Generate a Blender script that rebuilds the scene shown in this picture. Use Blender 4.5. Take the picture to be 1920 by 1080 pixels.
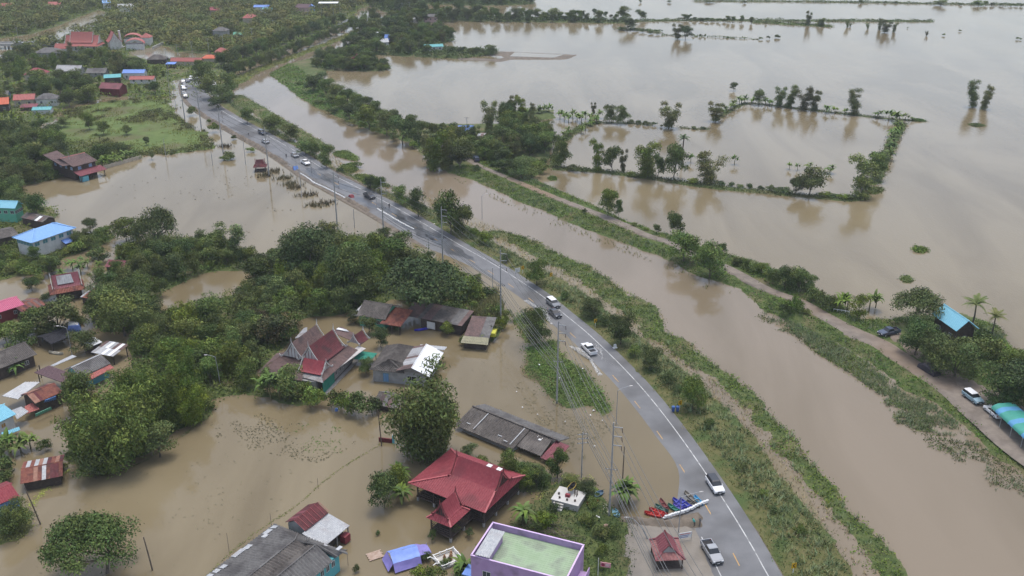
import bpy, math, random
import numpy as np
from mathutils import Vector, Matrix
R = math.radians
for o in list(bpy.data.objects): bpy.data.objects.remove(o)
SC = bpy.context.scene
COL = SC.collection
# ------------------------------------------------------------------ camera
HC = 100.0                      # flight height above the flood, metres
FPX = 1824.0                    # focal length in units of the 1920-wide picture
TH = math.atan(800.0/FPX)       # downward pitch
CT, ST = math.cos(TH), math.sin(TH)
cam_d = bpy.data.cameras.new('camera'); cam = bpy.data.objects.new('camera', cam_d); COL.objects.link(cam)
cam.location = (0, 0, HC); cam.rotation_euler = (math.pi/2-TH, 0, 0)
cam_d.sensor_width = 36.0; cam_d.lens = 36.0*FPX/1920.0; cam_d.clip_start = 1; cam_d.clip_end = 20000
SC.camera = cam
SC.render.resolution_x, SC.render.resolution_y = 1024, 576
# ------------------------------------------------------------------ sky, sun, exposure
SUN_EL, SUN_AZ = R(80), R(20)
w = bpy.data.worlds.new('World'); SC.world = w; w.use_nodes = True
nt = w.node_tree; nt.nodes.clear()
out = nt.nodes.new('ShaderNodeOutputWorld'); bg = nt.nodes.new('ShaderNodeBackground')
sky = nt.nodes.new('ShaderNodeTexSky'); sky.sky_type = 'NISHITA'; sky.sun_disc = False
sky.sun_elevation = SUN_EL; sky.sun_rotation = SUN_AZ; sky.air_density = 1.0; sky.dust_density = 3.0; sky.ozone_density = 1.0
hs = nt.nodes.new('ShaderNodeHueSaturation'); hs.inputs['Saturation'].default_value = 0.75   # cloud cover: nearly grey
nt.links.new(sky.outputs[0], hs.inputs['Color']); nt.links.new(hs.outputs[0], bg.inputs['Color'])
bg.inputs['Strength'].default_value = 0.15
nt.links.new(bg.outputs[0], out.inputs['Surface'])
sd = bpy.data.lights.new('sun', 'SUN'); sd.energy = 1.0; sd.angle = R(18); sd.color = (1, .97, .93)
sun = bpy.data.objects.new('sun', sd); COL.objects.link(sun)
sun.rotation_euler = (math.pi/2-SUN_EL, 0, math.pi-SUN_AZ); sun.location = (0, 0, 300)
SC.view_settings.view_transform = 'Standard'; SC.view_settings.look = 'None'
SC.view_settings.exposure = 0.78; SC.view_settings.gamma = 1.0; SC.view_settings.use_curve_mapping = False

# ------------------------------------------------------------------ picture point -> place on the ground
def G(px, py, z=0.0):
    u = (px-960.0)/FPX; v = (py-540.0)/FPX
    t = (HC-z)/(ST+v*CT)
    return Vector((u*t, (CT-v*ST)*t, z))
def scale_at(py): return (py+260.0)*CT/HC          # picture units per metre at the ground
def PIX(p):
    d = p[1]*CT+(HC-p[2])*ST; wv = (HC-p[2])*CT-p[1]*ST
    return 960+FPX*p[0]/d, 540+FPX*wv/d
# ------------------------------------------------------------------ objects
def tag(o, label=None, cat=None, group=None, kind=None):
    if label: o['label'] = label
    if cat: o['category'] = cat
    if group: o['group'] = group
    if kind: o['kind'] = kind
    return o
def thing(name, label, cat, loc=(0, 0, 0), rz=0.0, group=None, sc=None):
    o = bpy.data.objects.new(name, None); COL.objects.link(o)
    o.location = loc; o.rotation_euler = (0, 0, rz); o.empty_display_size = .3
    if sc: o.scale = sc
    return tag(o, label, cat, group)
def link(name, me, parent=None, loc=None, rot=None, sc=None, mat=None):
    o = bpy.data.objects.new(name, me); COL.objects.link(o)
    if parent: o.parent = parent
    if loc is not None: o.location = loc
    if rot is not None: o.rotation_euler = rot
    if sc is not None: o.scale = sc
    if mat is not None:
        if not me.materials: me.materials.append(mat)
        o.material_slots[0].link = 'OBJECT'; o.material_slots[0].material = mat
    return o
def fast_mesh(name, V, F, mat=None, col=None, smooth=False):
    V = np.asarray(V, np.float32); F = np.asarray(F, np.int32); k = F.shape[1]
    me = bpy.data.meshes.new(name)
    me.vertices.add(len(V)); me.vertices.foreach_set('co', V.ravel())
    me.loops.add(F.size); me.loops.foreach_set('vertex_index', F.ravel())
    me.polygons.add(len(F)); me.polygons.foreach_set('loop_start', np.arange(0, F.size, k, dtype=np.int32))
    if col is not None:
        a = me.color_attributes.new('tint', 'FLOAT_COLOR', 'POINT')
        c = np.ones((len(V), 4), np.float32); c[:, :3] = np.asarray(col, np.float32).reshape(len(V), -1)
        a.data.foreach_set('color', c.ravel())
    if mat: me.materials.append(mat)
    me.update(calc_edges=True); me.validate()
    if smooth: me.polygons.foreach_set('use_smooth', np.ones(len(F), bool))
    return me
class MB:
    def __init__(s): s.v = []; s.f = []
    def add(s, vs, fs):
        n = len(s.v); s.v += [tuple(p) for p in vs]; s.f += [tuple(i+n for i in f) for f in fs]; return s
    def box(s, x0, x1, y0, y1, z0, z1):
        return s.add([(x0,y0,z0),(x1,y0,z0),(x1,y1,z0),(x0,y1,z0),(x0,y0,z1),(x1,y0,z1),(x1,y1,z1),(x0,y1,z1)],
                     [(3,2,1,0),(4,5,6,7),(0,1,5,4),(1,2,6,5),(2,3,7,6),(3,0,4,7)])
    def bar(s, p, q, wd, ht, up=(0,0,1)):
        p, q = Vector(p), Vector(q); d = (q-p).normalized(); u = Vector(up)
        sx = d.cross(u)
        if sx.length < 1e-4: sx = d.cross(Vector((1,0,0)))
        sx.normalize(); uz = sx.cross(d); sx = sx*wd/2; uz = uz*ht/2
        return s.add([p-sx-uz,p+sx-uz,p+sx+uz,p-sx+uz,q-sx-uz,q+sx-uz,q+sx+uz,q-sx+uz],
                     [(0,1,2,3),(7,6,5,4),(0,4,5,1),(1,5,6,2),(2,6,7,3),(3,7,4,0)])
    def tube(s, pts, rad, n=6, cap=True):
        pts = [Vector(p) for p in pts]
        if not hasattr(rad, '__len__'): rad = [rad]*len(pts)
        base = len(s.v); prev = None
        for i, p in enumerate(pts):
            d = (pts[min(i+1, len(pts)-1)]-pts[max(i-1, 0)]).normalized()
            a = d.cross(Vector((0,0,1))) if abs(d.z) < .95 else d.cross(Vector((1,0,0)))
            a.normalize()
            if prev is not None:
                a = (prev-d*prev.dot(d))
                a.normalize()
            prev = a; b = d.cross(a)
            for j in range(n):
                t = 2*math.pi*j/n; s.v.append(tuple(p+(a*math.cos(t)+b*math.sin(t))*rad[i]))
        for i in range(len(pts)-1):
            for j in range(n):
                a0 = base+i*n+j; a1 = base+i*n+(j+1) % n
                s.f.append((a0, a1, a1+n, a0+n))
        if cap:
            s.f.append(tuple(base+j for j in range(n))[::-1]); e = base+(len(pts)-1)*n
            s.f.append(tuple(e+j for j in range(n)))
        return s
    def prism(s, poly, axis, a, b):
        """extrude a 2D polygon; axis 'y' puts poly in xz, 'x' in yz, 'z' in xy"""
        m = len(poly)
        f = {'y': lambda p, t: (p[0], t, p[1]), 'x': lambda p, t: (t, p[0], p[1]), 'z': lambda p, t: (p[0], p[1], t)}[axis]
        return s.add([f(p, a) for p in poly]+[f(p, b) for p in poly],
                     [tuple(range(m))[::-1], tuple(range(m, 2*m))]+[(i, (i+1) % m, (i+1) % m+m, i+m) for i in range(m)])
    def lathe(s, prof, n=12, c=(0,0)):
        base = len(s.v)
        for r, z in prof:
            for j in range(n):
                t = 2*math.pi*j/n; s.v.append((c[0]+r*math.cos(t), c[1]+r*math.sin(t), z))
        for i in range(len(prof)-1):
            for j in range(n):
                a0 = base+i*n+j; a1 = base+i*n+(j+1) % n; s.f.append((a0, a1, a1+n, a0+n))
        return s
    def ball(s, c, r, n=8, m=5):
        rx, ry, rz = r if hasattr(r, '__len__') else (r, r, r); base = len(s.v)
        for i in range(m+1):
            ph = math.pi*i/m-math.pi/2
            for j in range(n):
                t = 2*math.pi*j/n; s.v.append((c[0]+rx*math.cos(ph)*math.cos(t), c[1]+ry*math.cos(ph)*math.sin(t), c[2]+rz*math.sin(ph)))
        for i in range(m):
            for j in range(n):
                a0 = base+i*n+j; a1 = base+i*n+(j+1) % n; s.f.append((a0, a1, a1+n, a0+n))
        return s
    def mesh(s, name, mat=None, smooth=False):
        me = bpy.data.meshes.new(name); me.from_pydata(s.v, [], s.f)
        if mat: me.materials.append(mat)
        me.update()
        import bmesh
        bm = bmesh.new(); bm.from_mesh(me); bmesh.ops.recalc_face_normals(bm, faces=bm.faces); bm.to_mesh(me); bm.free()
        if smooth: me.polygons.foreach_set('use_smooth', np.ones(len(me.polygons), bool))
        return me
    def build(s, name, mat, parent=None, loc=None, rot=None, smooth=False):
        return link(name, s.mesh(name, mat, smooth), parent, loc, rot)
# ------------------------------------------------------------------ materials
MATS = {}
def M(name, c1, c2=None, rough=.7, scale=1.0, bump=0.0, bscale=None, metal=0.0, spec=.35, detail=4, lo=.35, hi=.65, tint=False, coat=0, c3=None, s3=.1, stretch=None):
    if name in MATS: return MATS[name]
    m = bpy.data.materials.new(name); m.use_nodes = True; n = m.node_tree; L = n.links
    b = n.nodes['Principled BSDF']; b.inputs['Roughness'].default_value = rough; b.inputs['Metallic'].default_value = metal
    b.inputs['Specular IOR Level'].default_value = spec; b.inputs['Coat Weight'].default_value = coat
    geo = n.nodes.new('ShaderNodeNewGeometry'); vec = geo.outputs['Position']
    if stretch:
        tc = n.nodes.new('ShaderNodeTexCoord'); mp = n.nodes.new('ShaderNodeMapping'); mp.inputs['Scale'].default_value = stretch
        L.new(tc.outputs['Object'], mp.inputs['Vector']); vec = mp.outputs[0]
    def noise(sc, det=detail):
        t = n.nodes.new('ShaderNodeTexNoise'); t.inputs['Scale'].default_value = sc; t.inputs['Detail'].default_value = det
        L.new(vec, t.inputs['Vector']); return t.outputs['Fac']
    def ramp(fac, a, c, lo, hi):
        r = n.nodes.new('ShaderNodeValToRGB'); r.color_ramp.elements[0].position = lo; r.color_ramp.elements[1].position = hi
        r.color_ramp.elements[0].color = (*a, 1); r.color_ramp.elements[1].color = (*c, 1); L.new(fac, r.inputs[0]); return r.outputs[0]
    col = None
    if c2 is not None: col = ramp(noise(scale), c1, c2, lo, hi)
    if c3 is not None:
        mx = n.nodes.new('ShaderNodeMix'); mx.data_type = 'RGBA'
        f = ramp(noise(s3, 3), (0,0,0), (1,1,1), .5, .66); L.new(f, mx.inputs[0])
        if col is not None: L.new(col, mx.inputs[6])
        else: mx.inputs[6].default_value = (*c1, 1)
        mx.inputs[7].default_value = (*c3, 1); col = mx.outputs[2]
    if tint:
        at = n.nodes.new('ShaderNodeAttribute'); at.attribute_name = 'tint'
        mx = n.nodes.new('ShaderNodeMix'); mx.data_type = 'RGBA'; mx.blend_type = 'MULTIPLY'; mx.inputs[0].default_value = 1
        if col is not None: L.new(col, mx.inputs[6])
        else: mx.inputs[6].default_value = (*c1, 1)
        L.new(at.outputs['Color'], mx.inputs[7]); col = mx.outputs[2]
    if col is not None: L.new(col, b.inputs['Base Color'])
    else: b.inputs['Base Color'].default_value = (*c1, 1)
    if bump:
        bp = n.nodes.new('ShaderNodeBump'); bp.inputs['Strength'].default_value = bump; bp.inputs['Distance'].default_value = .1
        L.new(noise(bscale or scale*4, 3), bp.inputs['Height']); L.new(bp.outputs[0], b.inputs['Normal'])
    MATS[name] = m; return m
def hexc(h):
    v = [int(h[i:i+2], 16)/255 for i in (0, 2, 4)]
    return tuple(x/12.92 if x <= .04045 else ((x+.055)/1.055)**2.4 for x in v)
def mul(c, k): return tuple(min(1, x*k) for x in c)
# surface of the flood: silty water with small wind ripples
def water_material(name, mud1, mud2, rip, rough=.06, big=.01):
    m = bpy.data.materials.new(name); m.use_nodes = True; n = m.node_tree; L = n.links
    b = n.nodes['Principled BSDF']; b.inputs['Roughness'].default_value = rough; b.inputs['IOR'].default_value = 1.33
    geo = n.nodes.new('ShaderNodeNewGeometry')
    def noise(sc, det, st=(1,1,1)):
        mp = n.nodes.new('ShaderNodeMapping'); mp.inputs['Scale'].default_value = st; mp.inputs['Rotation'].default_value = (0, 0, .4); L.new(geo.outputs['Position'], mp.inputs[0])
        t = n.nodes.new('ShaderNodeTexNoise'); t.inputs['Scale'].default_value = sc; t.inputs['Detail'].default_value = det; L.new(mp.outputs[0], t.inputs['Vector']); return t.outputs['Fac']
    r = n.nodes.new('ShaderNodeValToRGB'); r.color_ramp.elements[0].position = .38; r.color_ramp.elements[1].position = .62
    r.color_ramp.elements[0].color = (*mud1, 1); r.color_ramp.elements[1].color = (*mud2, 1)
    tn_ = n.nodes.new('ShaderNodeTexNoise'); mp_ = n.nodes.new('ShaderNodeMapping'); mp_.inputs['Rotation'].default_value = (0, 0, -.55); mp_.inputs['Scale'].default_value = (1.0, .28, 1.0); L.new(geo.outputs['Position'], mp_.inputs[0]); L.new(mp_.outputs[0], tn_.inputs['Vector']); tn_.inputs['Scale'].default_value = big*4; tn_.inputs['Detail'].default_value = 6; tn_.inputs['Distortion'].default_value = .8
    L.new(tn_.outputs['Fac'], r.inputs[0]); rr = n.nodes.new('ShaderNodeMapRange'); rr.inputs['From Min'].default_value = .35; rr.inputs['From Max'].default_value = .65; rr.inputs['To Min'].default_value = rough*.5; rr.inputs['To Max'].default_value = rough*1.7; L.new(noise(.03, 3, (1, .35, 1)), rr.inputs['Value']); L.new(rr.outputs[0], b.inputs['Roughness']); L.new(r.outputs[0], b.inputs['Base Color'])
    wv = noise(1.1, 3, (1, .55, 1)); w2 = noise(.06, 2)
    mu = n.nodes.new('ShaderNodeMath'); mu.operation = 'MULTIPLY'; L.new(wv, mu.inputs[0]); L.new(w2, mu.inputs[1])
    bp = n.nodes.new('ShaderNodeBump'); bp.inputs['Distance'].default_value = .12
    # the open fields beyond the levee are ruffled by wind, the yards behind trees lie calm
    sx = n.nodes.new('ShaderNodeSeparateXYZ'); L.new(geo.outputs['Position'], sx.inputs[0]); my = n.nodes.new('ShaderNodeMath'); my.operation = 'MULTIPLY_ADD'; my.inputs[1].default_value = .72; L.new(sx.outputs[1], my.inputs[0]); L.new(sx.outputs[0], my.inputs[2])
    mr = n.nodes.new('ShaderNodeMapRange'); mr.interpolation_type = 'SMOOTHSTEP'; mr.inputs['From Min'].default_value = 135; mr.inputs['From Max'].default_value = 215; mr.inputs['To Min'].default_value = rip*.12; mr.inputs['To Max'].default_value = rip; L.new(my.outputs[0], mr.inputs['Value']); L.new(mr.outputs[0], bp.inputs['Strength'])
    L.new(mu.outputs[0], bp.inputs['Height']); L.new(bp.outputs[0], b.inputs['Normal'])
    MATS[name] = m; return m
WATER = water_material('flood water', (.150, .119, .067), (.198, .161, .096), 1.0, rough=.07)
CANAL = water_material('canal water', (.164, .131, .086), (.202, .163, .114), .45, rough=.06)
SOIL = M('mud', (.10,.083,.062), (.17,.14,.108), .9, .6, .5)
DIRT = M('dirt track', (.145,.122,.10), (.21,.178,.145), .9, .5, .4, c3=(.19,.135,.09), s3=.025)
GRASSY = M('grassy ground', (.045,.072,.018), (.095,.115,.035), .95, .8, .6, c3=(.13,.115,.055), s3=.12)
VERGE = M('verge ground', (.075,.085,.025), (.125,.115,.045), .95, .9, .5, c3=(.06,.09,.025), s3=.2)
MARSH = M('marsh ground', (.075,.115,.025), (.11,.15,.04), .95, .25, .6, c3=(.10,.095,.04), s3=.05)
WETMUD = M('wet silt', (.17,.15,.12), (.21,.185,.15), .35, .4, .3)
ASPH = M('asphalt', (.125,.127,.13), (.155,.157,.16), .68, .35, .2, bscale=9, c3=(.085,.084,.083), s3=.07)
WPAINT = M('white road paint', (.56,.56,.54), (.40,.40,.39), .6, 1.5, c3=(.22,.22,.215), s3=.7)
YPAINT = M('yellow road paint', (.52,.30,.08), (.38,.24,.09), .6, 1.5, c3=(.25,.19,.11), s3=.8)
CONC = M('concrete', (.33,.32,.30), (.42,.41,.385), .85, .9, .2)
PALEC = M('pale concrete', (.5,.49,.46), (.42,.41,.38), .85, .7, .2)
# ================================================================== the setting
rng = np.random.default_rng(7)
def vnoise(x, y, s=1.0, seed=0):
    return .62*_vn(x, y, s*.55, seed)+.45*_vn(x, y, s*1.9, seed+3)+.3*_vn(x, y, s*5.1, seed+7)
def _vn(x, y, s=1.0, seed=0):
    """cheap smooth noise in about -1..1"""
    a = 0
    for k in range(5):
        th = 1.3*k+seed*2.1; f = s*(1.0+.63*k)
        a = a+np.sin(f*(x*math.cos(th)+y*math.sin(th))+seed*5.7+k*1.9)*np.cos(f*.8*(x*math.sin(th)-y*math.cos(th))+k*2.3+seed)
    return a/2.2
def W2(pts, z=0.0): return np.array([[*G(p[0], p[1], z)[:2]] for p in pts])
def sdist(P, poly):
    x, y = P[:, 0], P[:, 1]; d2 = np.full(len(P), 1e18); ins = np.zeros(len(P), bool); m = len(poly)
    for i in range(m):
        a, b = poly[i], poly[(i+1) % m]; e = b-a; L2 = max(e.dot(e), 1e-9)
        t = np.clip(((x-a[0])*e[0]+(y-a[1])*e[1])/L2, 0, 1)
        d2 = np.minimum(d2, (x-a[0]-t*e[0])**2+(y-a[1]-t*e[1])**2)
        c = (a[1] > y) != (b[1] > y)
        if abs(e[1]) > 1e-9: ins ^= c & (x < e[0]*(y-a[1])/e[1]+a[0])
    d = np.sqrt(d2); return np.where(ins, d, -d)
class Patch:
    rough = .12
    def __init__(s, poly, h, edge, wob=.8, ws=.25, seed=0, world=False):
        s.poly = np.array(poly, float) if world else W2(poly); s.h, s.edge, s.wob, s.ws, s.seed = h, edge, wob, ws, seed
    def sd(s, P): return sdist(P, s.poly)+s.wob*vnoise(P[:, 0], P[:, 1], s.ws, s.seed)
    def z(s, P):
        q = s.sd(P)/s.edge; t = np.clip(q, 0, 1)
        up = s.h*(t*t*(3-2*t))*(1+s.rough*vnoise(P[:, 0], P[:, 1], .5 if s.rough < .2 else 1.6, s.seed+1))
        return np.where(q > 0, up+.02, np.maximum(q*.6, -.5))
    def build(s, name, mat, sp, kind='structure', label=None):
        lo, hi = s.poly.min(0)-3, s.poly.max(0)+3
        xs = np.arange(lo[0], hi[0], sp); ys = np.arange(lo[1], hi[1], sp)
        X, Y = np.meshgrid(xs, ys); P = np.c_[X.ravel(), Y.ravel()]; Z = s.z(P)
        ok = (Z > -.45).reshape(X.shape); n = len(xs)
        q = ok[:-1, :-1] | ok[1:, :-1] | ok[:-1, 1:] | ok[1:, 1:]
        j, i = np.nonzero(q); a = j*n+i; F = np.c_[a, a+1, a+1+n, a+n]
        used, inv = np.unique(F, return_inverse=True); V = np.c_[P, Z][used]; F = inv.reshape(F.shape)
        o = link(name, fast_mesh(name, V, F, mat, smooth=True)); tag(o, kind=kind, label=label); return o
    def sample(s, n, rg, mn=.0):
        lo, hi = s.poly.min(0), s.poly.max(0); out = []
        tot = 0
        while tot < n:
            P = rg.uniform(lo, hi, (max(2000, n*3), 2)); P = P[s.sd(P) > mn]; out.append(P); tot += len(P)
            if len(out) > 60: break
        return np.concatenate(out)[:n]
# water and the bed under it
def sheet(name, x0, x1, y0, y1, z, mat, nx=1, ny=1):
    xs = np.linspace(x0, x1, nx+1); ys = np.linspace(y0, y1, ny+1); X, Y = np.meshgrid(xs, ys)
    V = np.c_[X.ravel(), Y.ravel(), np.full(X.size, z)]
    F = [(j*(nx+1)+i, j*(nx+1)+i+1, (j+1)*(nx+1)+i+1, (j+1)*(nx+1)+i) for j in range(ny) for i in range(nx)]
    return tag(link(name, fast_mesh(name, V, F, mat)), kind='structure')
sheet('ground', -6000, 6000, -300, 9000, -2.5, SOIL, 4, 4)
sheet('water', -6000, 6000, -300, 9000, 0.0, WATER, 4, 4)
def spline(pts, step):
    pts = [np.array(p, float) for p in pts]; P = [2*pts[0]-pts[1]]+pts+[2*pts[-1]-pts[-2]]; out = []
    for i in range(1, len(P)-2):
        L = np.linalg.norm(P[i+1]-P[i]); n = max(1, int(L/step))
        for k in range(n):
            t = k/n; a, b, c, d = P[i-1], P[i], P[i+1], P[i+2]
            out.append(.5*((2*b)+(-a+c)*t+(2*a-5*b+4*c-d)*t*t+(-a+3*b-3*c+d)*t**3))
    out.append(pts[-1]); return np.array(out)
def frame(path):
    d = np.gradient(path[:, :2], axis=0); d /= np.linalg.norm(d, axis=1)[:, None]
    return d, np.c_[d[:, 1], -d[:, 0]]          # along, to the right
def ribbon(name, path, offs, zf, mat, parent=None, kind=None):
    d, r = frame(path); n = len(offs); V = []
    S = np.r_[0, np.cumsum(np.linalg.norm(np.diff(path[:, :2], axis=0), axis=1))]
    for i in range(len(path)):
        for o in offs: V.append((path[i, 0]+r[i, 0]*o, path[i, 1]+r[i, 1]*o, zf(i, o)))
    F = [(i*n+k, i*n+k+1, (i+1)*n+k+1, (i+1)*n+k) for i in range(len(path)-1) for k in range(n-1)]
    o = link(name, fast_mesh(name, V, F, mat, smooth=True), parent)
    if kind: tag(o, kind=kind)
    return o
# canal: the brown river between the two banks, a sheet of its own silt colour 4 mm up
canal_pts = [(2400,1420),(1800,1420),(1660,1200),(1500,900),(1200,600),(880,400),(660,315),(420,180),(470,120),(600,62),(690,30),(640,-8),(720,-8),(745,30),(690,62),(640,110),(540,190),(700,255),(850,314),(960,362),(1085,415),(1145,436),(1205,460),(1262,474),(1320,505),(1400,530),(1450,580),(1520,612),(1600,650),(1700,722),(1770,750),(1850,820),(2050,985)]
cv = W2(canal_pts)
me = bpy.data.meshes.new('canal'); me.from_pydata([(x, y, .004) for x, y in cv], [], [tuple(range(len(cv)))]); me.materials.append(CANAL); me.update()
tag(link('canal', me), kind='structure')
# ---- the road: centre line (yellow dashes) from the near end to the far village
road_px = [(1580,1420,.26),(1462,1200,.26),(1400,1090,.26),(1370,1032,.24),(1328,958,.20),(1280,880,.03),(1237,816,.03),(1195,759,.035),(1154,710,.04),(1112,666,.05),(1074,629,.05),(1035,596,.06),(996,563,.06),(958,536,.06),(920,511,.07),(885,490,.09),(848,469,.14),(816,450,.22),(770,423,.36),(720,394,.40),(668,366,.42),(634,348,.42),(600,330,.42),(570,310,.42),(541,291,.42),(511,273,.42),(470,251,.45),(432,230,.45),(405,214,.45),(386,201,.45),(371,186,.45),(362,168,.45),(363,151,.42),(378,139,.3),(410,131,.14),(445,121,.08),(505,98,.07),(560,77,.07),(610,55,.07),(650,36,.07)]
path = spline([[*G(x, y)[:2], z] for x, y, z in road_px], 2.0)
RP = path; RD, RR = frame(path)
def road_z(i, o): return RP[i, 2]+.036*min(o, 3.2)-.02*max(0, o-3.2)
road = ribbon('road', RP, [-5.8, -4, -2, 0, 2, 3.2, 5.7], road_z, ASPH, kind='structure')
ribbon('road_bed', RP, [-6.6, -5.81, 5.71, 6.8], lambda i, o: RP[i, 2]-.3 if abs(o) > 6 else RP[i, 2]-.15+.03*np.sign(o), SOIL, road)
near = [i for i in range(len(RP)) if PIX((RP[i,0],RP[i,1],0))[1] > 205]
ribbon('edge_line', RP[:near[-1]], [3.42, 3.60], lambda i, o: road_z(i, o)+.006, WPAINT, road)
nl = [i for i in range(len(RP)) if PIX((RP[i,0],RP[i,1],0))[1] > 985]
ribbon('edge_line', RP[:nl[-1]], [-3.60, -3.44], lambda i, o: road_z(i, o)+.006, WPAINT, road)
S = np.r_[0, np.cumsum(np.linalg.norm(np.diff(RP[:, :2], axis=0), axis=1))]
def on_road(s, o):
    x = np.interp(s, S, RP[:, 0]+RR[:, 0]*o); y = np.interp(s, S, RP[:, 1]+RR[:, 1]*o); i = int(np.argmin(abs(S-s))); a = math.atan2(RD[i, 1], RD[i, 0])
    return Vector((x, y, road_z(i, o))), a
def road_s(px, py):
    g = G(px, py); return S[int(np.argmin((RP[:, 0]-g.x)**2+(RP[:, 1]-g.y)**2))]
dash_me = MB().box(-1.5, 1.5, -.085, .085, 0, .004).mesh('lane_dash', YPAINT)
for p in [(1376,1044),(1328.5,959),(1280,880),(1237,816),(1195,759),(1154,710),(1074,629),(996,563),(958,536),(920,511),(885,490),(848,469),(816,450),(779,428)]:
    q, a = on_road(road_s(*p), 0); link('lane_dash', dash_me, road, q+Vector((0,0,.005)), (0, 0, a))
s0 = road_s(740, 405)
for k in range(7):
    q, a = on_road(s0+13*k, 0); link('lane_dash', dash_me, road, q+Vector((0,0,.005)), (0, 0, a))
WETA = M('wet asphalt', (.062,.064,.067), (.088,.09,.094), .3, .5, .15)
for px, py, Lw, o0, o1 in ((838,463,26,-2.4,3.0),(775,426,30,-3.2,2.2),(735,402,20,-1.0,3.0),(690,378,18,-3.5,1.0),(640,350,24,-2.0,3.0),(600,330,20,-3.6,1.5)):
    s0 = road_s(px, py); i0 = int(np.argmin(abs(S-(s0-Lw/2)))); i1 = int(np.argmin(abs(S-(s0+Lw/2)))); n_ = i1-i0; V = []; F = []
    for i in range(i0, i1+1):
        f = (i-i0)/max(n_, 1); wdt = math.sin(math.pi*f)**.7; c_ = (o0+o1)/2+.5*math.sin(i*.9); hw = (o1-o0)/2*wdt*(.8+.25*math.sin(i*1.7))
        for o in (c_-hw, c_, c_+hw): V.append((RP[i, 0]+RR[i, 0]*o, RP[i, 1]+RR[i, 1]*o, road_z(i, o)+.004))
    for k in range(n_): F += [(3*k, 3*k+1, 3*k+4, 3*k+3), (3*k+1, 3*k+2, 3*k+5, 3*k+4)]
    link('wet_patch', fast_mesh('wet_patch', V, F, WETA), road)
# ---- banks and levees
verge_in = [RP[i, :2]+RR[i]*5.2 for i in near]
def cut(poly): return W2(poly)
bankA_out = W2([(1850,1420),(1700,1200),(1600,1080),(1560,1010),(1500,930),(1440,860),(1400,800),(1340,745),(1290,700),(1240,660),(1190,625),(1150,590),(1110,560),(1060,528),(1000,494),(955,470),(915,448),(880,425),(845,402),(800,388),(760,372),(715,356),(680,338),(640,322),(618,306),(590,290),(560,270),(525,248),(490,226),(455,206),(435,190),(440,178),(425,150),(400,140)])
verge = Patch(np.r_[np.array(verge_in), bankA_out[::-1]], .42, 3.5, .7, .35, 1, world=True)
verge.build('canal_bank', VERGE, 1.3)
reed_px = [(1790,1260),(1700,1140),(1650,1075),(1610,1020),(1560,960),(1500,890),(1450,840),(1405,770),(1350,725),(1300,690),(1255,655),(1205,625),(1180,600),(1140,565),(1090,530),(1040,500),(990,474),(940,448),(905,436),(950,434),(1012,455),(1067,485),(1110,501),(1163,537),(1227,576),(1252,600),(1240,618),(1297,645),(1337,680),(1384,708),(1437,764),(1480,810),(1517,860),(1567,917),(1592,960),(1624,982),(1654,1017),(1695,1075),(1840,1260)]
reedbank = Patch(reed_px, .22, 2.4, 1.5, .35, 2); reedbank.build('reed_bank', GRASSY, 1.2)
islands = [([(628,283),(650,284),(672,296),(670,302),(650,300),(628,290)],3),([(640,312),(662,306),(672,320),(655,326),(640,322)],4),([(665,328),(697,330),(735,352),(700,350),(670,338)],5),
           ([(430,178),(455,178),(480,192),(520,215),(560,240),(600,262),(618,280),(600,284),(560,265),(510,235),(470,210),(440,195)],6)]
isl = []
for p, sd_ in islands:
    pt = Patch(p, .3, 1.6, .7, .3, sd_); pt.build('grass_islet', GRASSY, 1.4); isl.append(pt)
levee_px = [(2000,960),(1905,880),(1865,855),(1825,812),(1790,785),(1755,757),(1690,728),(1635,680),(1600,660),(1565,640),(1520,625),(1470,600),(1440,588),(1385,540),(1310,520),(1255,487),(1205,470),(1145,446),(1085,425),(1017,394),(960,372),(905,345),(845,325),(790,290),(770,268),(700,246),(640,222),(590,200),(555,178),(540,165),(520,150),(505,140),(540,120),(600,105),(650,95),(690,85),(720,70),
            (715,90),(690,108),(640,118),(610,135),(605,152),(640,172),(690,196),(730,215),(770,228),(800,232),(830,232),(950,232),(960,208),(1035,206),(1040,222),(1000,226),(1040,250),(1030,290),(1025,318),(995,334),(1060,362),(1115,385),(1167,410),(1222,432),(1255,440),(1300,455),(1362,478),(1435,495),(1525,538),(1575,570),(1615,598),(1660,598),(1700,592),(1760,592),(1800,585),(1870,610),(1890,650),(1930,665),(2100,720),(2100,960)]
levee = Patch(levee_px, .95, 4.0, .9, .3, 8); levee.build('levee', GRASSY, 1.5)
track_px = [(2010,905),(1920,838),(1865,792),(1830,765),(1790,732),(1740,702),(1690,670),(1652,645),(1595,620),(1540,590),(1502,567),(1440,543),(1390,516),(1350,497),(1297,477),(1255,455),(1210,440),(1160,418),(1085,388),(1027,365),(960,337),(925,322),(902,312),(880,300),(845,285),(810,262)]
TP = spline([[*G(x, y, 1.0)[:2], 0] for x, y in track_px], 2.0)
tpy = np.array([PIX((p[0], p[1], 1))[1] for p in TP])
tw = np.interp(tpy, [250, 340, 440, 560, 640, 700, 760, 900], [1.3, 1.3, 1.5, 1.8, 2.1, 2.4, 2.8, 3.0])
TD, TR = frame(TP); V = []
for i in range(len(TP)):
    for k, o in enumerate((-1.25, -1, -.5, 0, .5, 1, 1.25)):
        wob = 1+.12*math.sin(i*.31+k)+.1*math.sin(i*.11)
        q = TP[i, :2]+TR[i]*o*tw[i]*(wob if abs(o) > .9 else 1); V.append((q[0], q[1], 1.12-.04*abs(o)-(.35 if abs(o) > 1.1 else 0)+.02*math.sin(i*.5+k)))
F = [(i*7+k, i*7+k+1, (i+1)*7+k+1, (i+1)*7+k) for i in range(len(TP)-1) for k in range(6)]
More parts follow.
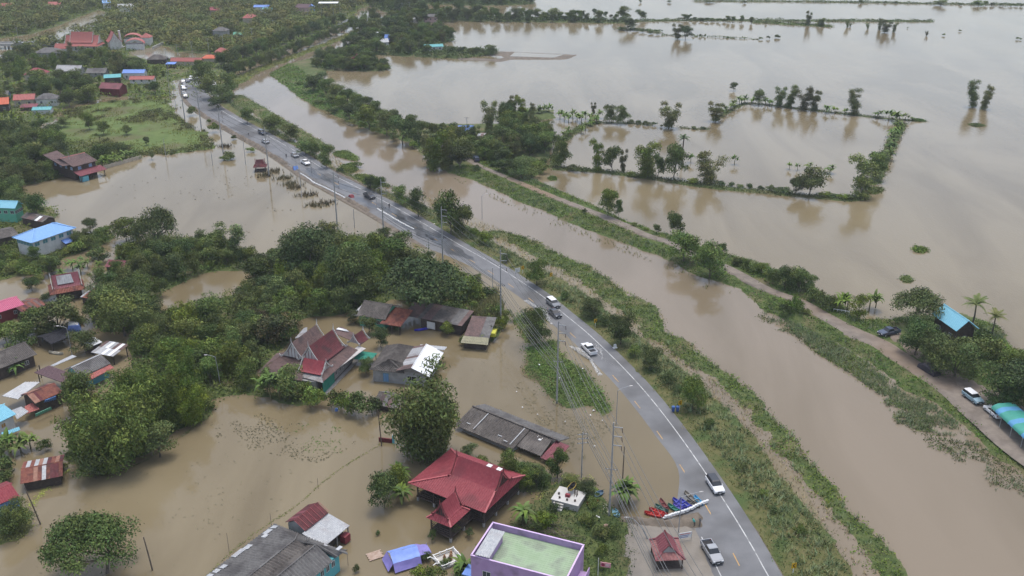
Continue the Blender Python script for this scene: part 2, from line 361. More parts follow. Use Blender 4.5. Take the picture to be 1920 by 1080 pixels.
tag(link('dirt_track', fast_mesh('dirt_track', V, F, DIRT, smooth=True)), kind='structure')
yard = Patch([(1652,628),(1690,615),(1700,640),(1760,690),(1850,730),(1930,770),(1930,830),(1850,778),(1760,712),(1690,668)], 1.1, 1.0, .5, .4, 9); yard.build('yard', DIRT, 1.0)
# near right-hand settlement plot beside the road, mud bank across the side street
plot = Patch([(985,960),(1020,915),(1060,905),(1110,900),(1150,960),(1190,990),(1180,1090),(1100,1110),(960,1110),(900,1020),(960,975)], .35, 2.0, 1.0, .5, 10); plot.build('plot_ground', GRASSY, .8)
lane = Patch([(1150,980),(1215,970),(1330,962),(1345,1000),(1400,1090),(1400,1130),(1100,1130),(1130,1060)], .07, 1.2, .5, .6, 11); lane.build('side_street', WETMUD, .8)
mudbank = Patch([(1155,966),(1200,968),(1250,975),(1310,960),(1322,972),(1318,990),(1300,992),(1250,990),(1200,986),(1160,982)], .75, 1.3, .35, .9, 12); mudbank.rough = .5; mudbank.build('mud_bank', SOIL, .45)
# soil ridge and berm on the flooded side of the far road
def berm(pts, h, wd, sd_, mat=SOIL):
    c = W2(pts); d, r = frame(c); p = Patch(np.r_[c+r*wd, (c-r*wd)[::-1]], h, wd, .25, 1.1, sd_, world=True); p.rough = .5; p.build('soil_berm', mat, .6); return p
def side_px(pys, o):
    out = []
    for (x, y) in pys:
        q, a = on_road(road_s(x, y), o); out.append(PIX(q))
    return out
berm(side_px([(386,203),(405,214),(432,230),(470,251),(511,273),(541,291),(565,307)], -5.6), 1.0, 1.3, 14)
berm(side_px([(672,368),(690,378),(705,386),(720,394)], -5.0), .9, 1.3, 15)
berm(side_px([(541,291),(570,310),(600,330),(634,348),(668,366)], -4.4), .55, 1.0, 16, M('gravel fill', (.10,.095,.09), (.16,.155,.145), .95, 1.2, .6))
berm(side_px([(600,326),(634,346),(668,364)], 6.0), .6, .8, 17)
# left-hand land: village wood, pond edges, marsh
def land(name, px, h, e, mat, sp, wob=1.5, ws=.2, seed=20):
    p = Patch(px, h, e, wob, ws, seed); p.build(name, mat, sp); return p
farwood = land('village_ground', [(-160,-20),(660,-20),(690,10),(655,36),(600,68),(540,92),(470,118),(420,140),(395,140),(372,150),(370,186),(355,186),(352,160),(345,150),(325,150),(318,180),(330,205),(225,180),(180,190),(120,200),(90,230),(40,235),(-20,250),(-200,260),(-240,100)], .5, 5, GRASSY, 5.0, 3, .05, 21)
marsh = land('marsh', [(100,235),(130,205),(200,190),(260,184),(310,184),(335,215),(365,240),(395,262),(405,278),(340,287),(270,292),(215,290),(160,275),(110,262)], .16, 3, MARSH, 1.8, 2.5, .12, 22)
leftland = land('garden_ground', [(-60,262),(100,262),(190,270),(262,285),(265,297),(190,315),(130,328),(40,350),(40,380),(95,388),(100,410),(60,430),(-60,440)], .4, 3, GRASSY, 2.2, 1.5, .2, 23)
strip = land('pond_bank', [(-40,440),(60,436),(150,440),(205,430),(215,445),(190,465),(130,480),(95,500),(60,515),(0,525),(-60,530)], .4, 2.5, GRASSY, 1.6, 1.2, .25, 24)
woodA = land('wood_floor', [(205,520),(225,500),(215,470),(240,455),(300,445),(400,445),(455,470),(472,490),(466,508),(400,508),(345,526),(300,556),(280,600),(240,625),(200,620),(165,600),(160,560),(190,545)], .35, 3, GRASSY, 1.5, 1.2, .25, 25)
woodA2 = land('wood_floor', [(478,492),(545,480),(530,450),(560,430),(640,440),(740,455),(800,480),(860,505),(885,525),(925,560),(940,610),(925,640),(895,640),(880,600),(790,585),(740,560),(660,585),(560,600),(545,640),(500,690),(470,700),(440,690),(380,640),(330,606),(345,584),(400,565),(470,548),(486,520)], .35, 3, GRASSY, 1.5, 1.2, .25, 31)
woodB = land('wood_floor', [(120,860),(140,800),(180,760),(230,720),(250,690),(245,650),(262,620),(320,600),(380,620),(430,660),(480,690),(500,735),(600,745),(610,760),(560,760),(440,735),(395,750),(405,765),(380,790),(330,810),(280,850),(200,885),(140,880)], .3, 2.5, GRASSY, 1.3, 1.2, .3, 26)
islA = land('grass_islet', [(985,650),(1020,640),(1045,640),(1062,670),(1090,690),(1125,730),(1145,770),(1130,785),(1105,760),(1060,765),(1035,745),(985,700)], .3, 1.6, GRASSY, 1.0, .8, .4, 27)
tree_plot = land('grass_islet', [(960,600),(990,585),(1020,600),(1015,645),(985,645)], .3, 1.4, GRASSY, 1.2, .6, .4, 28)
shore1 = land('weedy_bank', [(-20,1030),(-20,940),(30,930),(60,960),(62,990),(30,1015)], .3, 2, MARSH, .8, .6, .5, 29)
redyard = land('garden_ground', [(930,870),(975,862),(1010,870),(1040,890),(1030,910),(1000,925),(965,920),(945,900)], .25, 1.6, GRASSY, .9, .6, .5, 30)
# dykes of the flooded fields
def dyke(pts, h, wd, sd_, sp=1.4, mat=GRASSY, wob=.5):
    c = np.array(spline(W2(pts), 4)); d, r = frame(c); p = Patch(np.r_[c+r*wd, (c-r*wd)[::-1]], h, wd, wob, .4, sd_, world=True); p.build('dyke', mat, sp); return p
dykes = [dyke([(1036,316),(1090,318),(1180,328),(1240,337),(1340,351),(1450,362),(1590,374),(1620,372)], .45, 2.2, 40),
         dyke([(1640,345),(1650,320),(1662,290),(1680,255),(1694,230)], .3, 2.0, 41),
         dyke([(1735,227),(1690,225),(1640,220),(1580,213),(1500,204),(1430,196),(1395,195),(1370,207),(1345,222)], .22, 1.6, 42, 1.8),
         dyke([(1125,230),(1180,231),(1225,235)], .15, 1.5, 43, 1.8), dyke([(1270,239),(1300,242),(1330,242)], .12, 1.2, 44, 1.6),
         dyke([(1040,315),(1045,290),(1058,262),(1080,245),(1100,235),(1125,228)], .3, 2.2, 45),
         dyke([(1750,40),(1480,39),(1300,38),(1180,40),(1060,39),(960,37),(860,34),(770,36)], .3, 3.5, 46, 3.5),
         dyke([(1970,9),(1800,8),(1640,5),(1470,3),(1300,2)], .25, 3.0, 47, 4), dyke([(1560,50),(1520,47),(1460,44),(1410,42)], .4, 4.5, 48, 3, MARSH),
         dyke([(1160,54),(1200,56),(1240,60)], .2, 3, 49, 3), dyke([(1240,66),(1320,69),(1420,74)], .02, 1.4, 50, 3, wob=.8)]
mats_isl = [Patch(p, .35, 1.5, .5, .5, 60+i) for i, p in enumerate([[(1714,466),(1730,463),(1742,470),(1728,474),(1716,472)], [(1694,521),(1702,518),(1709,526),(1700,530),(1694,526)], [(1813,233),(1832,232),(1849,236),(1830,238)], [(1628,352),(1656,350),(1657,358),(1640,366),(1628,362)], [(1708,225),(1722,223),(1735,227),(1720,228)], [(1030,334),(1040,332),(1040,338),(1031,338)]])]
for p in mats_isl: p.build('floating_weed_mat', MARSH, .6)
northshore = land('orchard_ground', [(585,120),(640,110),(690,110),(720,122),(735,130),(690,134),(600,132)], .5, 3, GRASSY, 2.5, 1.5, .15, 70)
orch = land('orchard_ground', [(645,92),(680,78),(720,62),(760,55),(840,62),(850,75),(820,90),(930,96),(940,104),(870,112),(720,104),(650,100)], .5, 4, GRASSY, 3, 2, .12, 71)
pondrim = land('pond_rim', [(815,100),(930,96),(960,97),(1085,103),(1062,112),(960,112),(940,116),(860,112)], .35, 2.5, SOIL, 1.6, .8, .3, 72)
for p in ([(855,103.5),(940,106.5),(945,110),(930,112.3),(865,108.5)], [(965,99.5),(1058,104),(1038,109.5),(955,107)]):
    c = W2(p); me = bpy.data.meshes.new('fish_pond'); me.from_pydata([(x, y, .42) for x, y in c], [], [tuple(range(len(c)))]); me.materials.append(WATER); me.update(); tag(link('fish_pond', me), kind='structure')
farland = land('village_ground', [(735,12),(760,8),(800,20),(860,24),(1000,34),(1100,36),(1190,40),(1180,44),(1000,42),(860,40),(790,42),(770,50),(740,52),(725,45),(745,30),(700,14),(660,-10),(720,-12)], .5, 4, GRASSY, 4, 2, .1, 73)
farstrip = land('village_ground', [(760,-4),(1000,-4),(1000,9),(900,11),(800,8),(760,6)], .5, 4, GRASSY, 5, 2, .1, 74)
riverbank = land('canal_bank', [(425,150),(470,132),(520,112),(600,84),(680,50),(700,40),(695,52),(660,66),(600,92),(540,115),(480,140),(440,165)], .3, 4, MARSH, 2.2, 1.5, .15, 75)
# ================================================================== trees and plants
def leafmat(name, c1, c2, sc=.5):
    m = M(name, mul(c1, 1.33), mul(c2, 1.33), .75, sc, tint=True, spec=.2, lo=.3, hi=.7)
    n = m.node_tree; b = n.nodes['Principled BSDF']; lk = b.inputs['Base Color'].links[0]; src = lk.from_socket; n.links.remove(lk)
    oi = n.nodes.new('ShaderNodeObjectInfo'); hv = n.nodes.new('ShaderNodeHueSaturation')     # each plant has its own leaf colour
    for out_lo, out_hi, key, k in ((.475, .515, 'Hue', 1.0), (.75, 1.32, 'Value', 7.31), (.92, 1.15, 'Saturation', 3.77)):
        ma = n.nodes.new('ShaderNodeMath'); ma.operation = 'MULTIPLY'; ma.inputs[1].default_value = k; n.links.new(oi.outputs['Random'], ma.inputs[0])
        fr = n.nodes.new('ShaderNodeMath'); fr.operation = 'FRACT'; n.links.new(ma.outputs[0], fr.inputs[0])
        mr = n.nodes.new('ShaderNodeMapRange'); mr.inputs['To Min'].default_value = out_lo; mr.inputs['To Max'].default_value = out_hi; n.links.new(fr.outputs[0], mr.inputs['Value']); n.links.new(mr.outputs[0], hv.inputs[key])
    n.links.new(src, hv.inputs['Color']); n.links.new(hv.outputs[0], b.inputs['Base Color']); return m
LEAF = {'dark': leafmat('leaf dark', (.036,.058,.020), (.060,.086,.028)), 'mid': leafmat('leaf mid', (.052,.080,.022), (.086,.116,.034)),
        'light': leafmat('leaf light', (.065,.098,.022), (.105,.135,.034)), 'olive': leafmat('leaf olive', (.062,.080,.026), (.105,.115,.040)),
        'brown': leafmat('leaf brown', (.062,.060,.032), (.095,.085,.045)), 'banana': leafmat('leaf banana', (.050,.088,.020), (.085,.125,.032)),
        'reed': leafmat('leaf reed', (.15,.155,.075), (.24,.225,.12)), 'grass': leafmat('leaf grass', (.050,.088,.020), (.088,.125,.032)),
        'lime': leafmat('leaf lime', (.13,.165,.035), (.17,.19,.05)), 'deep': leafmat('leaf deep', (.03,.062,.018), (.05,.085,.022)), 'sage': leafmat('leaf sage', (.13,.165,.085), (.20,.225,.13)), 'straw': leafmat('dry straw', (.20,.165,.085), (.27,.23,.13))}
BARK = M('bark', (.085,.07,.052), (.14,.12,.095), .95, 1.5, .5)
PALEBARK = M('pale bark', (.22,.20,.17), (.30,.28,.24), .9, 1.5, .4)
STEM = M('banana stem', (.12,.125,.055), (.17,.15,.08), .8, 2)
def leaves(rg, P, N, size, aspect, tint, jitter=.7, droop=0.0):
    """diamond leaf clumps at points P with outward normals N"""
    n = len(P); N = N+rg.normal(0, jitter, (n, 3)); N /= np.linalg.norm(N, axis=1)[:, None]+1e-9
    T = rg.normal(0, 1, (n, 3)); T[:, 2] -= droop; T -= N*(T*N).sum(1)[:, None]; T /= np.linalg.norm(T, axis=1)[:, None]+1e-9
    Sx = np.cross(N, T); s = (size*rg.uniform(.6, 1.35, n))[:, None]; wd = s*aspect
    b = N*s*.12
    V = np.stack([P-T*s*.5, P+Sx*wd*.5+b, P+T*s*.5, P-Sx*wd*.5+b], 1).reshape(-1, 3)
    F = np.arange(4*n).reshape(n, 4); C = np.repeat(tint, 4, axis=0); return V, F, C
def crown_mesh(name, rg, lobes, n, size, aspect, mat, fill=.35, droop=0.0, tv=.22, flat=.0):
    lobes = np.array(lobes, float); wgt = (lobes[:, 3]*lobes[:, 4])**.9; wgt /= wgt.sum()
    idx = rg.choice(len(lobes), n, p=wgt); D = rg.normal(0, 1, (n, 3)); D[:, 2] += .25; D /= np.linalg.norm(D, axis=1)[:, None]
    low = D[:, 2] < -.35; D[low, 2] *= -.6
    rad = np.where(rg.random(n) < fill, rg.uniform(.3, .85, n), rg.uniform(.82, 1.12, n))
    L = lobes[idx]; sc = np.c_[L[:, 3], L[:, 3], L[:, 4]]
    P = L[:, :3]+D*sc*rad[:, None]
    P += .10*L[:, 3:4]*rg.normal(0, 1, (n, 3))
    N = D/sc; N /= np.linalg.norm(N, axis=1)[:, None]; N[:, 2] += flat
    lt = rg.uniform(1-tv, 1+tv, len(lobes)); t = lt[idx]*rg.uniform(.72, 1.3, n); hue = rg.uniform(-.10, .14, n)+rg.uniform(-.08, .10, len(lobes))[idx]
    tint = np.c_[t*(1+hue), t, t*(1-hue*.5)]
    V, F, C = leaves(rg, P, N, size, aspect, tint, droop=droop)
    return fast_mesh(name, V, F, LEAF[mat], C)
def trunk_mesh(name, rg, h, r, tips, mat, fork=.45, lean=0.0):
    mb = MB(); f = np.array([lean*h*.3, 0, h*fork])
    mb.tube([(0, 0, -.6), (lean*h*.08, .02*h, h*fork*.5), tuple(f)], [r*1.15, r*.9, r*.72], 7)
    for t in tips:
        t = np.array(t); mid = f+(t-f)*.5+np.array([0, 0, .06*h])*rg.uniform(-1, 1)
        mb.tube([tuple(f-np.array([0, 0, .15])), tuple(mid), tuple(t)], [r*.55, r*.38, r*.12], 5)
    return mb.mesh(name, mat)
KIND = {}
def proto(kind, h, w, variants): KIND[kind] = (h, w, variants)
def mk(kind, seeds, fn):
    vs = []
    for s in seeds:
        rg = np.random.default_rng(s); vs.append(fn(rg))
    return vs
def round_fn(h=9., w=9., n=3800, mats=('dark', 'mid', 'mid'), size=.5, base=.08, nl=17, droop=.3, bark=BARK, aspect=.55):
    def fn(rg):
        lobes = [(0, 0, h*.62, w*.30, h*.26)]
        for k in range(nl):
            a = rg.uniform(0, 2*math.pi); q = rg.uniform(0, 1)**.6; zt = rg.uniform(base+.10, .86)
            env = math.sqrt(max(.05, 1-((zt-.5)/.52)**2)); rr = w*.5*env*q*.80; r = w*rg.uniform(.14, .23)
            lobes.append((rr*math.cos(a), rr*math.sin(a), h*zt, r, r*rg.uniform(.7, .95)*min(1.2, h/w)))
        m = mats[int(rg.integers(len(mats)))]
        c = crown_mesh('crown', rg, lobes, n, size, aspect, m, droop=droop)
        t = trunk_mesh('trunk', rg, h, .022*h, [lobes[i][:3] for i in range(1, 7)], bark, max(.18, base*1.15))
        return t, c
    return fn
def tall_fn(h=12., w=7., n=5200, mats=('olive', 'light', 'mid'), size=.5):
    def fn(rg):
        lobes = []; tips = []
        for k in range(int(rg.integers(3, 6))):
            a = rg.uniform(0, 6.28); bx, by = w*.26*math.cos(a), w*.26*math.sin(a); top = h*rg.uniform(.78, 1.0); tips.append((bx, by, top*.93))
            for j in range(5):
                t = .10+.86*j/4; lobes.append((bx*t*1.3+rg.normal(0, .06*w), by*t*1.3+rg.normal(0, .06*w), top*(t+rg.uniform(-.06, .06))-.3, w*(.23-.1*abs(t-.6))*rg.uniform(.8, 1.2), h*.15*rg.uniform(.8, 1.2)))
        c = crown_mesh('crown', rg, lobes, n, size, .38, mats[int(rg.integers(len(mats)))], fill=.5, droop=1.6, tv=.18)
        return trunk_mesh('trunk', rg, h, .014*h, tips, PALEBARK, .2), c
    return fn
def rain_fn(h=9., w=15., n=7500, mat='dark', size=.48, lean=0.0):
    def fn(rg):
        lobes = []
        for k in range(46):
            a = rg.uniform(0, 6.28); q = math.sqrt(rg.uniform(.0, 1)); zt = .84-.34*q*q+rg.uniform(-.10, .05); r = w*rg.uniform(.10, .155)
            lobes.append((w*.43*q*math.cos(a)-lean*w*.2, w*.43*q*math.sin(a), h*zt, r, r*.62))
        for k in range(14): a = rg.uniform(0, 6.28); q = rg.uniform(0, .75); r = w*rg.uniform(.09, .13); lobes.append((w*.40*q*math.cos(a)-lean*w*.26, w*.40*q*math.sin(a), h*rg.uniform(.52, .66), r, r*.6))
        c = crown_mesh('crown', rg, lobes, n, size, .55, mat, fill=.3, flat=.5, tv=.25)
        return trunk_mesh('trunk', rg, h, .03*h, [l[:3] for l in lobes[:11]], BARK, .36, lean), c
    return fn
def bamboo_fn(h=11., w=9., n=6000, mats=('light', 'mid'), size=.55):
    def fn(rg):
        lobes = []; tips = []
        for k in range(20):
            a = rg.uniform(0, 6.28); q = rg.uniform(.1, 1); top = h*rg.uniform(.6, 1.0)*(1-.25*q)
            for t in (.15, .36, .56, .76, .95):
                rr = w*.50*q*(.15+.85*t**1.2); r = w*(.165-.06*t)
                lobes.append((rr*math.cos(a)+rg.normal(0, .2), rr*math.sin(a)+rg.normal(0, .2), top*t, r, r*1.15))
            tips.append((w*.3*q*math.cos(a), w*.3*q*math.sin(a), top*.8))
        c = crown_mesh('crown', rg, lobes, n, size, .36, mats[int(rg.integers(len(mats)))], fill=.35, droop=1.0, tv=.26)
        return trunk_mesh('trunk', rg, h, .018*h, tips[:9], BARK, .12), c
    return fn
def bush_fn(h=3., w=4.5, n=900, mats=('mid', 'dark', 'light'), size=.36):
    def fn(rg):
        lobes = [(0, 0, h*.45, w*.25, h*.4)]
        for k in range(9):
            a = rg.uniform(0, 6.28); q = rg.uniform(.2, 1); r = w*rg.uniform(.13, .2); lobes.append((w*.38*q*math.cos(a), w*.38*q*math.sin(a), h*rg.uniform(.2, .75-.2*q), r, r*.85))
        return None, crown_mesh('crown', rg, lobes, n, size, .5, mats[int(rg.integers(len(mats)))], droop=.3)
    return fn
proto('round', 9., 9., mk('round', range(1, 8), round_fn()))
proto('near_round', 9., 9., mk('near_round', range(11, 14), round_fn(n=6500, size=.36, nl=20)))
proto('bright', 7., 6.5, mk('bright', range(21, 24), round_fn(7, 6.5, 2200, ('light', 'mid'), .4)))
proto('tall', 12., 7., mk('tall', range(31, 36), tall_fn()))
proto('rain', 9., 15., mk('rain', range(41, 43), rain_fn()))
proto('lean_rain', 9., 15., mk('lean_rain', [47], rain_fn(n=13000, mat='deep', size=.42, lean=.55)))
proto('bamboo', 11., 9., mk('bamboo', range(51, 55), bamboo_fn()))
proto('big', 13., 11., mk('big', [58, 59], bamboo_fn(13., 11., 15000, ('light',), .46)))
proto('bush', 3., 4.5, mk('bush', range(61, 68), bush_fn()))
proto('brush', 5., 8., mk('brush', [71, 72], round_fn(5, 8, 2600, ('brown',), .34, .1)))
NAMES = {'round': 'broadleaf_tree', 'near_round': 'broadleaf_tree', 'bright': 'fruit_tree', 'tall': 'eucalyptus_tree', 'rain': 'rain_tree', 'lean_rain': 'rain_tree',
         'bamboo': 'bamboo_clump', 'big': 'feathery_tree', 'bush': 'shrub', 'brush': 'thorn_tree', 'banana': 'banana_plant', 'palm': 'palm_tree', 'sugar': 'palm_tree'}
# banana and palm leaves: curved blades
def blade_mesh(name, L, wd, rise, drop, n=6, fold=.25, mat=None, ragged=0.0, seed=0):
    rg = np.random.default_rng(seed); V = []; F = []
    for i in range(n+1):
        t = i/n; x = L*t*(1-.12*t); z = rise*math.sin(min(1, t*1.25)*math.pi/2)-drop*t*t
        ww = wd*.5*math.sin(math.pi*min(1, .08+t*.97))**.6*(1-ragged*rg.random())
        V += [(x, -ww, z-fold*ww), (x, 0, z), (x, ww, z-fold*ww)]
    for i in range(n):
        a = i*3; F += [(a, a+3, a+4, a+1), (a+1, a+4, a+5, a+2)]
    return fast_mesh(name, V, F, mat, np.repeat(rg.uniform(.85, 1.15, (1, 1)), len(V), 0)*np.ones((1, 3)))
def frond_mesh(L, drop, seed):
    rg = np.random.default_rng(seed); V = []; F = []; n = 16
    for i in range(n):
        t = (i+.5)/n; x = L*t*.92; z = .45*L*math.sin(t*1.9)*.6-drop*t*t
        for s in (-1, 1):
            l = L*.26*math.sin(math.pi*(.12+.82*t))*rg.uniform(.8, 1.1); k = len(V)
            V += [(x-.08, 0, z), (x+.16, 0, z), (x+.35*l+.1, s*l, z-.35*l)]; F.append((k, k+1, k+2))
    return fast_mesh('frond', V, F, LEAF['olive'], np.ones((len(V), 3))*rg.uniform(.8, 1.1))
BLADES = [blade_mesh('leaf', 2.3, .62, 1.1, d, 7, .3, LEAF['banana'], .18, i) for i, d in enumerate((.4, .9, 1.5, 2.0))]
FRONDS = [frond_mesh(3.1, d, i) for i, d in enumerate((.6, 1.5, 2.6))]
STALK = MB().tube([(0, 0, -.5), (.03, 0, 1.0), (0, 0, 1.9)], [.17, .14, .09], 7).mesh('stem', STEM)
def merged(me_list, name, mat):
    V = []; F = []; C = []; k = 0
    for me, Mx in me_list:
        v = np.empty(len(me.vertices)*3, np.float32); me.vertices.foreach_get('co', v); v = v.reshape(-1, 3); A = np.array(Mx); V.append(v@A[:3, :3].T+A[:3, 3])
        f = np.empty(len(me.loops), np.int32); me.loops.foreach_get('vertex_index', f); nn = len(me.polygons[0].vertices); F.append(f.reshape(-1, nn)+k); k += len(v)
    V = np.concatenate(V); return fast_mesh(name, V, np.concatenate(F), mat, np.ones((len(V), 3)))
def place_m(rz, ry=0, loc=(0,0,0), s=1.0): return Matrix.Translation(loc) @ Matrix.Rotation(rz, 4, 'Z') @ Matrix.Rotation(ry, 4, 'Y') @ Matrix.Scale(s, 4)
def far_banana(seed):
    rg = np.random.default_rng(seed); L = []
    for c in range(3):
        off = (rg.uniform(-1, 1), rg.uniform(-1, 1)); b0 = rg.uniform(1.2, 2.2)
        for k in range(8): L.append((BLADES[int(rg.integers(4))], place_m(k*.8+rg.uniform(0, .5), -rg.uniform(.0, .7), (off[0], off[1], b0), rg.uniform(.75, 1.1))))
    return merged(L, 'crown', LEAF['banana'])
KIND['banana'] = (4., 4.4, [(STALK, far_banana(s)) for s in range(81, 86)])
def far_palm(seed, fan=False):
    rg = np.random.default_rng(seed); L = []
    for k in range(16): L.append((FRONDS[int(rg.integers(3))], place_m(k*.4+rg.uniform(0, .3), -rg.uniform(-.3, .9), (0, 0, 6.0), .55 if fan else 1.0)))
    return MB().tube([(0, 0, -.5), (.15, 0, 3), (0, 0, 6.1)], [.24, .17, .15], 7).mesh('trunk', BARK), merged(L, 'crown', LEAF['dark' if fan else 'olive'])
KIND['palm'] = (8., 5.6, [far_palm(91), far_palm(92)])
KIND['sugar'] = (7.6, 3.4, [far_palm(95, True)])
TREEREF = []
def tree(kind, px, py, hpx, wpx, label, cat='tree', group=None, z=.05, rot=None, var=None, name=None):
    g = G(px, py, z); s = scale_at(py); return tree_w(kind, g, hpx/(s*.93), wpx/s, label, cat, group, rot, var, name)
def tree_w(kind, g, h, w, label, cat='tree', group=None, rot=None, var=None, name=None):
    h0, w0, vs = KIND[kind]; i = int(rng.integers(len(vs))) if var is None else var
    t = thing((name or NAMES[kind]), label, cat, g, float(rng.uniform(0, 6.28)) if rot is None else rot, group, (w/w0, w/w0, h/h0))
    tm, cm = vs[i]
    if tm: link('stem' if kind == 'banana' else 'trunk', tm, t)
    link('crown' if kind != 'bush' else 'foliage', cm, t); return t
def scatter(poly, spacing, rg, world=False, n_try=6000):
    P = np.array(poly, float) if world else W2(poly); lo, hi = P.min(0), P.max(0); out = []; cell = {}
    C = rg.uniform(lo, hi, (n_try, 2)); C = C[sdist(C, P) > 0]
    for c in C:
        sp = spacing*rg.uniform(.75, 1.25); k = (int(c[0]//spacing), int(c[1]//spacing)); ok = True
        for i in (-2, -1, 0, 1, 2):
            for j in (-2, -1, 0, 1, 2):
                for q in cell.get((k[0]+i, k[1]+j), ()):
                    if (q[0]-c[0])**2+(q[1]-c[1])**2 < sp*sp: ok = False
        if ok: out.append(c); cell.setdefault(k, []).append(c)
    return out
AVOID = []      # world polygons (houses) kept free of scattered trees
def wood(poly, spacing, mix, hr, place, group, seed, z=.2, asp=(.8, 1.15), name=None):
    rg = np.random.default_rng(seed); pts = scatter(poly, spacing, rg)
    ks, ps = zip(*mix); ps = np.array(ps)/sum(ps)
    words = {'round': 'dark round broadleaf tree', 'bright': 'bright green small tree', 'tall': 'slim pale eucalyptus tree', 'rain': 'wide flat-topped rain tree', 'bamboo': 'feathery light green bamboo clump', 'bush': 'low leafy shrub', 'brush': 'brownish thorn tree', 'banana': 'banana plant', 'palm': 'palm tree', 'near_round': 'dense round broadleaf tree', 'big': 'tall feathery tree'}
    cats = {'bush': 'shrub', 'banana': 'banana plant', 'bamboo': 'bamboo', 'palm': 'palm'}
    for p in pts:
        if any(abs(p[0]-a[0]) < 40 and sdist(np.array([p]), a[1])[0] > -a[2] for a in AVOID): continue
        k = ks[int(rg.choice(len(ks), p=ps))]; h0, w0, _ = KIND[k]; h = rg.uniform(*hr)
        if k in ('bush', 'banana'): h = rg.uniform(2.0, 4.0)
        elif k == 'palm': h = rg.uniform(6, 9)
        wd = h*w0/h0*rg.uniform(*asp)
        if k == 'bush': wd = h*rg.uniform(1.2, 1.9)
        tree_w(k, Vector((p[0], p[1], z)), h, wd, words[k]+' '+place, cats.get(k, 'tree'), words[k]+'s '+group, name=name if k in ('round', 'bright', 'near_round') else None)
# ================================================================== buildings
def roofm(name, c, c2=None, rough=.8, c3=None, s3=.5, scale=2.0): return M(name, c, c2 or mul(c, .72), rough, scale, .25, bscale=7, c3=c3, s3=s3)
RF = {'grey': roofm('grey fibre sheet', (.115,.11,.105), (.16,.155,.148), .9, (.085,.08,.078), .35), 'dgrey': roofm('dark fibre sheet', (.070,.062,.056), (.108,.096,.086), .9, (.15,.135,.12), .3),
      'brown': roofm('brown tile', (.105,.068,.062), (.15,.10,.09), .85, (.075,.055,.052), .4), 'plum': roofm('plum sheet', (.095,.055,.06), (.12,.075,.08), .7), 'red': roofm('red enamel tile', (.205,.03,.04), (.245,.048,.056), .6, (.155,.032,.038), .22),
      'dred': roofm('dark red tile', (.085,.018,.022), (.125,.032,.034), .75, (.06,.025,.026), .5), 'rust': roofm('rusted sheet', (.14,.045,.035), (.22,.085,.055), .85, (.085,.035,.03), .6), 'rustl': roofm('pale rusted sheet', (.30,.17,.12), (.22,.10,.07), .8),
      'white': roofm('white sheet', (.72,.73,.73), (.64,.65,.65), .5), 'lgrey': roofm('zinc sheet', (.34,.35,.36), (.43,.44,.44), .45, (.34,.33,.33), .4), 'zinc': roofm('dull zinc', (.27,.275,.28), (.34,.34,.34), .5, (.22,.2,.19), .5),
      'blue': roofm('sky blue sheet', (.19,.36,.62), (.22,.40,.66), .5), 'aqua': roofm('aqua sheet', (.17,.42,.53), (.20,.46,.56), .5), 'teal': roofm('teal sheet', (.10,.33,.34), (.13,.37,.37), .55), 'pink': roofm('magenta sheet', (.42,.09,.16), (.46,.12,.19), .5),
      'orange': roofm('orange tile', (.55,.14,.07), (.48,.12,.07), .7), 'coral': roofm('faded red tile', (.36,.12,.10), (.30,.10,.09), .75), 'cobalt': roofm('cobalt sheet', (.12,.22,.52), (.14,.25,.55), .5), 'maroon': roofm('maroon sheet', (.16,.045,.055), (.20,.06,.07), .65, (.12,.04,.045), .4),
      'olive': roofm('mossy sheet', (.24,.23,.15), (.30,.28,.19), .85), 'green': roofm('green sheet', (.10,.30,.20), (.12,.34,.23), .6), 'dusty': roofm('dusty red sheet', (.22,.095,.09), (.28,.13,.12), .8, (.17,.07,.07), .5), 'shade': roofm('black shade net', (.018,.018,.022), (.03,.03,.035), .9)}
WL = {'white': M('white wall', (.62,.61,.58), (.50,.49,.46), .85, .8), 'cement': M('cement wall', (.34,.335,.32), (.25,.245,.235), .9, .9, .1), 'teal': M('teal wall', (.09,.33,.36), (.11,.37,.39), .8, .8), 'mint': M('mint wall', (.10,.36,.24), (.13,.40,.28), .8, .8),
      'wood': M('dark timber', (.055,.042,.034), (.085,.065,.052), .9, 2.0, .3), 'beige': M('beige wall', (.46,.40,.31), (.38,.33,.26), .85, .8), 'pinkw': M('pink wall', (.50,.36,.34), (.45,.32,.30), .85, .8), 'darkred': M('dark red wall', (.12,.022,.025), (.15,.03,.03), .8, 1),
      'purple': M('lilac wall', (.38,.25,.44), (.42,.29,.48), .75, .7, c3=(.28,.20,.31), s3=.45), 'blue': M('blue wall', (.13,.24,.44), (.17,.30,.48), .8, .8), 'green': M('green net', (.02,.16,.11), (.03,.20,.14), .85, 1.5), 'plank': M('grey planks', (.19,.18,.17), (.26,.25,.235), .9, 1.6, .3), 'aqua': M('aqua wall', (.13,.37,.44), (.16,.42,.48), .8, .8)}
TRIMW = M('grey white trim', (.52,.50,.47), (.40,.38,.36), .8, 1.5); TRIMR = M('red ridge tile', (.34,.08,.09), (.40,.12,.12), .6, 1.5); TRIMM = M('maroon trim', (.16,.035,.04), (.2,.05,.05), .7, 1.5)
DARK = M('dark interior', (.012,.012,.013), None, .9); GLASS = M('window glass', (.03,.04,.05), (.05,.07,.08), .15, 1, spec=.6); FRAME = M('window frame', (.5,.5,.48), None, .7); SHUT = M('teal shutter', (.07,.22,.24), None, .7)
